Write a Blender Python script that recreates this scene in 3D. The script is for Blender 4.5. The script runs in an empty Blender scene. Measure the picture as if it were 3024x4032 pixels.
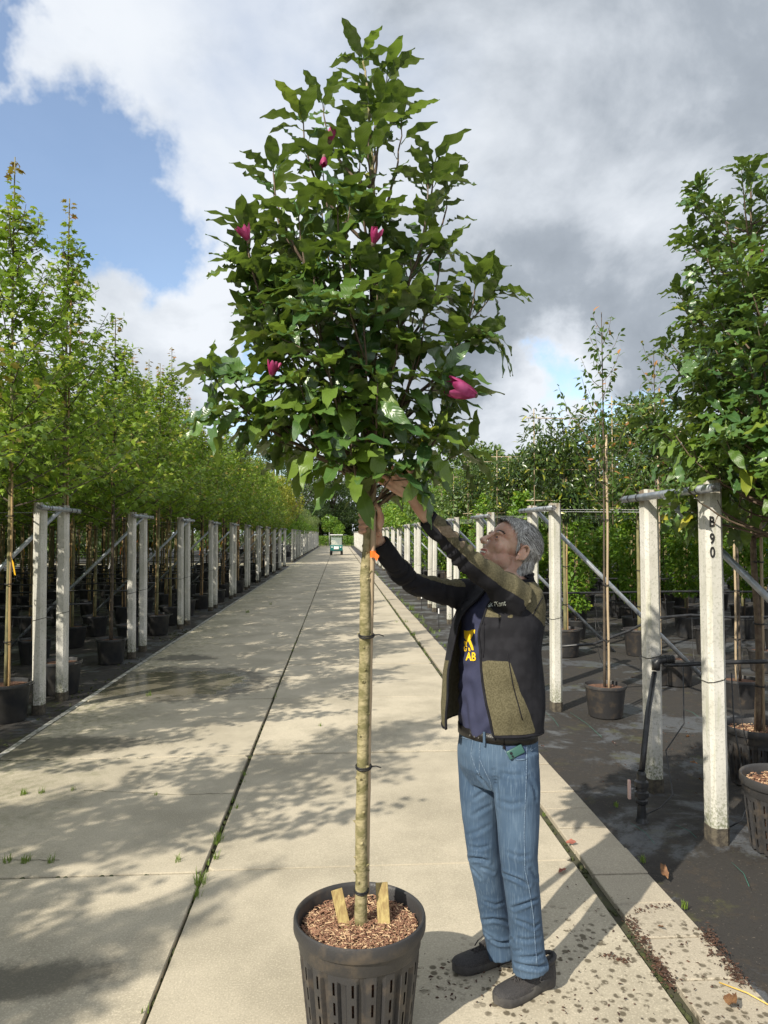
import bpy, bmesh, math, random
import numpy as np
from mathutils import Vector, Matrix, noise

random.seed(7)
rng = np.random.default_rng(11)
PI = math.pi
scene = bpy.context.scene
C = scene.collection

# ------------------------------------------------------------------ camera
CAM_H, FPX = 1.79, 2830.0
YAW, PITCH = math.radians(3.58), math.radians(1.76)
cam_data = bpy.data.cameras.new('camera')
cam = bpy.data.objects.new('camera', cam_data)
C.objects.link(cam)
scene.camera = cam
cam_data.sensor_fit = 'VERTICAL'
cam_data.sensor_height = 36.0
cam_data.lens = 36.0 * FPX / 4032.0
cam_data.clip_start = 0.05
cam_data.clip_end = 3000
cam.location = (0, 0, CAM_H)
cam.rotation_euler = (math.radians(90) + PITCH, 0, -YAW)

# ------------------------------------------------------------------ sky and sun
SUN_EL = math.radians(38.0)
SH = Vector((0.695, 0.719))            # horizontal direction in which shadows fall
sun_dir = Vector((-SH.x * math.cos(SUN_EL), -SH.y * math.cos(SUN_EL), math.sin(SUN_EL)))
world = bpy.data.worlds.new('World')
scene.world = world
world.use_nodes = True
wn = world.node_tree
wn.nodes.clear()

def N(tree, typ, **kw):
    n = tree.nodes.new(typ)
    for k, v in kw.items():
        if k == 'ins':
            for kk, vv in v.items():
                n.inputs[kk].default_value = vv
        else:
            setattr(n, k, v)
    return n

def L(tree, a, b):
    tree.links.new(a, b)

def mth(tree, op, a, b=None, clamp=False):
    n = tree.nodes.new('ShaderNodeMath')
    n.operation = op
    n.use_clamp = clamp
    for i, v in enumerate((a, b)):
        if v is None:
            continue
        if isinstance(v, (int, float)):
            n.inputs[i].default_value = v
        else:
            tree.links.new(v, n.inputs[i])
    return n.outputs[0]

def smooth(tree, v, lo, hi):
    n = tree.nodes.new('ShaderNodeMapRange')
    n.interpolation_type = 'SMOOTHSTEP'
    n.inputs['From Min'].default_value = lo
    n.inputs['From Max'].default_value = hi
    tree.links.new(v, n.inputs['Value'])
    return n.outputs['Result']

def mixc(tree, f, a, b, mode='MIX'):
    n = tree.nodes.new('ShaderNodeMix')
    n.data_type = 'RGBA'
    n.blend_type = mode
    if isinstance(f, (int, float)):
        n.inputs[0].default_value = f
    else:
        tree.links.new(f, n.inputs[0])
    for sock, v in ((n.inputs[6], a), (n.inputs[7], b)):
        if isinstance(v, (tuple, list)):
            sock.default_value = (v[0], v[1], v[2], 1)
        else:
            tree.links.new(v, sock)
    return n.outputs[2]

def build_sky():
    t = wn
    sky = N(t, 'ShaderNodeTexSky', sky_type='NISHITA', sun_disc=False, sun_elevation=SUN_EL,
            sun_rotation=math.atan2(sun_dir.x, sun_dir.y), air_density=1.0, dust_density=0.6, ozone_density=1.2)
    scl = N(t, 'ShaderNodeVectorMath', operation='SCALE')
    scl.inputs['Scale'].default_value = 0.15
    L(t, sky.outputs[0], scl.inputs[0])
    tc = N(t, 'ShaderNodeTexCoord')
    sep = N(t, 'ShaderNodeSeparateXYZ')
    L(t, tc.outputs['Generated'], sep.inputs[0])
    zz = mth(t, 'MAXIMUM', sep.outputs[2], 0.0)
    den = mth(t, 'ADD', zz, 0.62)
    u = mth(t, 'DIVIDE', sep.outputs[0], den)
    v = mth(t, 'DIVIDE', sep.outputs[1], den)
    cmb = N(t, 'ShaderNodeCombineXYZ')
    L(t, u, cmb.inputs[0]); L(t, v, cmb.inputs[1])
    n1 = N(t, 'ShaderNodeTexNoise', ins={'Scale': 1.7, 'Detail': 9.0, 'Roughness': 0.53, 'Distortion': 0.25})
    mp = N(t, 'ShaderNodeMapping'); mp.inputs['Location'].default_value = (3.1, 1.7, 0.4)
    L(t, cmb.outputs[0], mp.inputs[0]); L(t, mp.outputs[0], n1.inputs['Vector'])
    n2 = N(t, 'ShaderNodeTexNoise', ins={'Scale': 3.4, 'Detail': 7.0, 'Roughness': 0.58, 'Distortion': 0.25})
    mp2 = N(t, 'ShaderNodeMapping'); mp2.inputs['Location'].default_value = (-5.1, 2.3, 1.4)
    L(t, cmb.outputs[0], mp2.inputs[0]); L(t, mp2.outputs[0], n2.inputs['Vector'])
    nrm = N(t, 'ShaderNodeVectorMath', operation='NORMALIZE')
    L(t, tc.outputs['Generated'], nrm.inputs[0])
    # warp the direction a little so that the openings have torn outlines
    n3 = N(t, 'ShaderNodeTexNoise', ins={'Scale': 5.0, 'Detail': 6.0, 'Roughness': 0.6})
    L(t, nrm.outputs[0], n3.inputs['Vector'])
    sub = N(t, 'ShaderNodeVectorMath', operation='SUBTRACT'); sub.inputs[1].default_value = (0.5, 0.5, 0.5)
    L(t, n3.outputs['Color'], sub.inputs[0])
    sc3 = N(t, 'ShaderNodeVectorMath', operation='SCALE'); sc3.inputs['Scale'].default_value = 0.34
    L(t, sub.outputs[0], sc3.inputs[0])
    wrp = N(t, 'ShaderNodeVectorMath', operation='ADD')
    L(t, nrm.outputs[0], wrp.inputs[0]); L(t, sc3.outputs[0], wrp.inputs[1])
    def blob(d, r0, r1):
        dv = Vector(d).normalized()
        ds = N(t, 'ShaderNodeVectorMath', operation='DISTANCE')
        ds.inputs[1].default_value = dv
        L(t, wrp.outputs[0], ds.inputs[0])
        return mth(t, 'SUBTRACT', 1.0, smooth(t, ds.outputs['Value'], r0, r1))
    holes = None
    for d, r0, r1 in HOLES:
        b = blob(d, r0, r1)
        holes = b if holes is None else mth(t, 'MAXIMUM', holes, b)
    pos, neg = [], []
    for d, r0, r1, wgt in GREYS:
        b = mth(t, 'MULTIPLY', blob(d, r0, r1), wgt)
        (neg if wgt < 0 else pos).append(b)
    greys = pos[0]
    for q in pos[1:]: greys = mth(t, 'MAXIMUM', greys, q)
    for q in neg: greys = mth(t, 'ADD', greys, q)
    dens = mth(t, 'ADD', mth(t, 'ADD', n1.outputs['Fac'], 0.20), mth(t, 'MULTIPLY', holes, -0.36))
    alpha = mth(t, 'MAXIMUM', smooth(t, dens, 0.38, 0.66), 0.09)
    thick = mth(t, 'ADD', mth(t, 'MULTIPLY', greys, 0.52), mth(t, 'MULTIPLY', mth(t, 'SUBTRACT', n2.outputs['Fac'], 0.44), 2.1))
    ramp = N(t, 'ShaderNodeValToRGB')
    cr = ramp.color_ramp
    cr.elements[0].position = 0.0; cr.elements[0].color = (0.63, 0.66, 0.70, 1)
    cr.elements[1].position = 1.0; cr.elements[1].color = (0.205, 0.235, 0.275, 1)
    e = cr.elements.new(0.3); e.color = (0.49, 0.525, 0.57, 1)
    e = cr.elements.new(0.6); e.color = (0.30, 0.335, 0.38, 1)
    L(t, thick, ramp.inputs[0])
    col = mixc(t, alpha, scl.outputs[0], ramp.outputs[0])
    bg = N(t, 'ShaderNodeBackground'); bg.inputs['Strength'].default_value = SKY_GAIN
    L(t, col, bg.inputs['Color'])
    out = N(t, 'ShaderNodeOutputWorld')
    L(t, bg.outputs[0], out.inputs['Surface'])

def ray(px, py):
    """direction of a pixel of the 3024x4032 photograph"""
    d = Vector(((px - 1512) / FPX, -(py - 2016) / FPX, -1.0))
    return (cam.rotation_euler.to_matrix() @ d)

def at(px, py, Y):
    """point at distance Y along the road that stands at a pixel of the full size photograph"""
    d = ray(px, py)
    k = Y / d.y
    return Vector((0, 0, CAM_H)) + d * k

SKY_GAIN = 1.0
HOLES = [(ray(330, 830), 0.03, 0.13), (ray(100, 700), 0.02, 0.11), (ray(500, 960), 0.01, 0.10), (ray(1000, 1480), 0.0, 0.08), (ray(1350, 900), 0.0, 0.04),
         (ray(2150, 1600), 0.0, 0.07), (ray(2620, 1580), 0.01, 0.08), (ray(2400, 1640), 0.0, 0.06), (ray(0, 200), 0.0, 0.08), (ray(1050, 1800), 0.0, 0.12)]
GREYS = [(ray(2300, 700), 0.10, 0.55, 0.66), (ray(1900, 350), 0.1, 0.4, 0.75), (ray(2400, 1250), 0.02, 0.28, 1.15), (ray(1950, 1350), 0.02, 0.22, 1.05), (ray(700, 1150), 0.02, 0.22, -0.45), (ray(750, 450), 0.02, 0.22, -0.12), (ray(2150, 1560), 0.0, 0.12, -0.9), (ray(2900, 900), 0.1, 0.3, 0.9)]
build_sky()

sun_data = bpy.data.lights.new('sun', 'SUN')
sun_data.energy = 4.6
sun_data.angle = math.radians(0.53)
sun_data.color = (1.0, 0.93, 0.80)
sun = bpy.data.objects.new('sun', sun_data)
C.objects.link(sun)
sun.rotation_euler = (-sun_dir).to_track_quat('-Z', 'Y').to_euler()
sun.location = (0, 0, 30)

vs = scene.view_settings
vs.view_transform = 'Standard'
vs.look = 'None'
vs.gamma = 1
vs.use_curve_mapping = False
vs.exposure = 0.50
scene.render.engine = 'CYCLES'
scene.cycles.max_bounces = 7
scene.cycles.diffuse_bounces = 3
scene.cycles.glossy_bounces = 3
scene.cycles.transmission_bounces = 4
scene.cycles.transparent_max_bounces = 6
scene.cycles.use_denoising = True
scene.cycles.denoiser = 'OPENIMAGEDENOISE'
scene.cycles.sample_clamp_indirect = 4

# ------------------------------------------------------------------ helpers
def tag(o, label=None, cat=None, group=None, kind=None):
    if label: o['label'] = label
    if cat: o['category'] = cat
    if group: o['group'] = group
    if kind: o['kind'] = kind
    return o

def empty(name, loc=(0, 0, 0), rz=0.0, parent=None):
    o = bpy.data.objects.new(name, None)
    o.empty_display_size = 0.1
    C.objects.link(o)
    o.location = loc
    o.rotation_euler = (0, 0, rz)
    if parent: o.parent = parent
    return o

def copy_tree(o, parent=None):
    c = o.copy()
    C.objects.link(c)
    c.parent = parent
    for ch in KIDS.get(o.name, []):
        copy_tree(ch, c)
    return c

KIDS = {}
def link(name, me, parent=None, smooth=False, loc=None):
    o = bpy.data.objects.new(name, me)
    C.objects.link(o)
    if parent:
        o.parent = parent
        KIDS.setdefault(parent.name, []).append(o)
    if loc is not None: o.location = loc
    return o

class MB:
    def __init__(self):
        self.v = []; self.f = []; self.m = []
    def add(self, vs, fs, mi=0):
        b = len(self.v)
        self.v.extend([tuple(p) for p in vs])
        for f in fs:
            self.f.append(tuple(i + b for i in f)); self.m.append(mi)
    def box(self, c, s, rz=0.0, mi=0, M=None):
        hx, hy, hz = s[0] / 2, s[1] / 2, s[2] / 2
        P = [Vector((x, y, z)) for z in (-hz, hz) for x, y in ((-hx, -hy), (hx, -hy), (hx, hy), (-hx, hy))]
        R = M if M is not None else Matrix.Rotation(rz, 3, 'Z')
        P = [R @ p + Vector(c) for p in P]
        self.add(P, [(3, 2, 1, 0), (4, 5, 6, 7), (0, 1, 5, 4), (1, 2, 6, 5), (2, 3, 7, 6), (3, 0, 4, 7)], mi)
    def prism(self, poly, z0, z1, mi=0, top=None, bottom=True):
        n = len(poly)
        tp = top or poly
        P = [(x, y, z0) for x, y in poly] + [(x, y, z1) for x, y in tp]
        F = [(i, (i + 1) % n, n + (i + 1) % n, n + i) for i in range(n)] + [tuple(range(n, 2 * n))]
        if bottom: F.append(tuple(range(n - 1, -1, -1)))
        self.add(P, F, mi)
    def tube(self, pts, rad, n=8, mi=0, caps=True, aspect=1.0):
        pts = [Vector(p) for p in pts]
        if not hasattr(rad, '__len__'): rad = [rad] * len(pts)
        ref = None
        P = []
        for i, p in enumerate(pts):
            a = pts[max(i - 1, 0)]; b = pts[min(i + 1, len(pts) - 1)]
            d = (b - a)
            d = d.normalized() if d.length > 1e-9 else Vector((0, 0, 1))
            if ref is None:
                ref = Vector((0, 0, 1)) if abs(d.z) < 0.9 else Vector((1, 0, 0))
            x = (ref - d * ref.dot(d)).normalized()
            ref = x
            y = d.cross(x)
            for k in range(n):
                a2 = 2 * PI * k / n
                P.append(p + (x * math.cos(a2) + y * math.sin(a2) * aspect) * rad[i])
        F = []
        for i in range(len(pts) - 1):
            for k in range(n):
                k2 = (k + 1) % n
                F.append((i * n + k, i * n + k2, (i + 1) * n + k2, (i + 1) * n + k))
        if caps:
            F.append(tuple(range(n - 1, -1, -1)))
            F.append(tuple(range((len(pts) - 1) * n, len(pts) * n)))
        self.add(P, F, mi)
    def lathe(self, prof, n=32, c=(0, 0, 0), mi=0, close=False, mod=None):
        P = []
        for r, z in prof:
            for k in range(n):
                a = 2 * PI * k / n
                rr = r if mod is None else r * mod(a, z)
                P.append((c[0] + rr * math.cos(a), c[1] + rr * math.sin(a), c[2] + z))
        F = []
        m = len(prof)
        for i in range(m - 1):
            for k in range(n):
                k2 = (k + 1) % n
                F.append((i * n + k, i * n + k2, (i + 1) * n + k2, (i + 1) * n + k))
        if close:
            F.append(tuple(range(n - 1, -1, -1)))
            F.append(tuple(range((m - 1) * n, m * n)))
        self.add(P, F, mi)
    def ellipsoid(self, c, r, R=None, n=14, m=9, mi=0):
        P = []; F = []
        c = Vector(c)
        for i in range(m + 1):
            th = PI * i / m
            for k in range(n):
                a = 2 * PI * k / n
                p = Vector((r[0] * math.sin(th) * math.cos(a), r[1] * math.sin(th) * math.sin(a), r[2] * math.cos(th)))
                if R is not None: p = R @ p
                P.append(c + p)
        for i in range(m):
            for k in range(n):
                k2 = (k + 1) % n
                F.append((i * n + k, (i + 1) * n + k, (i + 1) * n + k2, i * n + k2))
        self.add(P, F, mi)
    def mesh(self, name, mats, smooth=False):
        me = bpy.data.meshes.new(name)
        me.from_pydata([tuple(p) for p in self.v], [], self.f)
        for mm in (mats if isinstance(mats, (list, tuple)) else [mats]):
            me.materials.append(mm)
        me.polygons.foreach_set('material_index', self.m)
        if smooth:
            me.polygons.foreach_set('use_smooth', [True] * len(me.polygons))
        me.validate()
        me.update()
        return me
    def build(self, name, mats, parent=None, smooth=False, loc=None):
        return link(name, self.mesh(name, mats, smooth), parent, loc=loc)

def smooth_angle(o, deg=35):
    me = o.data
    me.polygons.foreach_set('use_smooth', [True] * len(me.polygons))
    try:
        me.set_sharp_from_angle(angle=math.radians(deg))
    except Exception:
        pass

def bevel(o, w=0.004, seg=2):
    bm = bmesh.new(); bm.from_mesh(o.data)
    bmesh.ops.bevel(bm, geom=[e for e in bm.edges if len(e.link_faces) == 2 and e.calc_face_angle(0) > 0.5], offset=w, segments=seg, affect='EDGES', profile=0.5)
    bm.to_mesh(o.data); bm.free()
    smooth_angle(o, 40)

# ---------------------------------------------------------------- materials
def new_mat(name):
    m = bpy.data.materials.new(name)
    m.use_nodes = True
    t = m.node_tree
    for n in list(t.nodes):
        t.nodes.remove(n)
    out = t.nodes.new('ShaderNodeOutputMaterial')
    b = t.nodes.new('ShaderNodeBsdfPrincipled')
    t.links.new(b.outputs[0], out.inputs[0])
    return m, t, b, out

def mat_basic(name, col, rough=0.6, col2=None, scale=20.0, bump=0.0, bscale=None, metallic=0.0, spec=0.5, detail=5.0, coords='Object', stretch=None, lo=0.35, hi=0.65):
    m, t, b, out = new_mat(name)
    b.inputs['Roughness'].default_value = rough
    b.inputs['Metallic'].default_value = metallic
    b.inputs['Specular IOR Level'].default_value = spec
    tc = N(t, 'ShaderNodeTexCoord')
    mp = N(t, 'ShaderNodeMapping')
    if stretch: mp.inputs['Scale'].default_value = stretch
    L(t, tc.outputs[coords], mp.inputs[0])
    if col2 is not None:
        n = N(t, 'ShaderNodeTexNoise', ins={'Scale': scale, 'Detail': detail, 'Roughness': 0.6})
        L(t, mp.outputs[0], n.inputs['Vector'])
        f = smooth(t, n.outputs['Fac'], lo, hi)
        L(t, mixc(t, f, col, col2), b.inputs['Base Color'])
    else:
        b.inputs['Base Color'].default_value = (*col, 1)
    if bump:
        nb = N(t, 'ShaderNodeTexNoise', ins={'Scale': bscale or scale * 3, 'Detail': 4.0})
        L(t, mp.outputs[0], nb.inputs['Vector'])
        bp = N(t, 'ShaderNodeBump', ins={'Strength': bump, 'Distance': 0.01})
        L(t, nb.outputs['Fac'], bp.inputs['Height'])
        L(t, bp.outputs[0], b.inputs['Normal'])
    return m

def mat_leaf(name, dark, light, yellow=(0.30, 0.26, 0.02), rough=0.42, trans=0.3, yel_amt=0.04, under=None, veins=False, spec=0.5):
    """foliage: per-leaf tint from the mesh attribute 'tint' plus the object's random number"""
    m, t, b, out = new_mat(name)
    b.inputs['Roughness'].default_value = rough
    b.inputs['Specular IOR Level'].default_value = spec
    at_ = N(t, 'ShaderNodeAttribute'); at_.attribute_name = 'tint'
    oi = N(t, 'ShaderNodeObjectInfo')
    s = mth(t, 'ADD', at_.outputs['Fac'], oi.outputs['Random'])
    fr = mth(t, 'FRACT', s)
    r = N(t, 'ShaderNodeValToRGB')
    cr = r.color_ramp
    cr.elements[0].position = 0; cr.elements[0].color = (*dark, 1)
    cr.elements[1].position = 1; cr.elements[1].color = (*yellow, 1)
    e = cr.elements.new(0.97 - yel_amt); e.color = (*light, 1)
    e = cr.elements.new(1.0 - yel_amt * 0.5); e.color = (*yellow, 1)
    L(t, fr, r.inputs[0])
    base = r.outputs[0]
    if veins:
        uv = N(t, 'ShaderNodeUVMap')
        sp = N(t, 'ShaderNodeSeparateXYZ'); L(t, uv.outputs[0], sp.inputs[0])
        av = mth(t, 'ABSOLUTE', mth(t, 'SUBTRACT', sp.outputs[1], 0.5))
        mid = mth(t, 'SUBTRACT', 1.0, smooth(t, av, 0.012, 0.035))
        w = mth(t, 'SINE', mth(t, 'MULTIPLY', mth(t, 'SUBTRACT', sp.outputs[0], mth(t, 'MULTIPLY', av, 0.55)), 62.0))
        side = mth(t, 'MULTIPLY', smooth(t, w, 0.88, 1.0), 0.20)
        vein = mth(t, 'MAXIMUM', mid, side)
        base = mixc(t, mth(t, 'MULTIPLY', vein, 0.40), base, (0.17, 0.24, 0.07))
        bp = N(t, 'ShaderNodeBump', ins={'Strength': 0.13, 'Distance': 0.002})
        L(t, w, bp.inputs['Height']); L(t, bp.outputs[0], b.inputs['Normal'])
    if under is not None:
        ge = N(t, 'ShaderNodeNewGeometry')
        base = mixc(t, mth(t, 'MULTIPLY', ge.outputs['Backfacing'], 0.75), base, under)
    L(t, base, b.inputs['Base Color'])
    tr = N(t, 'ShaderNodeBsdfTranslucent')
    hs = mixc(t, 0.5, base, (0.26, 0.40, 0.02), 'MIX')
    L(t, hs, tr.inputs['Color'])
    mx = N(t, 'ShaderNodeMixShader'); mx.inputs[0].default_value = trans
    L(t, b.outputs[0], mx.inputs[1]); L(t, tr.outputs[0], mx.inputs[2])
    L(t, mx.outputs[0], out.inputs[0])
    return m

M = {}
M['post'] = None
def concrete(name, base, dark, wet=False, tint_scale=1.2):
    m, t, b, out = new_mat(name)
    geo = N(t, 'ShaderNodeNewGeometry')
    P = geo.outputs['Position']
    big = N(t, 'ShaderNodeTexNoise', ins={'Scale': tint_scale, 'Detail': 6.0, 'Roughness': 0.62}); L(t, P, big.inputs['Vector'])
    fine = N(t, 'ShaderNodeTexNoise', ins={'Scale': 120.0, 'Detail': 3.0, 'Roughness': 0.7}); L(t, P, fine.inputs['Vector'])
    med = N(t, 'ShaderNodeTexNoise', ins={'Scale': 14.0, 'Detail': 6.0, 'Roughness': 0.7}); L(t, P, med.inputs['Vector'])
    c = mixc(t, smooth(t, big.outputs['Fac'], 0.35, 0.68), base, dark)
    c = mixc(t, mth(t, 'MULTIPLY', smooth(t, med.outputs['Fac'], 0.5, 0.75), 0.35), c, tuple(x * 0.62 for x in base))
    c = mixc(t, mth(t, 'MULTIPLY', smooth(t, fine.outputs['Fac'], 0.52, 0.66), 0.45), c, tuple(min(x * 1.5, 0.8) for x in base))
    c = mixc(t, mth(t, 'MULTIPLY', mth(t, 'SUBTRACT', 1.0, smooth(t, fine.outputs['Fac'], 0.32, 0.46)), 0.45), c, tuple(x * 0.45 for x in base))
    oi = N(t, 'ShaderNodeObjectInfo')
    c = mixc(t, mth(t, 'MULTIPLY', oi.outputs['Random'], 0.28), c, tuple(x * 0.68 for x in base))
    rough = 0.9
    if wet:
        wn_ = N(t, 'ShaderNodeTexNoise', ins={'Scale': 2.6, 'Detail': 8.0, 'Roughness': 0.72}); L(t, P, wn_.inputs['Vector'])
        wj = mth(t, 'MULTIPLY', mth(t, 'SUBTRACT', wn_.outputs['Fac'], 0.5), 2.6)
        sp = N(t, 'ShaderNodeSeparateXYZ'); L(t, P, sp.inputs[0])
        def ell(cx, cy, rx, ry, jit=1.0):
            ax = mth(t, 'DIVIDE', mth(t, 'SUBTRACT', sp.outputs[0], cx), rx)
            ay = mth(t, 'DIVIDE', mth(t, 'SUBTRACT', sp.outputs[1], cy), ry)
            d = mth(t, 'SQRT', mth(t, 'ADD', mth(t, 'MULTIPLY', ax, ax), mth(t, 'MULTIPLY', ay, ay)))
            return mth(t, 'ADD', d, mth(t, 'MULTIPLY', wj, jit))
        # moss and green film along the left side and the joints
        moss = mth(t, 'MULTIPLY', mth(t, 'SUBTRACT', 1.0, smooth(t, mth(t, 'ADD', sp.outputs[0], wj), -2.9, -1.5)), 0.62)
        moss = mth(t, 'MULTIPLY', moss, smooth(t, med.outputs['Fac'], 0.38, 0.62))
        c = mixc(t, moss, c, (0.085, 0.10, 0.030))
        # damp stains
        st = None
        for a in ((-2.0, 8.85, 1.30, 1.05, 0.55), (-2.35, 6.28, 0.75, 0.42, 0.9), (-1.35, 3.02, 0.50, 0.16, 0.9), (-2.2, 10.6, 0.5, 0.3, 1.0)):
            q = mth(t, 'SUBTRACT', 1.0, smooth(t, ell(*a), 0.80 if a[1] > 8 and a[1] < 9 else 0.55, 1.08))
            st = q if st is None else mth(t, 'MAXIMUM', st, q)
        c = mixc(t, mth(t, 'MULTIPLY', st, 0.72), c, (0.045, 0.043, 0.034))
        w1 = mth(t, 'SUBTRACT', 1.0, smooth(t, ell(-2.05, 8.85, 1.15, 0.92, 0.55), 0.72, 0.95))
        w2 = mth(t, 'SUBTRACT', 1.0, smooth(t, ell(-2.45, 6.25, 0.6, 0.3, 0.9), 0.75, 0.95))
        wm = mth(t, 'MAXIMUM', w1, mth(t, 'MULTIPLY', w2, 0.5))
        rr = N(t, 'ShaderNodeMapRange'); rr.inputs['To Min'].default_value = 0.88; rr.inputs['To Max'].default_value = 0.17
        L(t, wm, rr.inputs['Value'])
        L(t, rr.outputs[0], b.inputs['Roughness'])
        # clods and tread marks by the kerb at the lower right
        vo = N(t, 'ShaderNodeTexVoronoi', feature='F1', ins={'Scale': 26.0, 'Randomness': 0.75})
        L(t, P, vo.inputs['Vector'])
        tread = mth(t, 'SUBTRACT', 1.0, smooth(t, vo.outputs['Distance'], 0.28, 0.46))
        zone = mth(t, 'SUBTRACT', 1.0, smooth(t, ell(1.15, 2.72, 0.70, 0.72, 0.8), 0.6, 1.15))
        zone2 = mth(t, 'SUBTRACT', 1.0, smooth(t, ell(0.55, 2.95, 0.40, 0.14, 1.3), 0.4, 1.1))
        zone = mth(t, 'MAXIMUM', zone, zone2)
        patch = smooth(t, med.outputs['Fac'], 0.42, 0.50)
        c = mixc(t, mth(t, 'MULTIPLY', mth(t, 'MULTIPLY', tread, zone), mth(t, 'MULTIPLY', patch, 0.95)), c, (0.095, 0.078, 0.050))
        c2n = N(t, 'ShaderNodeTexNoise', ins={'Scale': 38.0, 'Detail': 4.0}); L(t, P, c2n.inputs['Vector'])
        c = mixc(t, mth(t, 'MULTIPLY', mth(t, 'MULTIPLY', smooth(t, c2n.outputs['Fac'], 0.66, 0.71), zone), 0.9), c, (0.035, 0.026, 0.018))
    else:
        b.inputs['Roughness'].default_value = rough
    L(t, c, b.inputs['Base Color'])
    bp = N(t, 'ShaderNodeBump', ins={'Strength': 0.35, 'Distance': 0.004})
    L(t, mth(t, 'ADD', fine.outputs['Fac'], mth(t, 'MULTIPLY', med.outputs['Fac'], 0.6)), bp.inputs['Height'])
    if wet:
        inv = mth(t, 'SUBTRACT', 0.40, mth(t, 'MULTIPLY', wm, 0.30))
        L(t, inv, bp.inputs['Strength'])
    L(t, bp.outputs[0], b.inputs['Normal'])
    return m
M['slab'] = concrete('road_concrete', (0.475, 0.42, 0.32), (0.31, 0.275, 0.205), wet=True)
M['tile'] = concrete('kerb_concrete', (0.41, 0.36, 0.275), (0.32, 0.28, 0.215), wet=True)

def mat_post():
    m, t, b, out = new_mat('post_concrete')
    tc = N(t, 'ShaderNodeTexCoord'); oi = N(t, 'ShaderNodeObjectInfo')
    add = N(t, 'ShaderNodeVectorMath', operation='ADD'); L(t, tc.outputs['Object'], add.inputs[0])
    sc = N(t, 'ShaderNodeVectorMath', operation='SCALE'); sc.inputs['Scale'].default_value = 17.0
    cmb = N(t, 'ShaderNodeCombineXYZ'); L(t, oi.outputs['Random'], cmb.inputs[0]); L(t, oi.outputs['Random'], cmb.inputs[2])
    L(t, cmb.outputs[0], sc.inputs[0]); L(t, sc.outputs[0], add.inputs[1])
    n1 = N(t, 'ShaderNodeTexNoise', ins={'Scale': 60.0, 'Detail': 4.0, 'Roughness': 0.7}); L(t, add.outputs[0], n1.inputs['Vector'])
    n2 = N(t, 'ShaderNodeTexNoise', ins={'Scale': 3.0, 'Detail': 5.0}); L(t, add.outputs[0], n2.inputs['Vector'])
    mp = N(t, 'ShaderNodeMapping'); mp.inputs['Scale'].default_value = (30, 30, 2.5); L(t, add.outputs[0], mp.inputs[0])
    n3 = N(t, 'ShaderNodeTexNoise', ins={'Scale': 1.0, 'Detail': 4.0}); L(t, mp.outputs[0], n3.inputs['Vector'])
    c = mixc(t, smooth(t, n2.outputs['Fac'], 0.35, 0.65), (0.62, 0.60, 0.555), (0.50, 0.485, 0.43))
    c = mixc(t, mth(t, 'MULTIPLY', smooth(t, n1.outputs['Fac'], 0.52, 0.62), 0.5), c, (0.26, 0.26, 0.21))
    c = mixc(t, mth(t, 'MULTIPLY', smooth(t, n3.outputs['Fac'], 0.55, 0.7), 0.4), c, (0.32, 0.33, 0.20))
    sp = N(t, 'ShaderNodeSeparateXYZ'); L(t, tc.outputs['Object'], sp.inputs[0])
    top = smooth(t, sp.outputs[2], 1.95, 2.10)
    c = mixc(t, mth(t, 'MULTIPLY', top, smooth(t, n3.outputs['Fac'], 0.38, 0.6)), c, (0.20, 0.15, 0.10))
    low = mth(t, 'SUBTRACT', 1.0, smooth(t, sp.outputs[2], 0.06, 0.35))
    c = mixc(t, mth(t, 'MULTIPLY', low, smooth(t, n1.outputs['Fac'], 0.42, 0.6)), c, (0.16, 0.17, 0.10))
    c = mixc(t, mth(t, 'MULTIPLY', oi.outputs['Random'], 0.22), c, (0.34, 0.34, 0.27))
    L(t, c, b.inputs['Base Color']); b.inputs['Roughness'].default_value = 0.92
    bp = N(t, 'ShaderNodeBump', ins={'Strength': 0.5, 'Distance': 0.004}); L(t, n1.outputs['Fac'], bp.inputs['Height']); L(t, bp.outputs[0], b.inputs['Normal'])
    return m
M['post'] = mat_post()
M['galv'] = mat_basic('galvanised_steel', (0.42, 0.44, 0.46), 0.42, (0.26, 0.29, 0.32), scale=18, metallic=0.65, bump=0.1)
M['bolt'] = mat_basic('dull_zinc', (0.30, 0.30, 0.31), 0.5, (0.12, 0.11, 0.10), scale=60, metallic=0.7)
M['black_strap'] = mat_basic('black_rubber', (0.012, 0.012, 0.013), 0.5)
M['collar'] = mat_basic('mossy_bitumen_collar', (0.045, 0.038, 0.030), 0.9, (0.10, 0.085, 0.060), scale=30, bump=0.6)
M['hose'] = mat_basic('black_hose', (0.012, 0.013, 0.015), 0.38, (0.03, 0.03, 0.032), scale=25)
M['wire'] = mat_basic('steel_wire', (0.30, 0.31, 0.31), 0.4, metallic=0.8)
M['green_thread'] = mat_basic('green_thread', (0.03, 0.16, 0.12), 0.8)
M['twine'] = mat_basic('dark_twine', (0.03, 0.028, 0.022), 0.8)

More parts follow.
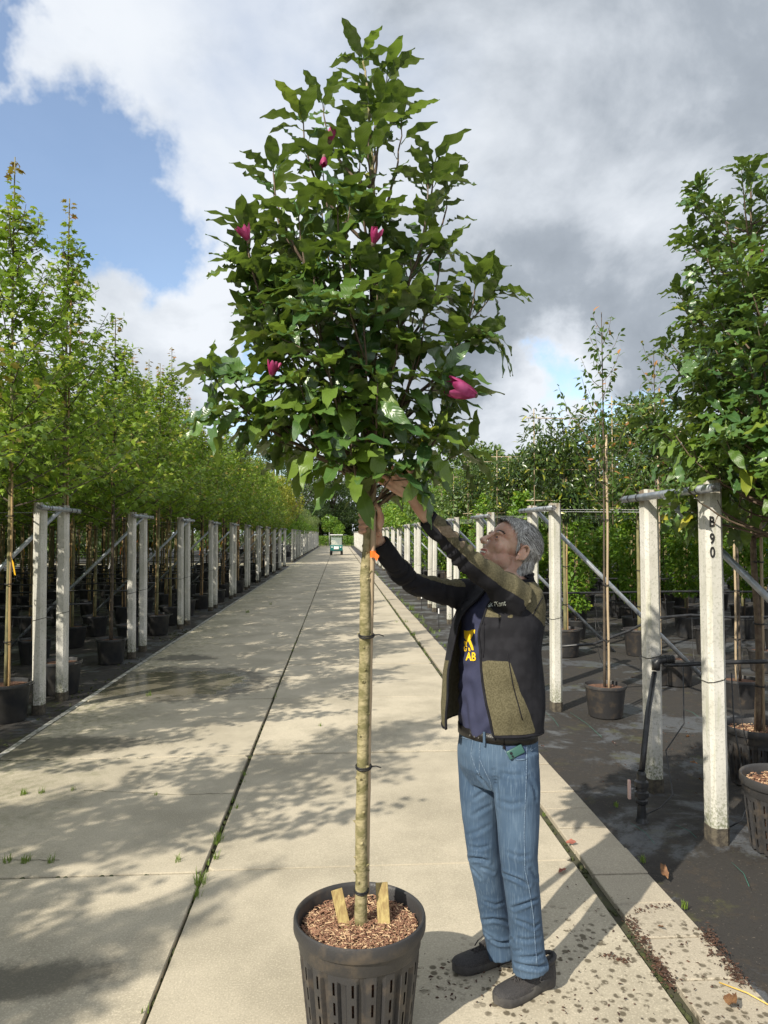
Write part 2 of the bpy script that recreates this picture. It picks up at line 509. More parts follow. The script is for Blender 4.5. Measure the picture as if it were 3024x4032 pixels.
def mat_ground():
    m, t, b, out = new_mat('weed_cloth_with_dirt')
    geo = N(t, 'ShaderNodeNewGeometry'); P = geo.outputs['Position']
    n1 = N(t, 'ShaderNodeTexNoise', ins={'Scale': 1.1, 'Detail': 8.0, 'Roughness': 0.65, 'Distortion': 0.4}); L(t, P, n1.inputs['Vector'])
    n2 = N(t, 'ShaderNodeTexNoise', ins={'Scale': 9.0, 'Detail': 7.0, 'Roughness': 0.7}); L(t, P, n2.inputs['Vector'])
    n3 = N(t, 'ShaderNodeTexNoise', ins={'Scale': 75.0, 'Detail': 3.0}); L(t, P, n3.inputs['Vector'])
    n4 = N(t, 'ShaderNodeTexNoise', ins={'Scale': 2.2, 'Detail': 6.0, 'Roughness': 0.7}); L(t, P, n4.inputs['Vector'])
    cloth = (0.085, 0.090, 0.098)
    dirt = (0.025, 0.022, 0.019)
    c = mixc(t, smooth(t, n1.outputs['Fac'], 0.52, 0.58), dirt, cloth)
    c = mixc(t, smooth(t, n2.outputs['Fac'], 0.52, 0.66), c, (0.036, 0.028, 0.020))
    c = mixc(t, mth(t, 'MULTIPLY', smooth(t, n4.outputs['Fac'], 0.56, 0.68), 0.6), c, (0.075, 0.075, 0.020))
    c = mixc(t, mth(t, 'MULTIPLY', mth(t, 'SUBTRACT', 1.0, smooth(t, n3.outputs['Fac'], 0.30, 0.42)), 0.8), c, (0.015, 0.012, 0.010))
    c = mixc(t, mth(t, 'MULTIPLY', smooth(t, n3.outputs['Fac'], 0.66, 0.72), 0.6), c, (0.16, 0.13, 0.10))
    L(t, c, b.inputs['Base Color'])
    rr = N(t, 'ShaderNodeMapRange'); rr.inputs['To Min'].default_value = 0.95; rr.inputs['To Max'].default_value = 0.45
    L(t, smooth(t, n1.outputs['Fac'], 0.45, 0.60), rr.inputs['Value']); L(t, rr.outputs[0], b.inputs['Roughness'])
    bp = N(t, 'ShaderNodeBump', ins={'Strength': 0.55, 'Distance': 0.012})
    L(t, mth(t, 'ADD', mth(t, 'MULTIPLY', n2.outputs['Fac'], 1.0), mth(t, 'MULTIPLY', n3.outputs['Fac'], 0.35)), bp.inputs['Height'])
    L(t, bp.outputs[0], b.inputs['Normal'])
    return m
M['ground'] = mat_ground()
M['joint'] = mat_basic('mossy_joint_soil', (0.050, 0.045, 0.030), 0.95, (0.055, 0.058, 0.024), scale=9, bump=0.5, coords='Object')
M['strip'] = mat_basic('worn_white_edging', (0.42, 0.41, 0.37), 0.85, (0.13, 0.13, 0.10), scale=16, bump=0.3)
M['field'] = mat_basic('far_grass_ground', (0.07, 0.085, 0.03), 0.95, (0.11, 0.10, 0.045), scale=0.4)
M['grass'] = mat_leaf('grass_blade', (0.09, 0.15, 0.02), (0.18, 0.26, 0.04), trans=0.3)
M['moss'] = mat_basic('moss', (0.030, 0.038, 0.012), 1.0, (0.060, 0.068, 0.020), scale=60, bump=0.8)
M['dry_leaf'] = mat_basic('dry_leaf', (0.085, 0.040, 0.022), 0.7, (0.040, 0.020, 0.012), scale=30)
M['clod'] = mat_basic('wet_debris', (0.030, 0.020, 0.014), 0.8, (0.10, 0.045, 0.025), scale=40)

# ---------------------------------------------------------------- SETTING
def sheet(name, x0, x1, y0, y1, z, mat, nx=1, ny=1, amp=0.0, kind='structure', parent=None, label=None):
    b = MB(); P = []; F = []
    for j in range(ny + 1):
        for i in range(nx + 1):
            x = x0 + (x1 - x0) * i / nx; y = y0 + (y1 - y0) * j / ny
            dz = amp * noise.noise(Vector((x * 1.3, y * 1.3, 0.3))) if amp else 0
            P.append((x, y, z + dz))
    for j in range(ny):
        for i in range(nx):
            a = j * (nx + 1) + i
            F.append((a, a + 1, a + nx + 2, a + nx + 1))
    b.add(P, F)
    o = b.build(name, mat, parent, smooth=amp > 0)
    if kind and parent is None: tag(o, kind=kind)
    return o

sheet('ground', -900, 900, -300, 1500, -0.10, M['field'])
gl = sheet('planting_bed', -40, -2.755, -14, 108, -0.02, M['ground'], 120, 300, 0.016)
gr = sheet('planting_bed', 1.645, 40, -14, 108, -0.02, M['ground'], 120, 300, 0.016)
gr.name = 'planting_bed.001'

# the road: a bed, slabs of 2 m in two lanes, a narrow mossy channel and a row of kerb tiles
road = empty('road', (0, 0, 0)); tag(road, kind='structure')
sheet('road_bed', -2.76, 1.65, -8, 108, -0.028, M['joint'], parent=road)
SL = 2.012
slab_meshes = []
for variant in range(3):
    b = MB(); w, l, h = 1.985, SL - 0.022, 0.06
    r2 = random.Random(variant)
    # outline with slightly chipped corners and edges
    poly = []
    for (x, y) in ((-w / 2, -l / 2), (w / 2, -l / 2), (w / 2, l / 2), (-w / 2, l / 2)):
        c1 = 0.012 + 0.02 * r2.random()
        sx, sy = (1 if x > 0 else -1), (1 if y > 0 else -1)
        a = (x - sx * c1, y); bb = (x, y - sy * c1)
        poly += ([bb, a] if sx * sy < 0 and False else ([a, bb] if (sx > 0) == (sy < 0) else [bb, a]))
    inner = [(px * 0.996, py * 0.996) for px, py in poly]
    b.prism(poly, -h, -0.006, bottom=False)
    n = len(poly)
    P = [(x, y, -0.006) for x, y in poly] + [(x, y, 0.0) for x, y in inner]
    b.add(P, [(i, (i + 1) % n, n + (i + 1) % n, n + i) for i in range(n)] + [tuple(range(n, 2 * n))])
    # remove the hidden cap of the lower prism
    b.f.pop(n); b.m.pop(n)
    slab_meshes.append(b.mesh('slab', M['slab']))
for lane, xc, off in ((0, -1.715, 0.0), (1, 0.292, 0.02)):
    k = -5
    while True:
        y0 = 1.905 + off + SL * k
        if y0 > 106: break
        if y0 > -7:
            o = link('slab', slab_meshes[(k + lane) % 3], road, loc=(xc + random.uniform(-.004, .004), y0 + SL / 2, random.uniform(-.003, .003)))
            o.rotation_euler = (random.uniform(-.0015, .0015), random.uniform(-.0015, .0015), random.uniform(-.0015, .0015))
        k += 1
b = MB(); b.box((0, 0, -0.03), (0.295, 0.292, 0.06)); tile_o = b.mesh('kerb_tile', M['tile'])
bmt = bmesh.new(); bmt.from_mesh(tile_o); bmesh.ops.bevel(bmt, geom=bmt.edges[:], offset=0.004, segments=1, affect='EDGES'); bmt.to_mesh(tile_o); bmt.free()
for i in range(-6, 100):
    y = 3.01 + 0.3 * i
    o = link('kerb_tile', tile_o, road, loc=(1.49 + random.uniform(-.003, .003), y, 0.002 + random.uniform(-.004, .004)))
    o.rotation_euler = (random.uniform(-.006, .006), random.uniform(-.006, .006), random.uniform(-.008, .008))
b = MB()
for i in range(100, 340):
    b.box((1.49, 3.01 + 0.3 * i, -0.03 + 0.002), (0.295, 0.292, 0.06))
o = b.build('kerb_tiles', M['tile'], road); tag(o, kind='stuff')
o = sheet('edging_strip', -2.755, -2.70, -8, 108, 0.004, M['strip'], 1, 220, 0.004, parent=road)

# grass tufts and moss in the joints
def blades(spots, name, hmin=.02, hmax=.07, spread=.03):
    b = MB()
    for (x, y, n, s) in spots:
        for _ in range(n):
            a = random.uniform(0, 2 * PI); r = random.random() ** .5 * spread * s
            px_, py_ = x + r * math.cos(a), y + r * math.sin(a) * 1.5
            h = random.uniform(hmin, hmax) * s; w = .0022
            t = random.uniform(0, 2 * PI); lean = random.uniform(.2, .9) * h
            dx, dy = math.cos(t), math.sin(t)
            b.add([(px_ - dy * w, py_ + dx * w, -.01), (px_ + dy * w, py_ - dx * w, -.01),
                   (px_ + dx * lean * .4 + dy * w * .7, py_ + dy * lean * .4 - dx * w * .7, h * .6), (px_ + dx * lean * .4 - dy * w * .7, py_ + dy * lean * .4 + dx * w * .7, h * .6),
                   (px_ + dx * lean, py_ + dy * lean, h)], [(0, 1, 2, 3), (3, 2, 4)])
    o = b.build(name, M['grass']); tag(o, kind='stuff'); return o
def gpt(px, py, z=0.0):
    d = ray(px, py); k = (z - CAM_H) / d.z
    return Vector((0, 0, CAM_H)) + d * k
tufts = []
for px_, py_, n, s in ((858, 3310, 45, 1.0), (790, 3480, 45, 1.1), (775, 3530, 20, .7), (935, 3180, 12, .5), (965, 3050, 12, .5), (700, 3390, 18, .6),
                       (100, 3392, 40, .7), (30, 3392, 30, .7), (200, 3394, 26, .6), (95, 3128, 40, .7), (165, 3122, 26, .6), (285, 3112, 24, .5), (615, 3130, 14, .4),
                       (850, 3378, 22, .6), (975, 2412, 40, 1.4), (1065, 2380, 30, 1.2), (585, 2740, 26, 1.0), (2695, 3568, 30, .45), (2530, 3385, 30, .5), (2425, 3170, 20, .5),
                       (1260, 2860, 12, .6), (1620, 2400, 60, 1.8), (1638, 2430, 50, 1.6), (1560, 2450, 12, 1.), (1600, 2450, 30, 1.2), (1630, 2500, 30, 1.1)):
    g = gpt(px_, py_); tufts.append((g.x, g.y, n, s))
for _ in range(26):
    tufts.append((random.gauss(-.70, .012), random.uniform(2.6, 16), random.randint(3, 8), .45))
for _ in range(50):
    tufts.append((random.gauss(1.30, .02), random.uniform(4.5, 22), random.randint(4, 10), .5))
for _ in range(110):
    tufts.append((1.67 + abs(random.gauss(0, .06)), random.uniform(7, 45), random.randint(6, 18), random.uniform(.5, 1.4)))
blades(tufts, 'grass')
b = MB()
for _ in range(900):
    side = random.random()
    if side < .35: x, y, z = random.gauss(1.307, .012), random.uniform(2.4, 20), -.024
    elif side < .5: x, y, z = random.gauss(-.712, .006), random.uniform(2.4, 16), -.020
    elif side < .7: x, y, z = random.uniform(-2.7, -.7), 1.905 + SL * random.randint(0, 5) + random.gauss(0, .004), -.012
    else: x, y, z = -2.76 - abs(random.gauss(0, .2)), random.uniform(4, 14), -.02
    s = random.uniform(.006, .018)
    b.ellipsoid((x, y, z), (s, s * random.uniform(1, 2.5), s * .6), n=6, m=4)
tag(b.build('moss', M['moss'], smooth=True), kind='stuff')
# hairline cracks in the left lane slabs
b = MB()
for line in ([(330, 3112), (400, 3113), (470, 3118), (560, 3121), (640, 3127), (720, 3130), (800, 3126), (870, 3124), (935, 3122)], [(0, 3385), (120, 3386), (260, 3388)], [(810, 2824), (900, 2830), (980, 2826)]):
    G = [gpt(*q, .0015) for q in line]; GG = []
    for a, c2 in zip(G[:-1], G[1:]):
        for k in range(5): GG.append(a.lerp(c2, k / 5) + Vector((0, random.gauss(0, .004), 0)))
    V = []
    for q in GG: w_ = random.uniform(.001, .003); V += [q - Vector((0, w_, 0)), q + Vector((0, w_, 0))]
    b.add(V, [(2 * i, 2 * i + 2, 2 * i + 3, 2 * i + 1) for i in range(len(GG) - 1)])
tag(b.build('crack', M['joint'], road), kind='stuff')
def NEAR_LIMIT(y): return -3.0 if y > 1.5 else (-3.9 if y > -1 else -4.2)

# ---------------------------------------------------------------- foliage tools
def combine(name, tmpl, pos, dirs, nrms, scl, mats, tint=None, midx=None, tsel=None):
    """one mesh of many leaves; tmpl = list of (V, F, UV); vectorised"""
    pos = np.asarray(pos, float); d = np.asarray(dirs, float); n = np.asarray(nrms, float); scl = np.asarray(scl, float)
    k = len(pos)
    d /= np.linalg.norm(d, axis=1)[:, None] + 1e-9
    n = n - d * np.sum(n * d, 1)[:, None]
    ln = np.linalg.norm(n, axis=1)
    bad = ln < 1e-3
    n[bad] = np.cross(d[bad], [0.3, 0.9, 0.2]); ln = np.linalg.norm(n, axis=1)
    n /= ln[:, None]
    y = np.cross(n, d)
    if tint is None: tint = rng.random(k)
    if tsel is None: tsel = rng.integers(0, len(tmpl), k)
    VV = []; FF = []; UV = []; TT = []; MI = []; off = 0
    for ti, (V, F, U) in enumerate(tmpl):
        s = np.where(tsel == ti)[0]
        if len(s) == 0: continue
        V = np.asarray(V, float); F = np.asarray(F, int); U = np.asarray(U, float)
        P = (V[None, :, 0, None] * d[s][:, None, :] + V[None, :, 1, None] * y[s][:, None, :] + V[None, :, 2, None] * n[s][:, None, :]) * scl[s][:, None, None] + pos[s][:, None, :]
        m = len(V)
        VV.append(P.reshape(-1, 3))
        ff = (F[None] + (np.arange(len(s)) * m)[:, None, None] + off).reshape(-1, F.shape[1])
        FF.append(ff)
        UV.append(np.tile(U[F.reshape(-1)], (len(s), 1)))
        TT.append(np.repeat(tint[s], len(F)))
        if midx is not None: MI.append(np.repeat(np.asarray(midx)[s], len(F)))
        off += m * len(s)
    V = np.concatenate(VV); UVc = np.concatenate(UV)
    w = FF[0].shape[1]
    F = np.concatenate(FF)
    me = bpy.data.meshes.new(name)
    me.vertices.add(len(V)); me.vertices.foreach_set('co', V.reshape(-1).astype(np.float32))
    me.loops.add(F.size); me.loops.foreach_set('vertex_index', F.reshape(-1).astype(np.int32))
    me.polygons.add(len(F))
    me.polygons.foreach_set('loop_start', (np.arange(len(F)) * w).astype(np.int32))
    me.polygons.foreach_set('loop_total', np.full(len(F), w, np.int32))
    for mm in mats: me.materials.append(mm)
    if midx is not None: me.polygons.foreach_set('material_index', np.concatenate(MI).astype(np.int32))
    me.polygons.foreach_set('use_smooth', [True] * len(F))
    uvl = me.uv_layers.new(name='UVMap'); uvl.data.foreach_set('uv', UVc.reshape(-1).astype(np.float32))
    a = me.attributes.new('tint', 'FLOAT', 'FACE'); a.data.foreach_set('value', np.concatenate(TT).astype(np.float32))
    me.update(calc_edges=True)
    return me

def leaf_template(rows=8, width=0.22, peak=0.58, fold=0.28, arch=0.30, wave=0.045, waves=3.4, phase=0.0, twist=0.2, sharp=1.0, cols=2):
    V = []; U = []; F = []
    ph2 = phase * 1.7 + 1.0
    for i in range(rows + 1):
        t = i / rows
        e = math.log(0.5) / math.log(peak)
        w = width * (math.sin(PI * min(max(t, 0.0), 1.0) ** e) ** 0.85) if 0 < t < 1 else 0.0
        if t < 0.14: w = max(w * 0.6, 0.006)
        if i == rows: w = 0.002
        zc = -arch * t * t
        tw = twist * t
        for j in range(-cols, cols + 1):
            s = j / cols
            yy = s * w
            edge = abs(s)
            z = zc + abs(yy) * fold * (1 - 0.4 * edge) + (edge ** 2) * wave * math.sin(2 * PI * waves * t + (phase if s > 0 else ph2)) * (1 if 0.1 < t < 0.97 else 0.3)
            xx = t - 0.10 * arch * t * t + (edge ** 2) * wave * 0.35 * math.cos(2 * PI * waves * t + (phase if s > 0 else ph2))
            V.append((xx, yy * math.cos(tw) - 0 * z, z + yy * math.sin(tw)))
            U.append((t, 0.5 + 0.5 * s))
    c = 2 * cols + 1
    for i in range(rows):
        for j in range(c - 1):
            a = i * c + j
            F.append((a, a + c, a + c + 1, a + 1))
    return V, F, U

MAG = [leaf_template(14, random.uniform(.155, .20), random.uniform(.54, .66), random.uniform(.2, .6), random.uniform(.2, .7), random.uniform(.04, .075), random.uniform(2.6, 4.2), random.uniform(0, 6), random.uniform(-.5, .5), cols=1) for _ in range(10)]
SMALL = [leaf_template(3, w, .45, .3, a, 0, 1, 0, tw, cols=1) for w, a, tw in ((.24, .25, .2), (.28, .1, -.3), (.22, .4, .1))]
NARROW = [leaf_template(3, w, .5, .35, a, 0, 1, 0, tw, cols=1) for w, a, tw in ((.15, .35, .2), (.17, .15, -.3), (.14, .5, .1))]

def maple_template(cup, seed):
    r2 = random.Random(seed)
    out = [(0.0, 0.0), (0.08, 0.30), (0.16, 0.50), (0.36, 0.30), (0.62, 0.52), (0.60, 0.20), (1.0, 0.0)]
    ring = out + [(x, -y) for x, y in reversed(out[1:-1])]
    V = [(0.36, 0, 0)] + [(x + r2.uniform(-.03, .03), y, -cup * (y * y + (x - .3) ** 2) + r2.uniform(-.03, .03)) for x, y in ring]
    n = len(ring)
    F = [(0, 1 + i, 1 + (i + 1) % n) for i in range(n)]
    U = [(0.36, .5)] + [(x, .5 + y) for x, y in ring]
    return V, F, U
MAPLE = [maple_template(c, i) for i, c in enumerate((.3, .55, .15, .8))]

M['mag_leaf'] = mat_leaf('glossy_magnolia_leaf', (0.032, 0.088, 0.024), (0.098, 0.185, 0.038), yellow=(0.22, 0.24, 0.02), rough=0.34, spec=.9, trans=0.20, yel_amt=0.035, under=(0.11, 0.15, 0.045), veins=True)
M['mag_pale'] = mat_leaf('pale_magnolia_leaf', (0.075, 0.150, 0.024), (0.17, 0.26, 0.040), yellow=(0.40, 0.36, 0.03), rough=0.42, trans=0.36, yel_amt=0.02, under=(0.16, 0.22, 0.06), veins=True)
M['maple_leaf'] = mat_leaf('maple_leaf', (0.095, 0.180, 0.025), (0.26, 0.38, 0.045), yellow=(0.32, 0.37, 0.04), rough=0.5, trans=0.44, yel_amt=0.10)
M['maple_tip'] = mat_leaf('young_maple_leaf', (0.20, 0.29, 0.03), (0.32, 0.37, 0.045), yellow=(0.42, 0.30, 0.07), rough=0.5, trans=0.4, yel_amt=0.25)
M['red_tip'] = mat_leaf('red_maple_tip', (0.30, 0.11, 0.04), (0.40, 0.22, 0.06), yellow=(0.35, 0.30, 0.05), rough=0.5, trans=0.35)
M['pear_leaf'] = mat_leaf('pear_leaf', (0.040, 0.09, 0.018), (0.10, 0.17, 0.03), yellow=(0.45, 0.20, 0.06), rough=0.4, trans=0.3, yel_amt=0.06)
M['laurel_leaf'] = mat_leaf('dark_laurel_leaf', (0.022, 0.052, 0.016), (0.075, 0.12, 0.022), yellow=(0.30, 0.30, 0.03), rough=0.30, trans=0.18, yel_amt=0.07)
M['bush_leaf'] = mat_leaf('bright_bush_leaf', (0.07, 0.17, 0.016), (0.19, 0.32, 0.03), yellow=(0.34, 0.40, 0.04), rough=0.5, trans=0.42, yel_amt=0.08)
M['olive_leaf'] = mat_leaf('olive_shrub_leaf', (0.07, 0.11, 0.035), (0.16, 0.21, 0.06), yellow=(0.27, 0.27, 0.09), rough=0.6, trans=0.3)
M['gold_leaf'] = mat_leaf('golden_leaf', (0.17, 0.20, 0.02), (0.33, 0.32, 0.03), yellow=(0.42, 0.33, 0.03), rough=0.55, trans=0.35)
M['purple_leaf'] = mat_leaf('purple_leaf', (0.055, 0.022, 0.022), (0.12, 0.06, 0.045), yellow=(0.15, 0.13, 0.06), rough=0.6, trans=0.2)
M['oak_leaf'] = mat_leaf('far_tree_leaf', (0.028, 0.060, 0.018), (0.075, 0.125, 0.03), yellow=(0.12, 0.17, 0.04), rough=0.55, trans=0.2)
M['willow_leaf'] = mat_leaf('far_light_leaf', (0.05, 0.10, 0.025), (0.13, 0.20, 0.045), yellow=(0.20, 0.24, 0.06), rough=0.55, trans=0.25)
M['bark_mag'] = mat_basic('magnolia_bark', (0.34, 0.29, 0.16), 0.8, (0.15, 0.135, 0.055), scale=26, bump=0.5, bscale=60, stretch=(1, 1, 1.6))
M['bark_twig'] = mat_basic('dark_twig', (0.085, 0.055, 0.038), 0.75, (0.15, 0.11, 0.07), scale=30, bump=0.2)
M['bark_maple'] = mat_basic('olive_bark', (0.22, 0.20, 0.09), 0.8, (0.12, 0.11, 0.055), scale=14, bump=0.3, stretch=(1, 1, .5))
M['bark_dark'] = mat_basic('brown_bark', (0.10, 0.075, 0.05), 0.85, (0.055, 0.045, 0.035), scale=12, bump=0.4)
M['bamboo'] = mat_basic('bamboo', (0.42, 0.29, 0.14), 0.5, (0.30, 0.19, 0.085), scale=7, stretch=(3, 3, .6))
M['pale_cane'] = mat_basic('pale_cane', (0.44, 0.34, 0.22), 0.55, (0.36, 0.28, 0.18), scale=6, stretch=(3, 3, .6))
M['pot'] = mat_basic('black_pot_plastic', (0.022, 0.024, 0.028), 0.42, (0.045, 0.043, 0.040), scale=7, bump=0.08, bscale=120)
M['pot_dusty'] = mat_basic('dusty_black_pot_plastic', (0.034, 0.033, 0.034), 0.5, (0.085, 0.068, 0.052), scale=11, bump=0.15, bscale=150, lo=.48, hi=.75)
M['mulch'] = mat_basic('bark_mulch', (0.17, 0.085, 0.05), 0.95, (0.08, 0.04, 0.025), scale=55, bump=1.0, bscale=90)
M['chip'] = mat_basic('wood_chip', (0.36, 0.20, 0.125), 0.9, (0.16, 0.075, 0.045), scale=45, coords='Generated')
M['chip_light'] = mat_basic('pale_wood_chip', (0.60, 0.42, 0.25), 0.9)
M['tag_yellow'] = mat_basic('yellow_label', (0.75, 0.42, 0.01), 0.5)
M['tag_orange'] = mat_basic('orange_label', (0.80, 0.15, 0.01), 0.5)
M['tag_blue'] = mat_basic('blue_label', (0.01, 0.20, 0.45), 0.5)
M['tag_white'] = mat_basic('white_label', (0.75, 0.75, 0.75), 0.5)
M['petal'] = None
def mat_petal():
    m, t, b, out = new_mat('magenta_petal')
    tc = N(t, 'ShaderNodeTexCoord')
    n = N(t, 'ShaderNodeTexNoise', ins={'Scale': 14.0, 'Detail': 4.0}); L(t, tc.outputs['Object'], n.inputs['Vector'])
    c = mixc(t, smooth(t, n.outputs['Fac'], .4, .65), (0.33, 0.018, 0.11), (0.56, 0.10, 0.27))
    L(t, c, b.inputs['Base Color']); b.inputs['Roughness'].default_value = .55
    b.inputs['Subsurface Weight'].default_value = 0.0
    tr = N(t, 'ShaderNodeBsdfTranslucent'); L(t, c, tr.inputs['Color'])
    mx = N(t, 'ShaderNodeMixShader'); mx.inputs[0].default_value = .25
    L(t, b.outputs[0], mx.inputs[1]); L(t, tr.outputs[0], mx.inputs[2]); L(t, mx.outputs[0], out.inputs[0])
    return m
M['petal'] = mat_petal()

def rv(s=1.0):
    v = Vector((random.gauss(0, 1), random.gauss(0, 1), random.gauss(0, 1)))
    return v * s

def bez(a, c, b, n):
    return [a * (1 - t) ** 2 + c * 2 * t * (1 - t) + b * t * t for t in [i / n for i in range(n + 1)]]

# ------------------------------------------------------------------ pots
def plain_pot(parent, r=.225, h=.36, mat=None, handles=True):
    b = MB(); rb = r * .80
    prof = [(rb * .96, .0), (rb, .012), (r * .94, h - .045), (r * .95, h - .042), (r * .955, h - .03), (r * 1.0, h - .028), (r * 1.01, h - .012), (r * 1.0, h), (r * .965, h + .002), (r * .95, h - .008), (r * .93, h - .06), (r * .9, h - .09)]
    b.lathe(prof, 30)
    b.f.append(tuple(range(29, -1, -1))); b.m.append(0)
    o = b.build('pot', mat or M['pot'], parent); smooth_angle(o, 40)
    if handles:
        for s in (-1, 1):
            hb = MB()
            hb.tube([(s * (r * .97), -.035, h - .02), (s * (r + .03), -.03, h - .012), (s * (r + .042), 0, h - .008), (s * (r + .03), .03, h - .012), (s * (r * .97), .035, h - .02)], .006, 5)
            hb.build('handle', mat or M['pot'], parent, smooth=True)
    soil_disc(parent, r * .93, h - .035)

def soil_disc(parent, r, z, chips=0):
    b = MB(); P = [(0, 0, z + .012)]; F = []; nr, na = 5, 20
    for i in range(1, nr + 1):
        for k in range(na):
            a = 2 * PI * k / na; rr = r * i / nr
            P.append((rr * math.cos(a), rr * math.sin(a), z + random.uniform(-.007, .012) * (1 if i < nr else 0)))
    for k in range(na): F.append((0, 1 + k, 1 + (k + 1) % na))
    for i in range(nr - 1):
        for k in range(na):
            a = 1 + i * na + k; a2 = 1 + i * na + (k + 1) % na
            F.append((a, a + na, a2 + na, a2))
    b.add(P, F)
    return b.build('soil', M['mulch'], parent, smooth=True)

def ribbed_pot(parent, r=.24, h=.414, mat=None):
    """large container: rolled rim, smooth band, and a wall of panels with rows of slots"""
    mat = mat or M['pot_dusty']
    b = MB()
    rt = r * .905; rb = r * .765
    # rim and band
    b.lathe([(rt * 1.005, h - .105), (rt * 1.02, h - .100), (rt * 1.03, h - .055), (rt * 1.035, h - .052), (r * .985, h - .050), (r * 1.0, h - .040), (r * 1.0, h - .012), (r * .99, h - .003), (r * .97, h), (r * .945, h - .003), (r * .925, h - .012), (r * .90, h - .06), (r * .88, h - .10)], 72)
    rim = b.build('rim', mat, parent); smooth_angle(rim, 40)
    # wall with slots; 20 ribs, each rib carries four slots; the panels alternate in and out
    w = MB(); na = 160; ribs = 20; zs = [0.0, .012]
    slots = []
    z = .030
    for s in range(4):
        slots.append((z, z + .044)); z += .070
    for a, c2 in slots: zs += [a, (a + c2) / 2, c2]
    zs += [h - .10]
    zs = sorted(zs)
    P = []; 
    def rad(k, z):
        f = z / (h - .1)
        base = rb + (rt - rb) * f
        ph = (k % 8) / 8.0
        rib = 0.016 * (1 if 0.20 <= ph <= 0.80 else 0)
        fade = min(1, max(0, (h - .118 - z) / .02))
        return base - 0.013 * fade + rib * fade
    for z in zs:
        for k in range(na):
            a = 2 * PI * k / na
            P.append((rad(k, z) * math.cos(a), rad(k, z) * math.sin(a), z))
    F = []
    for i in range(len(zs) - 1):
        zm = (zs[i] + zs[i + 1]) / 2
        inslot = any(a < zm < c2 for a, c2 in slots)
        for k in range(na):
            if inslot and k % 8 == 4: continue
            k2 = (k + 1) % na
            F.append((i * na + k, i * na + k2, (i + 1) * na + k2, (i + 1) * na + k))
    F.append(tuple(range(na - 1, -1, -1)))
    w.add(P, F)
    wall = w.build('wall', mat, parent); smooth_angle(wall, 25)
    # scalloped tabs under the band
    for j in range(5):
        a = 2 * PI * j / 5 + PI * 1.42
        t = MB(); Q = []
        rr = rt * 1.006
        for s in range(9):
            u = -1 + 2 * s / 8
            aa = a + u * .24
            Q.append((rr * math.cos(aa), rr * math.sin(aa), h - .10)); Q.append((rr * .992 * math.cos(aa), rr * .992 * math.sin(aa), h - .101 - .030 * (1 - u * u)))
        t.add(Q, [(2 * s, 2 * s + 1, 2 * s + 3, 2 * s + 2) for s in range(8)])
        t.build('tab', mat, parent, smooth=True)
    # the root ball that shows in the slots
    s = MB(); s.lathe([(rb - .016, .01), (rt - .026, h - .11)], 48)
    s.build('root_ball', M['mulch'], parent, smooth=True)

def ties(parent, pts, r, mat=None, tail=True, name='tie'):
    for p in pts:
        p = Vector(p)
        b = MB()
        for dz in (-.003, .0035):
            b.tube([p + Vector((r * 1.08 * math.cos(a), r * 1.08 * math.sin(a), dz + .004 * math.sin(a))) for a in [2 * PI * i / 14 for i in range(15)]], .0028, 5, caps=False)
        if tail:
            b.tube([p + Vector((r, 0, 0)), p + Vector((r + .02, -.01, .004)), p + Vector((r + .038, -.012, -.002))], [.003, .0026, .002], 5)
        b.build(name, mat or M['black_strap'], parent, smooth=True)

# -------------------------------------------------------------- magnolias
def flower(parent, c, axis, size=.11, openness=.35, n=7):
    axis = Vector(axis).normalized()
    fl = MB()
    fl.ellipsoid(Vector(c), (.008, .008, .012), n=8, m=5)
    core = fl.build('flower', M['bark_twig'], parent, smooth=True)
    core['label'] = 'magenta magnolia flower'
    x = axis.orthogonal().normalized(); y = axis.cross(x)
    for i in range(n):
        a = 2 * PI * i / n + random.uniform(-.2, .2)
        out = x * math.cos(a) + y * math.sin(a)
        side = axis.cross(out)
        op = openness * random.uniform(.5, 1.4)
        P = []; F = []; rows, cols = 7, 5
        for r_ in range(rows + 1):
            t = r_ / rows
            w = size * .21 * math.sin(PI * min(1, t * .86 + .10)) ** .7
            for c_ in range(cols):
                s = -1 + 2 * c_ / (cols - 1)
                bulge = math.sin(PI * t * .9) * size * .20
                p = Vector(c) + axis * (size * t) + out * (bulge * (1 - .45 * s * s) + op * size * t * t + .004) + side * (w * s)
                P.append(p)
        for r_ in range(rows):
            for c_ in range(cols - 1):
                k = r_ * cols + c_; F.append((k, k + cols, k + cols + 1, k + 1))
        b = MB(); b.add(P, F)
        b.build('petal', M['petal'], core, smooth=True)

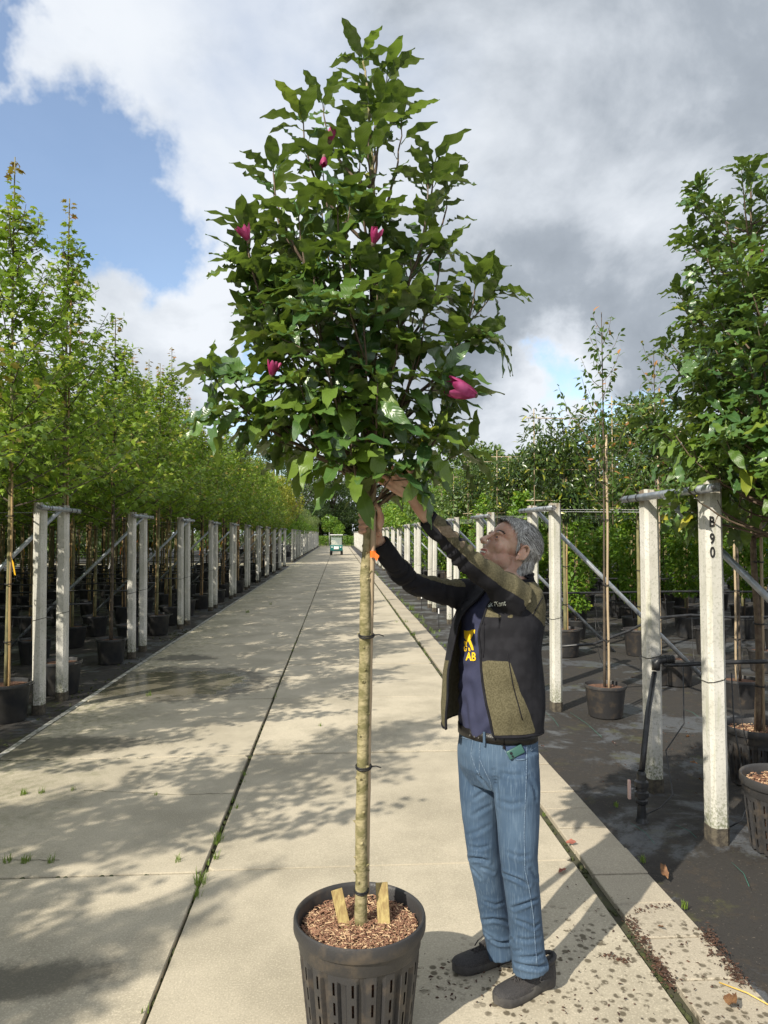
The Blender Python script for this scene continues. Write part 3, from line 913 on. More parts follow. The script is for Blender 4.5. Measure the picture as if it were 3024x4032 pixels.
def magnolia(root, leader, branches, n_parts, lower_z, pale_frac, cam_local, leaf_len=(.12, .172), twig_r=.0065, extra_whorls=5, name_branch=True, dens=.034, keep_out=(), twz=3.05):
    """leader: list of points; branches: (start, ctrl, tip, leafy) ; leaves as parts (largest in view) and the rest as one mesh"""
    recs = []
    def add_leaf(p, d, n, s, pale):
        recs.append((p, d, n, s, pale))
    def leaves_on(pts, leafy, rb):
        seg = [(pts[i + 1] - pts[i]).length for i in range(len(pts) - 1)]
        tot = sum(seg); nodes = max(3, int(tot * leafy / dens * (.8 if pts[-1].z > 2.9 else 1))); ang = random.uniform(0, 6.28)
        for k in range(nodes):
            f = 1 - leafy + leafy * (k + .5) / nodes
            dist = f * tot; i = 0
            while i < len(seg) - 1 and dist > seg[i]: dist -= seg[i]; i += 1
            p = pts[i].lerp(pts[i + 1], min(1, dist / max(seg[i], 1e-6)))
            t = (pts[i + 1] - pts[i]).normalized()
            ang += 2.4 + random.uniform(-.4, .4)
            x = t.orthogonal().normalized(); y = t.cross(x)
            out = x * math.cos(ang) + y * math.sin(ang)
            low = p.z < lower_z
            d = out * random.uniform(.55, 1.0) + t * random.uniform(.7, 1.3) + Vector((0, 0, random.uniform(.0, .65)))
            if low: d = out * random.uniform(.8, 1.1) + t * random.uniform(.3, .8)
            pale = random.random() < (pale_frac if low else .06)
            if low: d += Vector((0, 0, random.uniform(-.95, -.05)))
            n = Vector((0, 0, .8)) - out * (.15 if low else .5) + t * .2 + rv(.30) + Vector((0, -.25, 0))
            s = random.uniform(*leaf_len) * (.82 + .3 * f if not low else 1.0) * (.86 if p.z > 3.0 else 1)
            if any((p + d.normalized() * s * .6 - q).length < r for q, r in keep_out): continue
            add_leaf(p + out * rb, d.normalized(), n, s, pale)
        # whorl at the tip
        t = (pts[-1] - pts[-2]).normalized(); x = t.orthogonal().normalized(); y = t.cross(x); a0 = random.uniform(0, 6)
        for k in range(extra_whorls):
            a = a0 + k * 2 * PI / extra_whorls + random.uniform(-.3, .3)
            out = x * math.cos(a) + y * math.sin(a)
            if any((pts[-1] - q).length < r for q, r in keep_out): continue
            add_leaf(pts[-1], (t * random.uniform(.7, 1.3) + out * .8).normalized(), (t * .6 - out * .9 + Vector((0, 0, .7)) + rv(.15)), random.uniform(.75, 1.0) * leaf_len[1], random.random() < .15)
    for (a, c, b_, leafy) in branches:
        pts = bez(a, c, b_, 9)
        mb = MB(); L_ = (b_ - a).length
        r0 = twig_r * (.75 + .9 * L_)
        mb.tube([p + rv(.002) for p in pts], [r0 * (1 - .72 * i / 9) for i in range(10)], 6)
        # side twigs
        for _ in range(int(L_ / .26) if b_.z < twz else 0):
            i = random.randint(3, 7); p = pts[i]
            t = (pts[i + 1] - pts[i]).normalized()
            q = p + (t * .7 + rv(.45) + Vector((0, 0, .25))).normalized() * random.uniform(.09, .2)
            tw = bez(p, (p + q) / 2 + rv(.01), q, 3)
            mb.tube(tw, [.0035, .003, .0025, .002], 5)
            leaves_on(tw, .85, .003)
        mb.build('branch', M['bark_twig'], root, smooth=True)
        leaves_on(pts, leafy, .004)
    # the leader's own leaves
    leaves_on(leader, .45, .006)
    # which leaves show largest: near the camera first
    order = sorted(range(len(recs)), key=lambda i: (recs[i][0] - cam_local).length - recs[i][3] * 1.0)
    first = set(order[:n_parts])
    leaf_me = {}
    for pale in (0, 1):
        for ti, (V, F, U) in enumerate(MAG):
            leaf_me[(ti, pale)] = combine('leaf', [MAG[ti]], [(0, 0, 0)], [(1, 0, 0)], [(0, 0, 1)], [1.0], [M['mag_pale'] if pale else M['mag_leaf']], tint=np.zeros(1))
    rest = ([], [], [], [], [])
    for i, (p, d, n, s, pale) in enumerate(recs):
        if i in first:
            X = d.normalized(); Z = (n - X * n.dot(X))
            Z = Z.normalized() if Z.length > 1e-4 else X.orthogonal().normalized()
            Y = Z.cross(X)
            o = bpy.data.objects.new('leaf', leaf_me[(random.randrange(len(MAG)), int(pale))])
            C.objects.link(o); o.parent = root
            mt = Matrix(((X.x, Y.x, Z.x, p.x), (X.y, Y.y, Z.y, p.y), (X.z, Y.z, Z.z, p.z), (0, 0, 0, 1)))
            o.matrix_basis = mt @ Matrix.Diagonal((s, s * random.uniform(.9, 1.15), s, 1))
        else:
            rest[0].append(p); rest[1].append(d); rest[2].append(n); rest[3].append(s); rest[4].append(int(pale))
    if rest[0]:
        me = combine('leaves', MAG, rest[0], rest[1], rest[2], rest[3], [M['mag_leaf'], M['mag_pale']], midx=rest[4])
        o = link('leaves', me, root); tag(o, kind='stuff')
    return len(recs)

def d2(x, y, Y):           # point from the 1659 px wide preview of the photograph
    return at(x * 3024 / 1659, y * 3024 / 1659, Y)

# ---- the magnolia that the man holds
HY = 2.66
hero = empty('potted_magnolia', (0.078, HY, 0))
tag(hero, 'tall magnolia in a ribbed pot on the path, held by the man', 'potted tree', 'magnolias in ribbed pots')
O = Vector(hero.location)
ribbed_pot(hero, .24, .414)
soil_disc(hero, .212, .355)
b = MB()
for _ in range(4200):
    a = random.uniform(0, 6.283); r = .207 * random.random() ** .5
    s = random.uniform(.003, .010)
    R = (Matrix.Rotation(random.uniform(0, 6.28), 3, 'Z') @ Matrix.Rotation(random.gauss(0, .5), 3, 'X'))
    b.box((r * math.cos(a), r * math.sin(a), .368 + random.uniform(-.004, .008) + .008 * (1 - r / .2)), (s * random.uniform(.9, 3.2), s * .38, s * .2), M=R, mi=0 if random.random() < .75 else 1)
tag(b.build('wood_chips', [M['chip'], M['chip_light']], hero), kind='stuff')

trunk_px = [(779, 1965), (781, 1900), (780, 1800), (783, 1655), (786, 1520), (789, 1372), (789, 1250), (795, 1165), (798, 1100), (802, 1000), (803, 900), (806, 800), (806, 700), (806, 600), (808, 500), (806, 400), (800, 300), (796, 220), (790, 160), (784, 130)]
tr = [d2(x, y, HY) - O for x, y in trunk_px]
tr[0].z = min(tr[0].z, .35)
rads = [.0235, .0225, .0215, .0215, .0210, .0205, .0200, .0185, .0175, .0165, .0150, .0135, .012, .0105, .009, .0075, .006, .005, .004, .003]
b = MB()
# dense trunk with rings and knots
P = []; Rr = []
for i in range(len(tr) - 1):
    for k in range(6):
        t = k / 6; P.append(tr[i].lerp(tr[i + 1], t) + rv(.0006)); Rr.append((rads[i] * (1 - t) + rads[i + 1] * t) * (1 + random.uniform(-.025, .03)))
P.append(tr[-1]); Rr.append(rads[-1])
b.tube(P, Rr, 14)
for i in range(40):
    k = random.randint(4, 50); p = P[k]; a = random.uniform(PI * .9, PI * 2.1)
    b.ellipsoid(p + Vector((math.cos(a), math.sin(a), 0)) * Rr[k] * .9, (.006, .006, .005 + .004 * random.random()), n=8, m=5)
    if random.random() < .5:
        b.tube([p + Vector((math.cos(a), math.sin(a), 0)) * Rr[k], p + Vector((math.cos(a), math.sin(a), .2)) * (Rr[k] + .008)], [.0035, .0025], 6)
b.build('trunk', M['bark_mag'], hero, smooth=True)
trunk_at = lambda z: next((tr[i].lerp(tr[i + 1], (z - tr[i].z) / (tr[i + 1].z - tr[i].z)) for i in range(len(tr) - 1) if tr[i].z <= z <= tr[i + 1].z), tr[-1])
# cane beside the trunk
cane = [d2(x, y, HY + (.012 if y > 1400 else .004 if y > 1250 else -.02)) - O for x, y in ((792, 1930), (795, 1700), (798, 1500), (802, 1300), (806, 1165), (808, 1050), (809, 900), (808, 790))]
b = MB(); CP = []; CR = []
for i in range(len(cane) - 1):
    for k in range(5):
        CP.append(cane[i].lerp(cane[i + 1], k / 5)); CR.append(.0092 + (.0012 if k == 0 else 0))
CP.append(cane[-1]); CR.append(.009)
b.tube(CP, CR, 10)
b.build('bamboo_cane', M['pale_cane'], hero, smooth=True)
ties(hero, [trunk_at((d2(790, y, HY) - O).z) + Vector((.004, -.004, 0)) for y in (1372, 1655)], .026)
ties(hero, [trunk_at((d2(790, y, HY) - O).z) for y in (1922, 888, 1108)], .024, tail=False)
# orange label on the cane
lb = MB(); p = d2(806, 1197, HY - .033) - O
lb.tube([p + Vector((0, 0, .012)), p + Vector((0, 0, -.012))], .0112, 10)
lb.add([p + Vector((.004, -.012, .010)), p + Vector((.022, -.016, -.006)), p + Vector((.012, -.014, -.026)), p + Vector((.004, -.012, -.012))], [(0, 1, 2, 3)])
lb.build('label', M['tag_orange'], hero)

# branches: tip in the preview, depth offset, how far below the tip the branch leaves the trunk, leafy share
BR = [(604, 240, -.05, .42, .6), (655, 215, .12, .35, .6), (540, 345, -.10, .5, .55), (545, 395, .14, .45, .6), (880, 150, .06, .28, .7), (915, 235, -.08, .36, .7), (850, 190, -.12, .26, .7),
      (985, 335, -.02, .62, .60), (1010, 400, .10, .45, .5), (975, 370, -.12, .5, .5), (480, 485, -.06, .55, .55), (520, 500, .10, .5, .5), (500, 560, .0, .5, .5), (600, 430, -.25, .5, .6), (660, 450, .20, .45, .7),
      (700, 400, -.30, .45, .7), (790, 430, -.26, .38, .7), (850, 440, -.16, .35, .6), (740, 520, -.36, .42, .7), (640, 560, -.34, .46, .7), (820, 560, -.34, .42, .7), (930, 520, -.20, .42, .6), (1000, 540, .0, .4, .55),
      (1075, 595, -.02, .50, .40), (1045, 660, .10, .40, .45), (1040, 720, -.10, .34, .4), (960, 640, -.26, .40, .6), (880, 620, -.40, .42, .7), (540, 600, -.02, .42, .55), (520, 680, .12, .40, .5), (570, 720, -.16, .36, .6), (640, 660, -.38, .38, .7), (700, 640, .32, .42, .7),
      (780, 660, -.44, .36, .7), (860, 700, .34, .42, .7), (930, 740, -.30, .32, .5), (410, 790, -.04, .34, .38), (450, 800, .12, .30, .36), (470, 850, -.14, .22, .38), (560, 770, .04, .36, .5), (600, 800, -.24, .33, .6), (680, 760, -.40, .34, .7), (760, 800, .36, .36, .7), (820, 790, -.42, .32, .6),
      (560, 900, -.10, .16, .45), (600, 930, .16, .16, .5), (620, 880, -.28, .22, .6), (690, 900, .22, .22, .6), (720, 980, -.30, .10, .6), (660, 960, .05, .14, .5), (740, 930, -.36, .20, .6), (840, 900, -.34, .20, .5), (1030, 842, -.12, .38, .22),
      (900, 890, .10, .20, .5), (985, 900, -.12, .26, .45), (1000, 960, .06, .18, .45), (960, 930, -.26, .22, .5), (940, 1010, -.10, .10, .5), (860, 1000, -.28, .10, .5), (760, 1040, -.20, .05, .6), (800, 1020, .22, .08, .6), (910, 960, .26, .16, .5),
      (760, 300, -.22, .32, .7), (720, 330, .18, .3, .7), (830, 250, .14, .26, .7), (790, 230, -.16, .24, .7), (650, 330, -.12, .4, .6), (600, 500, .22, .42, .6)]
brs = []
for (x, y, dy, drop, leafy) in BR:
    if (x, y) == (1030, 842): leafy = .25
    tip = d2(x, y, HY + dy * .95) - O
    tip = tip - (tip - trunk_at(tip.z)).normalized() * .085 - Vector((0, 0, .035))      # the last leaf reaches the outline
    z0 = max(tip.z - drop * 1.05, 1.83 + random.uniform(0, .08))
    st = trunk_at(z0)
    h = Vector((tip.x - st.x, tip.y - st.y, 0))
    ctrl = st + h * (.95 if tip.z > 2.5 else .7) + Vector((0, 0, (tip.z - st.z) * .34))
    brs.append((st, ctrl, tip, leafy))
nl = magnolia(hero, tr[10:], brs, 300, 2.32, .62, Vector((0, 0, CAM_H)) - O, keep_out=[(d2(795, 1118, HY - .05) - O, .135), (d2(795, 1160, HY - .05) - O, .14), (d2(862, 1050, 2.45) - O, .045), (d2(900, 1095, 2.5) - O, .08)], dens=.043)
print('hero leaves', nl)
for (x, y, dy, ax, sz, op) in ((1028, 853, -.22, (-1, -.2, .25), .105, .30), (537, 520, -.20, (-.5, -.3, 1), .052, .35), (806, 526, -.36, (.3, -.5, .8), .050, .25), (586, 812, -.18, (.25, -.2, 1), .052, .3), (712, 305, -.20, (.3, -.2, 1), .042, .15), (700, 340, -.18, (0, -.3, -1), .036, .2)):
    flower(hero, d2(x, y, HY + dy) - O, ax, sz, op)

# two wooden slats in the pot, each a thing of its own
M['slat_wood'] = mat_basic('sawn_softwood', (0.42, 0.33, 0.13), 0.8, (0.26, 0.18, 0.07), scale=9, bump=.3, stretch=(6, 6, .5))
def slat(p0, p1, w, t, label):
    p0, p1 = Vector(p0), Vector(p1); d = (p1 - p0); ln = d.length; d.normalize()
    x = Vector((1, 0, 0)); x = (x - d * x.dot(d)).normalized(); y = d.cross(x)
    R = Matrix((x, y, d)).transposed()
    b = MB(); b.box((0, 0, 0), (w, t, ln), M=R)
    o = b.build('wooden_slat', M['slat_wood']); o.location = (p0 + p1) / 2
    bevel(o, .0015, 1)
    tag(o, label, 'slat', 'wooden slats in the pot')
slat(gpt(1362, 3665, .350), d2(727, 1921, 2.71), .042, .016, 'reddish stained wooden slat leaning in the pot left of the trunk')
slat(gpt(1514, 3668, .350), d2(824, 1906, 2.72), .045, .020, 'yellowish wooden slat leaning in the pot right of the trunk')

# ------------------------------------------------------- frames of paired posts
def post_mesh(variant):
    b = MB(); w, d, c, h = .105, .125, .022, 2.11
    poly = [(-w / 2, -d / 2 + c), (-w / 2 + c, -d / 2), (w / 2 - c, -d / 2), (w / 2, -d / 2 + c), (w / 2, d / 2 - c), (w / 2 - c, d / 2), (-w / 2 + c, d / 2), (-w / 2, d / 2 - c)]
    r2 = random.Random(variant)
    zs = [.075, .6, 1.2, 1.8, h]
    P = []
    for z in zs:
        for x, y in poly: P.append((x + r2.uniform(-.0015, .0015), y + r2.uniform(-.0015, .0015), z + (r2.uniform(-.006, .004) if z == h else 0)))
    F = []
    for i in range(len(zs) - 1):
        for k in range(8): F.append((i * 8 + k, i * 8 + (k + 1) % 8, (i + 1) * 8 + (k + 1) % 8, (i + 1) * 8 + k))
    F.append(tuple(range(32, 40)))
    b.add(P, F)
    return b.mesh('post', M['post']), poly
post_meshes = [post_mesh(i)[0] for i in range(4)]
_, post_poly = post_mesh(0)
cb = MB(); cb.prism([(x * 1.05, y * 1.05) for x, y in post_poly], -.08, .078); collar_me = cb.mesh('collar', M['collar'])

def make_frame(side, gap):
    """side -1: left of the path, +1: right; pipe on the path side, brace leaning away"""
    f = empty('tree_support')
    for i, y in enumerate((0, gap)):
        p = link('post', post_meshes[(i + (side > 0) * 2)], f, loc=(0, y, 0))
        link('collar', collar_me, p)
        p.rotation_euler = (0, 0, 0)
        b = MB(); b.tube([(x * 1.03, y2 * 1.03, .93 + .012 * x / .05) for x, y2 in post_poly + post_poly[:1]], .003, 4, caps=False)
        b.build('wire_loop', M['twine'], p)
    px_ = -side * .080
    b = MB(); b.tube([(px_, -.20, 2.055), (px_, gap + .22, 2.055)], .026, 12)
    b.tube([(px_, -.17, 2.055), (px_, -.22, 2.055)], .019, 10); b.tube([(px_, gap + .2, 2.055), (px_, gap + .26, 2.055)], .019, 10)
    pipe = b.build('pipe', M['galv'], f, smooth=True)
    for y in (-.035, .035, gap - .03, gap * .45, gap * .45 + .07, gap + .12):
        b = MB(); b.tube([(px_, y, 2.055), (px_, y + .014, 2.055)], .0285, 12)
        b.build('band', M['black_strap'] if abs(y - gap * .45) > .1 else M['galv'], pipe, smooth=False)
    for y in (-.225, gap + .25):
        b = MB(); b.box((px_, y, 2.055), (.03, .03, .05)); b.tube([(px_ - .03, y, 2.055), (px_ + .03, y, 2.055)], .008, 6)
        b.build('bolt', M['bolt'], pipe)
    yb = gap * .48
    b = MB(); b.tube([(px_, yb, 2.04), (side * 2.0, yb, -.02)], .024, 10)
    b.build('brace', M['galv'], f, smooth=True)
    return f
ords = ['nearest', 'second', 'third', 'fourth', 'fifth', 'sixth', 'seventh', 'eighth', 'ninth', 'tenth', 'eleventh', 'twelfth', 'thirteenth', 'fourteenth', 'fifteenth', 'sixteenth', 'seventeenth', 'eighteenth', 'nineteenth', 'twentieth',
        'twenty-first', 'twenty-second', 'twenty-third', 'twenty-fourth', 'twenty-fifth', 'twenty-sixth', 'twenty-seventh', 'twenty-eighth', 'twenty-ninth', 'thirtieth', 'thirty-first', 'thirty-second', 'thirty-third', 'thirty-fourth']
fl = make_frame(-1, .61)
fr = make_frame(1, .85)
LFY = [7.50 + 3.24 * k for k in range(31)]
LFY = [y for y in LFY if not 40 < y < 44] 
RFY = [4.16 + 3.14 * k for k in range(33)]
for i, y in enumerate(LFY):
    o = fl if i == 0 else copy_tree(fl)
    o.location = (-3.015, y, 0); o.rotation_euler = (((i * 37) % 11 - 5) * .0016, ((i * 53) % 13 - 6) * .0014, 0)
    tag(o, f'concrete post pair with pipe and brace, {ords[i]} along the left edge of the path', 'post frame', 'post frames along the left of the path')
for i, y in enumerate(RFY):
    o = fr if i == 0 else copy_tree(fr)
    o.location = (2.225, y, 0); o.rotation_euler = (((i * 41) % 11 - 4) * .0013, ((i * 29) % 13 - 4) * .0012, 0)
    tag(o, 'concrete post pair marked B90 with pipe and brace, nearest on the right' if i == 0 else f'concrete post pair with pipe and brace, {ords[i]} along the right edge of the path', 'post frame', 'post frames along the right of the path')
# the near left frame stands outside the picture but throws its shadow
# stencilled characters on the near right post
def text_mesh(s, size, mat, name='lettering', extrude=.0, bold=0.0):
    cu = bpy.data.curves.new('txt', 'FONT'); cu.body = s; cu.size = size; cu.align_x = 'CENTER'; cu.align_y = 'CENTER'; cu.extrude = extrude; cu.offset = bold
    o = bpy.data.objects.new('txt', cu); C.objects.link(o)
    dg = bpy.context.evaluated_depsgraph_get()
    me = bpy.data.meshes.new_from_object(o.evaluated_get(dg))
    bpy.data.objects.remove(o); me.name = name
    me.materials.clear(); me.materials.append(mat)
    return me
M['stencil'] = mat_basic('black_stencil_paint', (0.015, 0.015, 0.015), .8)
near_post = KIDS[fr.name][0]
for ch, z in (('B', 1.86), ('9', 1.76), ('0', 1.68)):
    o = link('character', text_mesh(ch, .085, M['stencil'], 'character', bold=.0028), near_post, loc=(-.024, -.0655, z))
    o.rotation_euler = (math.radians(90), 0, 0); o.scale = (.75, 1, 1)

# ------------------------------------------------------------- potted maples
def trunk_with_stake(root, h, r0, bark, z0=.30, stake_h=2.6, stake_mat=None, wob=.01, stake_r=.011, two=False, tagmat=None):
    b = MB(); n = 14; P = []
    for i in range(n + 1):
        t = i / n; P.append(Vector((math.sin(t * 5 + r0 * 900) * wob, math.cos(t * 4 + r0 * 700) * wob, z0 + (h - z0) * t)))
    b.tube(P, [r0 * (1 - .85 * (i / n) ** 1.2) + .002 for i in range(n + 1)], 9)
    tr_ = b.build('trunk', bark, root, smooth=True)
    for k in range(2 if two else 1):
        sx = .03 if k == 0 else -.028
        s = MB(); nn = 12
        s.tube([Vector((sx + .004 * math.sin(i), -.018, .2 + (stake_h - .2) * i / nn)) for i in range(nn + 1)], [stake_r * (1.0 + (.08 if i % 2 else 0)) for i in range(nn + 1)], 8)
        s.build('stake', stake_mat or M['bamboo'], root, smooth=True)
    if tagmat:
        q = MB(); q.add([(.04, -.03, 1.55), (.065, -.035, 1.50), (.085, -.03, 1.38), (.07, -.03, 1.385), (.05, -.032, 1.49)], [(0, 1, 2, 3, 4)])
        q.build('label', tagmat, root)
    ties(root, [(.012, -.01, z) for z in (.75, 1.3, 1.95)], r0 + .016, tail=False)
    return P

def maple_crown(h, seed, spread=1.0, zb=2.0, nb=42, leaf=(.065, .115), leader=True):
    random.seed(seed)
    pos = []; d_ = []; n_ = []; s_ = []; mi = []; twigs = MB()
    def lf(p, out, t, f_top):
        for sgn in (-1, 1):
            side = t.cross(Vector((0, 0, 1))); side = side.normalized() if side.length > .1 else Vector((1, 0, 0))
            rot = Matrix.Rotation(random.uniform(0, PI), 3, t)
            d = (rot @ side) * sgn + t * .35 + Vector((0, 0, random.uniform(-.55, .15)))
            d.normalize()
            pos.append(p + d * random.uniform(.02, .05)); d_.append(d)
            n_.append(Vector((0, 0, 1)) + rv(.38)); s_.append(random.uniform(*leaf) * (1 - .25 * f_top))
            mi.append(f_top if isinstance(f_top, int) else 0)
    for i in range(nb):
        f = (i + .5) / nb
        z = zb + f ** 1.05 * (h - zb) * .82
        a = i * 2.4 + random.uniform(-.3, .3)
        ln = spread * (1.02 * (1 - f) ** .75 + .22) * random.uniform(.75, 1.15)
        el = math.radians(28 + 34 * f + random.uniform(-8, 8))
        out = Vector((math.cos(a), math.sin(a), 0))
        s0 = Vector((0, 0, z)); tip = s0 + out * ln * math.cos(el) + Vector((0, 0, ln * math.sin(el)))
        ctrl = s0 + out * ln * .5 * math.cos(el * .7) + Vector((0, 0, ln * .35 * math.sin(el)))
        pts = bez(s0, ctrl, tip, 8)
        twigs.tube(pts[::2], [.008, .006, .005, .0035, .002], 5)
        young = random.random() < .42
        def run(pp, step=.052):
            L_ = sum((pp[k + 1] - pp[k]).length for k in range(len(pp) - 1)); nn = int(L_ / step)
            for k in range(1, nn + 1):
                g = k / nn
                if g < .18: continue
                x = g * (len(pp) - 1); q = min(int(x), len(pp) - 2)
                p = pp[q].lerp(pp[q + 1], x - q); t = (pp[q + 1] - pp[q]).normalized()
                kk = 1 if (g > .80 and young) else 0
                for sgn in (-1, 1):
                    rot = Matrix.Rotation(random.uniform(0, PI), 3, t); sd = t.orthogonal().normalized()
                    d = (rot @ sd) * sgn + t * .4 + Vector((0, 0, random.uniform(-.6, .1))); d.normalize()
                    pos.append(p + d * random.uniform(.015, .05)); d_.append(d); n_.append(Vector((0, 0, 1)) + rv(.4)); s_.append(random.uniform(*leaf) * (1 - .3 * g)); mi.append(kk)
        run(pts)
        for _ in range(3):
            k = random.randint(2, 6); q = pts[k]
            e = q + (Vector((random.gauss(0, 1), random.gauss(0, 1), random.uniform(.2, 1.4))) + out * .7).normalized() * ln * random.uniform(.25, .5)
            tw = bez(q, (q + e) / 2 + Vector((0, 0, -.02)), e, 4)
            twigs.tube(tw[::2], [.004, .003, .0018], 4); run(tw)
    # leader
    top = Vector((0, 0, h)); z = zb + .3
    while z < h:
        f = (z - zb) / (h - zb)
        for sgn in (0, 1):
            a = random.uniform(0, 6.28); d = Vector((math.cos(a), math.sin(a), random.uniform(-.5, .3))).normalized()
            pos.append(Vector((0, 0, z)) + d * .03); d_.append(d); n_.append(Vector((0, 0, 1)) + rv(.4)); s_.append(random.uniform(*leaf) * (1.05 - .35 * f)); mi.append(2 if z > h - .22 else (1 if z > h - .7 else 0))
        z += .03
    random.seed(seed + 99)
    me = combine('crown', MAPLE, pos, d_, n_, s_, [M['maple_leaf'], M['maple_tip'], M['red_tip']], midx=mi)
    return me, twigs

maples = []
for v, (h, sp, two, tg) in enumerate(((5.45, 1.0, False, M['tag_yellow']), (5.15, 1.1, False, M['tag_white']), (5.6, .92, True, None), (5.0, 1.05, True, M['tag_orange']), (4.9, .9, False, None))):
    r = empty('potted_maple')
    plain_pot(r, .225 if v % 2 == 0 else .205, .36)
    trunk_with_stake(r, h, .021 + .002 * (v % 3), M['bark_maple'] if v % 2 == 0 else M['bark_dark'], stake_h=2.7 + .9 * (v % 3), two=two, tagmat=tg)
    me, tw = maple_crown(h, 40 + v, sp)
    tw.build('branches', M['bark_dark'], r)
    o = link('crown', me, r); tag(o, kind='stuff')
    print('maple leaves', len(me.polygons) // 12)
    maples.append(r)
random.seed(21)
used = set()
row_y = [7.25, 8.45, 10.35, 11.8, 13.2, 14.6, 16.2, 17.8, 19.4, 21.0, 22.6, 24.2, 25.8, 27.4, 29.2, 31.0, 32.8, 34.6, 36.4]
near_rows = [5.45, 4.0, 2.5, 1.0, -.5, -2.0, -3.5]
def place_maple(x, y, label, sc=1.0, v=None):
    v = random.randrange(5) if v is None else v
    if v not in used: o = maples[v]; used.add(v)
    else: o = copy_tree(maples[v])
    o.location = (x, y, -.015); o.rotation_euler = (random.uniform(-.012, .012), random.uniform(-.012, .012), random.uniform(-.5, .5) + (0 if random.random() < .5 else PI)); o.scale = (sc, sc, sc * random.uniform(.93, 1.04))
    tag(o, label, 'potted tree', 'maples in black pots left of the path')
    return o
for ri, y in enumerate(row_y):
    ncol = 10
    for k in range(ncol):
        x = -3.17 - 1.12 * k + random.uniform(-.08, .08) - (.0 if k or ri in (0, 1, 2) else random.uniform(0, .25))
        yy = y + (random.uniform(-.12, .12) if not (k == 0 and ri < 3) else 0)
        place_maple(x, yy, f'slender maple in a black pot, {ords[k]} from the path in the {ords[ri]} row', v=(0, 2, 1)[ri] if (k == 0 and ri < 3) else None)
for ri, y in enumerate(near_rows):
    for k in range(4):
        x = -3.30 - 1.15 * k + random.uniform(-.1, .1)
        if x > NEAR_LIMIT(y) or random.random() < .22: continue
        place_maple(x, y + random.uniform(-.2, .2), f'maple beside the camera, {ords[k]} from the path in the {ords[ri]} row out of view', sc=.95)

for i in range(2):
    place_maple(-4.9 + random.uniform(-.2, .2), -4.2 + 3.1 * i, f'maple beside the camera in the offset line, {ords[i]} counted from behind', sc=.95)
# ------------------------------------------------------- shrubs beyond the gap
def blob_crown(n, fn, leafsz, tmpl, mats, name='crown', up=.5, midx=None):
    pos, d_, n_, s_ = [], [], [], []
    for _ in range(n):
        p, out = fn()
        pos.append(p); d = (out * .8 + rv(.5) + Vector((0, 0, -.2))).normalized()
        d_.append(d); n_.append(Vector((0, 0, up)) + out * .5 + rv(.45)); s_.append(random.uniform(.7, 1.25) * leafsz)
    return combine(name, tmpl, pos, d_, n_, s_, mats)
def ell_fn(cz, rx, rz, lumps=9, shell=.45, seed=0):
    r2 = random.Random(seed)
    L_ = [(Vector((r2.gauss(0, .42) * rx, r2.gauss(0, .42) * rx, cz + r2.uniform(-.75, .8) * rz)), r2.uniform(.35, .6) * rx) for _ in range(lumps)]
    def f():
        c, r = random.choice(L_)
        v = rv(1).normalized()
        p = c + Vector((v.x, v.y, v.z * .8)) * r * (1 - shell * random.random() ** 2)
        return p, v
    return f
def shrub(kind, mat, n, cz, rx, rz, leafsz, trunk_h, pot=True, seed=0, tmpl=None, lumps=12, bark=None, r0=.02):
    r = empty(kind)
    random.seed(seed)
    if pot: plain_pot(r, .21, .34, handles=False)
    b = MB(); b.tube([(0, 0, .2 if pot else 0), (.02, .01, trunk_h * .5), (0, 0, trunk_h), (.03, 0, cz + rz * .6)], [r0 * 1.2, r0, r0 * .8, r0 * .3], 8)
    for k in range(7):
        a = k * 2.4; q = Vector((math.cos(a) * rx * .6, math.sin(a) * rx * .6, cz + random.uniform(-.3, .6) * rz))
        b.tube([(0, 0, trunk_h * .95), q * .5 + Vector((0, 0, trunk_h * .5)), q], [r0 * .6, r0 * .4, r0 * .15], 5)
    b.build('trunk', bark or M['bark_dark'], r, smooth=True)
    me = blob_crown(n, ell_fn(cz, rx, rz, lumps, seed=seed), leafsz, tmpl or SMALL, [mat])
    o = link('crown', me, r); tag(o, kind='stuff')
    return r
def scatter(protos, spots, labelfn, cat, group, sj=.12):
    used_ = set()
    for i, (x, y, k, s) in enumerate(spots):
        if k not in used_: o = protos[k]; used_.add(k)
        else: o = copy_tree(protos[k])
        o.location = (x, y, -.015); o.rotation_euler = (0, 0, random.uniform(0, 6.28))
        ss = s * random.uniform(1 - sj, 1 + sj); o.scale = (ss, ss, ss)
        tag(o, labelfn(i, k), cat, group)
sp = [shrub('potted_shrub', M['gold_leaf'], 2600, 2.9, .85, 1.2, .12, 1.8, seed=5), shrub('potted_shrub', M['olive_leaf'], 2600, 2.4, .9, 1.2, .12, 1.3, seed=6, tmpl=NARROW),
      shrub('potted_shrub', M['purple_leaf'], 2400, 2.9, .6, 1.5, .12, 1.4, seed=7), shrub('potted_shrub', M['bush_leaf'], 2600, 2.4, .85, 1.1, .12, 1.3, seed=8)]
knd = ['golden green', 'feathery olive', 'dark purple', 'bright green']
spots = []
seq = [0, 0, 0, 0, 3, 0, 3, 2, 2, 1, 3, 1, 1, 2, 1, 1, 3, 1, 1, 1, 1, 1, 1, 3, 1, 1]
for i, k in enumerate(seq):
    y = 38.6 + i * 2.55 + (0 if i < 1 else 3.2 if i > 0 else 0)
    spots.append((-3.9 - random.uniform(0, .4), y, k, 1.25 if i < 5 else 1.15))
    spots.append((-5.6 - random.uniform(0, .6), y + random.uniform(-.6, .6), k if random.random() < .6 else random.randrange(4), 1.45 if i < 5 else 1.3))
    if i % 2 == 0: spots.append((-8.2, y, random.choice((1, 3, 0)), 1.6))
random.seed(3)
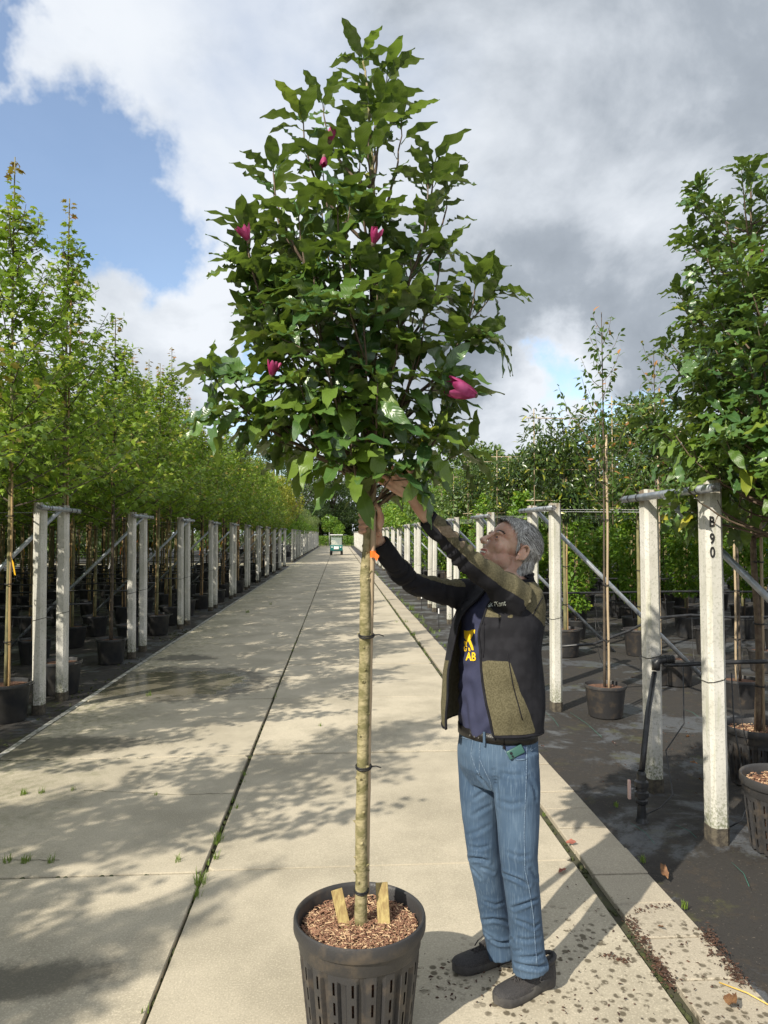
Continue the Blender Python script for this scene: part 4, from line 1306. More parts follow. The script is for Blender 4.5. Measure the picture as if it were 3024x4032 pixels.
def band_label(spots, names, where, far=(4.5, 7)):
    cnt_ = {}; out = []
    for x, y, k, _s in sorted(spots, key=lambda q: q[1]):
        bnd = 0 if abs(x) < far[0] else 1 if abs(x) < far[1] else 2
        c_ = cnt_.get((k, bnd), 0); cnt_[(k, bnd)] = c_ + 1
        out.append(((x, y), f'{names[k]} {where}, {ords[c_].replace("nearest", "first")} one going away {["beside the path", "in the second line", "in the back line"][bnd]}'))
    d = dict(out)
    return lambda i, k: d[(spots[i][0], spots[i][1])]
scatter(sp, spots, band_label(spots, [q + ' shrub' for q in knd], 'on the far left'), 'shrub', 'shrubs behind the far left posts')

# ---------------------------------------------------- right bed: trees and pots
# slim pears: a straight pale cane with a sparse narrow crown
def pear(h, seed, zb=2.0, w=.34):
    r = empty('potted_pear'); random.seed(seed)
    plain_pot(r, .205, .31, M['pot_dusty'], handles=False)
    P = trunk_with_stake(r, h - .1, .012, M['bark_dark'], stake_h=2.8, stake_mat=M['pale_cane'], stake_r=.012, wob=.006, z0=.25)
    pos, d_, n_, s_, mi = [], [], [], [], []
    tw = MB()
    for i in range(26):
        f = i / 26; z = zb + f * (h - zb) * .9; a = i * 2.4
        ln = (w * (1.2 - f) + .12) * random.uniform(.7, 1.5) * (1.5 if i in (3, 5, 8, 9) else 1)
        out = Vector((math.cos(a), math.sin(a), 0)); e = Vector((0, 0, z)) + out * ln * .6 + Vector((0, 0, ln * .9))
        pts = bez(Vector((0, 0, z)), Vector((0, 0, z)) + out * ln * .4 + Vector((0, 0, ln * .25)), e, 6)
        tw.tube(pts[::2], [.004, .003, .002, .0015], 5)
        n = int(ln / .022)
        for k in range(n):
            x = (k + 1) / n * 5.99; q = int(x); p = pts[q].lerp(pts[q + 1], x - q)
            dd = (rv(.7) + out * .5 + Vector((0, 0, .1))).normalized()
            pos.append(p + dd * .015); d_.append(dd); n_.append(Vector((0, 0, 1)) + rv(.5)); s_.append(random.uniform(.05, .085)); mi.append(1 if random.random() < .03 + .12 * (f > .8) else 0)
    tw.build('branches', M['bark_twig'], r)
    o = link('crown', combine('crown', SMALL, pos, d_, n_, s_, [M['pear_leaf'], M['red_tip']], midx=mi), r); tag(o, kind='stuff')
    return r
p1 = pear(4.15, 61); p1.location = (2.65, 7.06, -.015)
tag(p1, 'slim pear tree on a pale cane in the low pot right of the man', 'potted tree', 'slim pear trees')
p2 = pear(4.15, 62); p2.location = (3.86, 8.55, -.015)
tag(p2, 'slim pear tree behind the far post of the nearest right frame', 'potted tree', 'slim pear trees')
for (x, y, lab) in ((4.2, 7.35, 'thin young tree in the low pot at the right edge, behind the near right post'), (5.6, 9.2, 'thin young tree in a low pot deep in the right bed')):
    o = copy_tree(p2 if x > 5 else p1); o.location = (x, y, -.015); o.rotation_euler[2] = random.uniform(1, 5); o.scale = (1, 1, .93)
    tag(o, lab, 'potted tree', 'slim pear trees')

# dense dark laurels trained flat on cane screens
def laurel(seed, top=3.35, w=.56, zb=2.0):
    r = empty('potted_laurel'); random.seed(seed)
    plain_pot(r, .235, .40, M['pot_dusty'])
    trunk_with_stake(r, top - .3, .030, M['bark_maple'], stake_h=2.6, stake_r=.012, wob=.008, tagmat=M['tag_blue'] if seed % 2 else None)
    b = MB()
    for z in (zb + .25, zb + .7, top - .15):
        b.tube([(-w, -.04, z), (w, -.04, z + .01)], .007, 6)
    for x in (-w * .8, w * .8): b.tube([(x, -.05, zb), (x, -.05, top - .02)], .007, 6)
    b.build('cane_screen', M['pale_cane'], r, smooth=True)
    L_ = [(Vector((random.uniform(-w, w) * .82, random.uniform(-.16, .16), random.uniform(zb + .15, top - .12))), random.uniform(.16, .26)) for _ in range(30)]
    def f():
        c, rr = random.choice(L_); v = rv(1).normalized()
        return c + v * rr * (1 - .5 * random.random() ** 2), v
    o = link('crown', blob_crown(3900, f, .10, NARROW, [M['laurel_leaf']], up=.6), r); tag(o, kind='stuff')
    tw = MB()
    for c, rr in L_[:16]:
        tw.tube([(0, 0, c.z - .3), Vector((c.x * .6, c.y, c.z - .12)), c], [.007, .005, .003], 5)
    tw.build('branches', M['bark_dark'], r)
    return r
lau = [laurel(71, 3.5), laurel(72, 3.6, .6), laurel(74, 4.0, .5)]
spots = []
for ri, y in enumerate((10.55, 13.7, 16.8, 20.0, 23.2, 26.4)):
    for k in range(6 if ri < 2 else 8):
        x = 3.35 + 1.12 * k + (0 if ri == 0 else .1 * ri) + random.uniform(-.05, .05)
        kk = 2 if (ri == 0 and k == 1) else random.choice((0, 1))
        spots.append((x, y, kk, 1.0))
spots_l = spots
def scat2(protos, spots, labelfn, cat, group, rot=.12):
    used_ = set()
    for i, (x, y, k, s) in enumerate(spots):
        if k not in used_: o = protos[k]; used_.add(k)
        else: o = copy_tree(protos[k])
        o.location = (x, y, -.015); o.rotation_euler = (0, 0, random.uniform(-rot, rot)); o.scale = (s, s, s * random.uniform(.95, 1.03))
        tag(o, labelfn(i, k), cat, group)
cnt = [6, 6, 8, 8, 8, 8]
def lab_l(i, k):
    r_ = 0
    while i >= cnt[r_]: i -= cnt[r_]; r_ += 1
    return f'dark laurel on a cane screen, {ords[i]} from the path in the {ords[r_]} laurel row'
scat2(lau, spots, lab_l, 'potted tree', 'laurels on cane screens')

# bright feathered young trees behind
def bush(seed, zb=.65, top=2.5, w=.42):
    r = empty('potted_hornbeam'); random.seed(seed)
    plain_pot(r, .2, .34, handles=False)
    b = MB(); b.tube([(0, 0, .2), (.01, 0, 1.2), (0, 0, top - .2)], [.016, .012, .004], 7); b.build('trunk', M['bark_dark'], r, smooth=True)
    def f():
        z = random.uniform(zb, top); t = (z - zb) / (top - zb)
        rr = w * (math.sin(PI * (.15 + .8 * t)) * .8 + .25) * random.random() ** .4 * (.7 + .6 * noise.noise(Vector((z * 3, seed, random.random() * .3)))); a = random.uniform(0, 6.28)
        v = Vector((math.cos(a), math.sin(a), .2))
        return Vector((v.x * rr, v.y * rr, z)), v
    o = link('crown', blob_crown(2600, f, .08, SMALL, [M['bush_leaf']], up=.7), r); tag(o, kind='stuff')
    return r
bu = [bush(81), bush(82, .5, 2.8, .48), bush(83, .7, 2.3, .4)]
random.seed(9)
spots = []
rows_b = (12.2, 15.3, 18.4, 21.6, 24.8, 28.0)
ncb = 10
for ri, y in enumerate(rows_b):
    for k in range(ncb):
        spots.append((3.15 + 1.0 * k + random.uniform(-.1, .1), y + random.uniform(-.15, .15), random.randrange(3), 1.0))
scatter(bu, spots, lambda i, k: f'bright green young potted tree, {ords[i % ncb]} from the path in the {ords[i // ncb]} right row', 'potted tree', 'bright green young trees right of the path', .06)
# further along the right of the path
sp2 = [shrub('potted_tree', M['bush_leaf'], 2600, 2.7, .85, 1.1, .11, 1.5, seed=15), shrub('potted_tree', M['olive_leaf'], 2600, 2.6, .8, 1.1, .11, 1.5, seed=16), shrub('potted_tree', M['willow_leaf'], 2600, 3.0, .9, 1.3, .12, 1.6, seed=17)]
spots = []
for i in range(22):
    y = 19.5 + i * 2.3
    spots.append((3.4 + random.uniform(0, .4), y, random.choice((0, 0, 1, 2)), .92 if y > 45 else 1.0))
    spots.append((5.3 + random.uniform(0, .6), y + .9, random.choice((0, 1, 2)), 1.15))
    if i % 2: spots.append((8.0 + random.uniform(0, 1), y, random.choice((0, 1, 2)), 1.35))
kn2 = ['bright green', 'olive green', 'mid green']
scatter(sp2, spots, band_label(spots, [q + ' tree' for q in kn2], 'on the far right', (4.5, 7)), 'potted tree', 'leafy trees far along the right of the path')

# ---- the two magnolias at the right edge
def side_magnolia(x, y, zt, seed, label, n_parts, rad=.68):
    random.seed(seed)
    r = empty('potted_magnolia', (x, y, -.012))
    tag(r, label, 'potted tree', 'magnolias in ribbed pots')
    ribbed_pot(r, .24, .414); soil_disc(r, .212, .355)
    b = MB()
    for _ in range(500):
        a = random.uniform(0, 6.283); rr = .207 * random.random() ** .5; s = random.uniform(.006, .014)
        R = (Matrix.Rotation(random.uniform(0, 6.28), 3, 'Z') @ Matrix.Rotation(random.gauss(0, .5), 3, 'X'))
        b.box((rr * math.cos(a), rr * math.sin(a), .368 + random.uniform(-.004, .008)), (s * 1.6, s * .4, s * .3), M=R, mi=0 if random.random() < .6 else 1)
    tag(b.build('wood_chips', [M['chip'], M['chip_light']], r), kind='stuff')
    tk = [Vector((.012 * math.sin(i * .7), .01 * math.cos(i * .9), .34 + (zt - .1 - .34) * i / 20)) for i in range(21)]
    b = MB(); b.tube(tk, [.024 * (1 - .85 * (i / 20) ** 1.3) + .002 for i in range(21)], 12); b.build('trunk', M['bark_twig'], r, smooth=True)
    b = MB(); b.tube([(.03, -.02, .3), (.032, -.02, 2.6)], .010, 8); b.build('bamboo_cane', M['pale_cane'], r, smooth=True)
    ties(r, [(.012, -.01, z) for z in (.7, 1.15, 1.6)], .036, tail=False)
    tka = lambda z: Vector((0, 0, z))
    brs = []
    nb = 66
    for i in range(nb):
        f = i / nb; zz = 2.0 + f * (zt - 2.15)
        a = i * 2.4 + random.uniform(-.3, .3)
        R = rad * (1.0 - .78 * max(0, f - .15) ** 1.25) * random.uniform(.72, 1.05)
        tip = Vector((math.cos(a) * R, math.sin(a) * R, zz + .05))
        if f < .1: tip.z -= .06
        st = tka(max(1.78, zz - random.uniform(.25, .45))); h = Vector((tip.x, tip.y, 0))
        brs.append((st, st + h * .7 + Vector((0, 0, (tip.z - st.z) * .3)), tip, .6))
    magnolia(r, [v for v in tk if v.z > 2.0], brs, n_parts, 2.55, .8, Vector((0, 0, CAM_H)) - Vector((x, y, 0)), leaf_len=(.115, .175), dens=.027, twz=5.0, keep_out=[(Vector((2.18, 4.0, 1.80)) - Vector((x, y, 0)), .33), (Vector((2.15, 4.9, 2.0)) - Vector((x, y, 0)), .16)])
    for (a, zz) in ((4.3, 3.3), (4.4, 3.75)):
        flower(r, Vector((math.cos(a) * .34, math.sin(a) * .34, zz)), (0, -.2, 1), .06, .05, 5)
    return r
side_magnolia(3.05, 5.10, 4.62, 91, 'dense magnolia in a ribbed pot behind the near right posts, the further of two', 220, .86)
side_magnolia(2.56, 4.02, 3.55, 92, 'magnolia in the ribbed pot cut by the right edge, nearest the camera', 200, .60)
# extra pots seen among the right posts
pp = MB()
for i, (x, y, r_, h_, lab) in enumerate(((4.05, 8.45, .2, .32, 'empty looking low pot between the near right posts'), )):
    e = empty('plant_pot', (x, y, -.012)); plain_pot(e, r_, h_, M['pot_dusty'], handles=False); tag(e, lab, 'pot')

# -------------------------------------------------- wires and irrigation hoses
def line_thing(name, pts, r, mat, label, cat, group=None, n=6):
    p0 = Vector(pts[0]); b = MB(); b.tube([Vector(p) - p0 for p in pts], r, n)
    o = b.build(name, mat, smooth=True); o.location = p0; tag(o, label, cat, group); return o
random.seed(33)
for i, y in enumerate(RFY[:7]):
    for q, dz in enumerate((0.0, .045)):
        line_thing('support_wire', [(2.2, y + .85 + .12, 2.055 + dz * .5), (7, y + .97, 2.03 + dz), (16, y + .97, 2.05 + dz)], .0026, M['wire'], f'{["lower", "upper"][q]} steel wire running right from the {ords[i]} right frame', 'wire', 'support wires of the right bed', 5)
for i, y in enumerate(LFY[:6]):
    line_thing('support_wire', [(-3.1, y + .61 + .12, 2.03), (-8, y + .75, 2.01), (-14, y + .73, 2.03)], .0028, M['wire'], f'steel wire running left from the {ords[i]} left frame', 'wire', 'support wires of the left bed', 5)
def sag(x0, x1, y, z, n=14, amp=.03, seed=0):
    return [(x0 + (x1 - x0) * i / n, y + .02 * math.sin(i * 1.3 + seed), z + amp * noise.noise(Vector((i * .8, seed * 3.1, 0)))) for i in range(n + 1)]
def drips(o, pts, z, step=.55, zl=.36, side=1):
    d = MB(); x = pts[0][0]
    total = abs(pts[-1][0] - pts[0][0]); k = 0
    while k * step < min(total, 8):
        xx = pts[0][0] + (k + .4) * step * (1 if pts[-1][0] > pts[0][0] else -1)
        o0 = Vector(o.location)
        p = Vector((xx, pts[0][1], z - .01)) - o0
        q = Vector((xx + random.uniform(-.25, .25), pts[0][1] + random.uniform(-.35, .1), zl)) - o0
        d.tube(bez(p, Vector((p.x + random.uniform(-.05, .05), p.y - .05, q.z - .15)), q, 7), .0032, 4)
        k += 1
    d.build('drip_tubes', M['hose'], o, smooth=True)['kind'] = 'stuff'
hy = [RFY[0] + .42, RFY[1] + .5, RFY[2] + .4, RFY[3] + .4, RFY[4] + .4]
for i, y in enumerate(hy):
    if i == 0: pts = [(2.24, y + .295, .885), (2.4, y + .30, .885)] + sag(2.6, 16, y + .30, .895, seed=i)
    elif i == 1: pts = [(2.35, y, .55), (2.8, y, .58), (3.2, y, .72), (3.5, y, .86), (3.9, y, .89)] + sag(4.4, 16, y, .86, seed=i)
    else: pts = sag(2.35, 16, y, .9, seed=i)
    o = line_thing('irrigation_hose', pts, .0155, M['hose'], f'thick black water hose along the {ords[i]} row of the right bed', 'hose', 'water hoses of the right bed', 8)
    if i < 3: drips(o, [(2.6, y + (.40 if i == 0 else 0), 0), (12, y, 0)], .885)
for i, y in enumerate([yy + .3 for yy in LFY[:9]]):
    for q in (0, 1):
        pts = sag(-3.1 - .1 * q, -15, y + .25 + 1.5 * q, .88 + .05 * math.sin(i), seed=i + q * 7, amp=.05)
        o = line_thing('irrigation_hose', pts, .0125, M['hose'], f'black water hose {"behind" if q else "beside"} the {ords[i]} left frame', 'hose', 'water hoses of the left bed', 7)
        if i < 3: drips(o, [(-3.3, y + .25 + 1.5 * q, 0), (-9, y, 0)], .88)

# ---- standpipe with valve at the near right frame
vp = empty('water_standpipe', (1.93, 4.62, 0)); tag(vp, 'black water standpipe with a pale red tap handle at the nearest right posts', 'water pipe')
V0 = Vector(vp.location)
a0 = gpt(2527, 3225) 
V0 = Vector((a0.x, a0.y, 0)); vp.location = V0
Yp = V0.y
top = at(2588, 2610, 4.88) - V0
b = MB(); b.tube([Vector((0, 0, .27)), (at(2535, 2960, Yp + .02) - V0), (at(2552, 2800, Yp + .12) - V0), (at(2577, 2650, 4.86) - V0)], .0185, 10); b.build('riser_hose', M['hose'], vp, smooth=True)
b = MB()
b.lathe([(.045, -.03), (.030, .01), (.026, .06), (.024, .09), (.036, .10), (.038, .12), (.030, .13), (.030, .135), (.043, .14), (.044, .17), (.034, .178), (.034, .20), (.043, .205), (.043, .235), (.030, .245), (.028, .28), (.020, .30)], 16)
b.build('valve', M['hose'], vp, smooth=False)
b = MB(); b.tube([(-.03, -.0, .19), (-.075, -.01, .19)], .008, 8); b.build('valve_stem', M['bolt'], vp, smooth=True)
M['tap_red'] = mat_basic('faded_red_plastic', (0.50, 0.27, 0.23), .6, (0.62, 0.45, 0.40), scale=20)
b = MB(); b.box((-.083, -.01, .19), (.018, .022, .12)); o = b.build('tap_handle', M['tap_red'], vp); bevel(o, .005, 2)
b = MB(); b.tube([top + Vector((-.01, 0, -.05)), top + Vector((-.008, 0, .0)), top + Vector((.02, 0, .022)), top + Vector((.10, 0, .024))], [.028, .03, .028, .024], 10)
for k in range(5): b.tube([top + Vector((.06 + .012 * k, 0, .024)), top + Vector((.066 + .012 * k, 0, .024))], .031, 10)
b.build('elbow', M['hose'], vp, smooth=True)
# loose tubes on the ground
line_thing('drip_tube', [gpt(2540, 3208, .03), gpt(2600, 3180, .02), gpt(2650, 3130, .08), gpt(2690, 3000, .30) + Vector((0, .25, 0)), at(2693, 2850, 4.9), at(2690, 2620, 5.1)], .0045, M['hose'], 'thin black tube curving up from the standpipe to the hose', 'hose')
line_thing('drip_tube', [at(2880, 2650, 4.5), at(2890, 2850, 4.45), at(2925, 3050, 4.3), gpt(2940, 3170, .04), gpt(2920, 3230, .02), gpt(2875, 3255, .01)], .0052, M['hose'], 'thick thin-walled tube looping to the ground right of the post marked B90', 'hose')
# marker sticks between kerb and right posts
for i, (px_, py_) in enumerate(((1660, 2400), (1728, 2470))):
    g = gpt(px_, py_); e = empty('marker_stick', (g.x, g.y, 0)); tag(e, f'{["further", "nearer"][i]} small black marker stick with a white top beside the kerb tiles', 'marker', 'marker sticks')
    b = MB(); b.tube([(0, 0, -.02), (0, 0, .26)], .007, 6); b.build('stick', M['hose'], e)
    b = MB(); b.tube([(0, 0, .26), (0, 0, .36)], [.014, .011], 8); b.build('cap', M['tag_white'], e)
# clean strips of weed cloth with green marker threads
def patch(pts, z=.001, label=None):
    P = [gpt(x, y, z) for x, y in pts]; c = sum(P, Vector()) / len(P); n = len(P)
    return c
for i, (a, c2) in enumerate((((2483, 3240), (2578, 3322)), ((2660, 3248), (2742, 3298)), ((2143, 2803), (2200, 2860)), ((2245, 2805), (2370, 2903)), ((2692, 2792), (2750, 2822)), ((2880, 3395), (2950, 3490)))):
    A, B = gpt(*a, .012), gpt(*c2, .012)
    line_thing('marker_thread', [A, (A + B) / 2 + Vector((.02, 0, .002)), B], .0013, M['green_thread'], f'green marker thread in the ground cloth, {["by the foot of the standpipe", "at the foot of the post marked B90", "behind the man, left one", "behind the man, right one", "between the two near right pots", "in the lower right corner"][i]}', 'thread', 'green threads of the ground cloth', 4)

# ------------------------------------------------------------- far background
def big_tree(seed, h, rx, mat, lumps=40, n=9000, leafsz=.34, trunk_r=.35, cb=.25):
    r = empty('broadleaf_tree'); random.seed(seed)
    b = MB(); b.tube([(0, 0, -.2), (.2, 0, h * .25), (-.1, .1, h * .5), (0, 0, h * .8)], [trunk_r * 1.3, trunk_r, trunk_r * .7, trunk_r * .2], 9)
    Ls = []
    for _ in range(lumps):
        f = random.random(); a = random.uniform(0, 6.28); z = h * (cb + (1 - cb - .06) * f)
        R = rx * math.sin(PI * min(1, (.18 + .80 * f))) ** .7 * random.uniform(.25, .85)
        Ls.append((Vector((math.cos(a) * R, math.sin(a) * R, z)), rx * random.uniform(.16, .34)))
    for c, _r in Ls[:14]: b.tube([(0, 0, c.z * .55), c * .5 + Vector((0, 0, c.z * .3)), c], [trunk_r * .4, trunk_r * .25, .04], 5)
    b.build('trunk', M['bark_dark'], r, smooth=True)
    def f():
        c, rr = random.choice(Ls); v = rv(1).normalized()
        return c + Vector((v.x, v.y, v.z * .75)) * rr * (1 - .5 * random.random() ** 2.2), v
    o = link('crown', blob_crown(n, f, leafsz, SMALL, [mat], up=.5), r); tag(o, kind='stuff')
    return r
bt = [big_tree(101, 19, 6.5, M['oak_leaf']), big_tree(102, 17, 6, M['oak_leaf'], cb=.2), big_tree(103, 15, 5, M['willow_leaf'], cb=.12), big_tree(104, 10, 4.5, M['willow_leaf'], cb=.08)]
spots = [(-19, 128, 0, 1.05), (-12, 134, 1, 1.1), (-6.5, 128, 0, .95), (-1.2, 138, 1, 1.05), (4.8, 131, 0, .92), (10.5, 135, 2, 1.0), (16, 130, 1, .85), (23, 140, 2, .9), (-26, 140, 1, 1.1),
         (-9.5, 121, 3, .85), (-14, 118, 2, .75), (7.5, 123, 3, .8), (13.0, 121, 3, .9), (-3.5, 145, 3, 1.3), (2, 146, 3, 1.3), (30, 130, 3, 1.1), (38, 140, 2, 1.0), (-34, 130, 2, 1.0), (-21, 122, 3, 1.1), (19, 118, 3, 1.0)]
kk = ['large dark', 'broad dark', 'lighter', 'low light green']
scatter(bt, spots, lambda i, k: f'{kk[k]} broadleaf tree beyond the end of the path, {ords[sorted(range(len(spots)), key=lambda j: spots[j][0]).index(i)].replace("nearest", "first")} counted from the left', 'tree', 'broadleaf trees beyond the end of the path', .05)
# low planting between beds and tree line so that nothing bare shows between the stems
fs = [shrub('far_shrub', M['willow_leaf'], 2600, 1.9, 1.3, 1.5, .2, .6, pot=False, seed=25, r0=.05), shrub('far_shrub', M['oak_leaf'], 2600, 2.1, 1.4, 1.7, .2, .6, pot=False, seed=26, r0=.05)]
random.seed(5)
spots = []
for x in np.arange(-42, -9, 2.3): spots.append((float(x), 62 + random.uniform(-5, 5), random.randrange(2), 1.5))
for y_ in np.arange(3, 60, 2.4): spots.append((-15.6 + random.uniform(-1, 1), float(y_), random.randrange(2), 1.2))
for x in np.arange(11, 44, 2.3): spots.append((float(x), 48 + random.uniform(-6, 6), random.randrange(2), 1.35))
scatter(fs, spots, lambda i, k: f'{["light", "dark"][k]} green shrub far behind the {"left" if spots[i][0] < 0 else "right"} bed, {ords[i if i < 15 else (i - 15) % 24].replace("nearest", "first")} of its {"cross line" if i < 15 else "side line"}', 'shrub', 'shrubs far behind the beds')
# clipped hedge at the end of the path
hd = empty('hedge', (0, 111, 0)); tag(hd, 'low clipped green hedge across the far end of the path', 'hedge')
random.seed(12)
def hf():
    return Vector((random.uniform(-9, 9), random.uniform(-.6, .6), random.uniform(.1, 1.55))), Vector((random.gauss(0, .5), -1, random.gauss(0, .5))).normalized()
o = link('foliage', blob_crown(9000, hf, .16, SMALL, [M['bush_leaf']]), hd); tag(o, kind='stuff')
b = MB()
for x in range(-9, 10): b.tube([(x * .97, 0, -.1), (x * .97 + .1, 0, 1.2)], [.04, .02], 5)
b.build('stems', M['bark_dark'], hd)
# round standard tree by the end of the path
rt = empty('globe_tree', (-.95, 104, 0)); tag(rt, 'small round headed bright green tree at the end of the path', 'tree')
b = MB(); b.tube([(0, 0, -.1), (0, 0, 2.4)], [.07, .05], 8); b.build('trunk', M['bark_dark'], rt, smooth=True)
gf = ell_fn(3.0, 1.45, 1.1, 14, seed=31)
o = link('crown', blob_crown(3500, gf, .22, SMALL, [M['bush_leaf']]), rt); tag(o, kind='stuff')
# lamp post
lp = empty('lamp_post', (-1.42, 107, 0)); tag(lp, 'pale grey lamp post at the far end of the path', 'lamp post')
M['lamp_grey'] = mat_basic('lamp_grey', (0.55, 0.56, 0.56), .5)
b = MB(); b.tube([(0, 0, 0), (0, 0, 4.0), (-.05, 0, 4.25), (-.25, 0, 4.35)], [.08, .07, .06, .05], 8); b.build('pole', M['lamp_grey'], lp, smooth=True)
b = MB(); b.ellipsoid((-.38, 0, 4.34), (.24, .12, .08)); b.build('lamp_head', M['lamp_grey'], lp, smooth=True)
# cross path in the gap of the left posts
sheet('path', -30, -2.76, 41.2, 45.2, .001, M['tile'])

# ---------------------------------------------------------------- golf cart
M['cart_green'] = mat_basic('green_paint', (0.012, 0.13, 0.115), .3, (0.02, 0.16, 0.14), scale=3)
M['cart_white'] = mat_basic('white_plastic', (0.78, 0.78, 0.76), .45)
M['cart_black'] = mat_basic('dark_rubber', (0.02, 0.02, 0.022), .7)
M['seat_cream'] = mat_basic('cream_vinyl', (0.60, 0.55, 0.42), .5)
mg, tg_, bg_, og_ = new_mat('windscreen'); bg_.inputs['Base Color'].default_value = (.45, .52, .50, 1); bg_.inputs['Roughness'].default_value = .06; bg_.inputs['Alpha'].default_value = .38; M['screen'] = mg
ct = empty('golf_cart', (-.22, 61.2, 0)); tag(ct, 'green and white golf cart with a white roof far down the path', 'golf cart')
def cp(fn, name, mat, bev=.02, parent=ct):
    b = MB(); fn(b); o = b.build(name, mat, parent)
    if bev: bevel(o, bev, 2)
    else: smooth_angle(o, 40)
    return o
def body(b):
    sec = [(0.0, .33), (-.06, .55), (.0, .78), (.28, .86), (.62, .84), (.62, .34), (1.15, .34), (1.15, .62), (2.25, .62), (2.35, .5), (2.35, .33)]
    n = len(sec); P = [(-.52, y, z) for y, z in sec] + [(.52, y, z) for y, z in sec]
    F = [(i, (i + 1) % n, n + (i + 1) % n, n + i) for i in range(n)]
    b.add(P, [tuple(reversed(f)) for f in F])
    tri = [(0, 1, 2, 3, 4, 5), (0, 5, 6, 9, 10), (6, 7, 8, 9)]
    b.add(P, [tuple(q) for q in tri] + [tuple(n + i for i in reversed(q)) for q in tri])
cp(body, 'body', M['cart_green'], 0)
cp(lambda b: b.box((0, 1.15, 1.72), (1.12, 1.9, .07)), 'roof', M['cart_white'], .03)
for x, y in ((-.47, .45), (.47, .45), (-.50, 1.95), (.50, 1.95)):
    zt = 1.70
    cp(lambda b, x=x, y=y: b.tube([(x, y - (.12 if y < 1 else 0), .8), (x, y + (.05 if y < 1 else -.05), zt)], .02, 6), 'roof_pillar', M['cart_black'], 0)
cp(lambda b: b.box((0, .40, 1.27), (.90, .012, .82)), 'windscreen', M['screen'], 0)
cp(lambda b: b.box((0, -.075, .62), (.42, .02, .24)), 'front_panel', M['cart_white'], .008)
cp(lambda b: b.box((0, -.09, .36), (.98, .08, .06)), 'bumper', M['cart_black'], .01)
cp(lambda b: b.box((0, 1.55, .72), (.98, .48, .14)), 'seat', M['seat_cream'], .04)
cp(lambda b: b.box((0, 1.83, 1.02), (.98, .10, .42)), 'seat_back', M['seat_cream'], .04)
cp(lambda b: b.tube([(-.24 + .17 * math.cos(a), .78 + .05 * math.sin(a), 1.03 + .16 * math.sin(a)) for a in [i * PI / 6 for i in range(13)]], .014, 5), 'steering_wheel', M['cart_black'], 0)
for x in (-.36, .36): cp(lambda b, x=x: b.ellipsoid((x, -.05, .68), (.07, .03, .05)), 'headlight', M['cart_white'], 0)
for x in (-.45, .45):
    for y in (.25, 1.95):
        w = cp(lambda b, x=x, y=y: b.tube([(x - .10, y, .24), (x - .08, y, .24), (x + .08, y, .24), (x + .10, y, .24)], [.20, .24, .24, .20], 18), 'wheel', M['cart_black'], 0)
        hub = MB(); hub.tube([(x - .104, y, .24), (x + .104, y, .24)], .11, 12); hub.build('rim', M['lamp_grey'], w)

# ------------------------------------------------------------ ground litter
def leaf_thing(px_, py_, s, mat, label, z=.006, name='fallen_leaf', cat='leaf', grp='fallen leaves by the kerb'):
    g = gpt(px_, py_, z); me = combine('leaf', [leaf_template(7, .24, .5, .9, random.uniform(-.5, .3), .07, 2.2, random.uniform(0, 6), random.uniform(-1.4, 1.4))], [(0, 0, 0)], [(math.cos(s * 99), math.sin(s * 99), .1)], [(rv(.3) + Vector((0, 0, 1)))], [s], [mat], tint=np.zeros(1))
    o = link(name, me); o.location = g + Vector((0, 0, .006)); tag(o, label, cat, grp)
random.seed(77)
M['red_leaf'] = mat_basic('reddish_dry_leaf', (0.32, 0.10, 0.06), .7, (0.20, 0.06, 0.04), scale=40)
M['brown_leaf'] = mat_basic('brown_dry_leaf', (0.26, 0.13, 0.05), .7, (0.13, 0.06, 0.025), scale=40)
for (x, y, s, m_, lab) in ((2200, 3440, .07, 'red_leaf', 'reddish dry leaf lying on the slab right of the man'), (2228, 3320, .06, 'red_leaf', 'red dry leaf lying in the kerb channel'), (2630, 3465, .08, 'brown_leaf', 'brown curled leaf on the dark cloth beside the kerb'), (2855, 3925, .11, 'brown_leaf', 'brown curved leaf on the lowest kerb tile'),
                           (2590, 3650, .05, 'brown_leaf', 'small brown leaf on a kerb tile'), (2870, 2985, .09, 'red_leaf', 'reddish leaf on the ground between near right post and pot'), (2700, 2905, .05, 'brown_leaf', 'small leaf behind the near right post'), (2750, 3070, .05, 'brown_leaf', 'pale leaf at the foot of the post marked B90'),
                           (2715, 3005, .06, 'brown_leaf', 'curled leaf between the two near right posts'), (2410, 2925, .05, 'red_leaf', 'small red leaf on the dark ground behind the man'), (2130, 2940, .05, 'red_leaf', 'small red leaf just behind the jeans pocket'), (2480, 2670, .06, 'brown_leaf', 'leaf on the ground near the low pot')):
    leaf_thing(x, y, s, M[m_], lab)
def drift(pts, name, label, n, spread):
    b = MB(); 
    for _ in range(n):
        i = random.randrange(len(pts) - 1); t = random.random(); g = gpt(*pts[i]).lerp(gpt(*pts[i + 1]), t)
        g += Vector((random.gauss(0, spread), random.gauss(0, spread), random.uniform(.0, .012)))
        s = random.uniform(.0025, .010); R = Matrix.Rotation(random.uniform(0, 6.28), 3, 'Z') @ Matrix.Rotation(random.gauss(0, .6), 3, 'X')
        if random.random() < .5: b.ellipsoid(g, (s * .8, s * .35, s * .35), R=R, n=6, m=4, mi=0)
        else: b.add([g + R @ Vector(p) * s * 1.5 for p in ((-1, 0, 0), (-.3, .35, .2), (.9, .1, 0), (.2, -.4, .25))], [(0, 1, 2), (0, 2, 3)], mi=1)
    o = b.build(name, [M['clod'], M['dry_leaf']]); tag(o, kind='stuff')
drift([(2480, 3620), (2560, 3760), (2650, 3890)], 'leaf_litter', '', 420, .018)
drift([(2770, 3660), (2850, 3780), (2930, 3880)], 'leaf_litter', '', 420, .02)
drift([(2500, 3590), (2640, 3570)], 'leaf_litter', '', 60, .015)
drift([(2380, 3770), (2480, 3790)], 'leaf_litter', '', 70, .01)
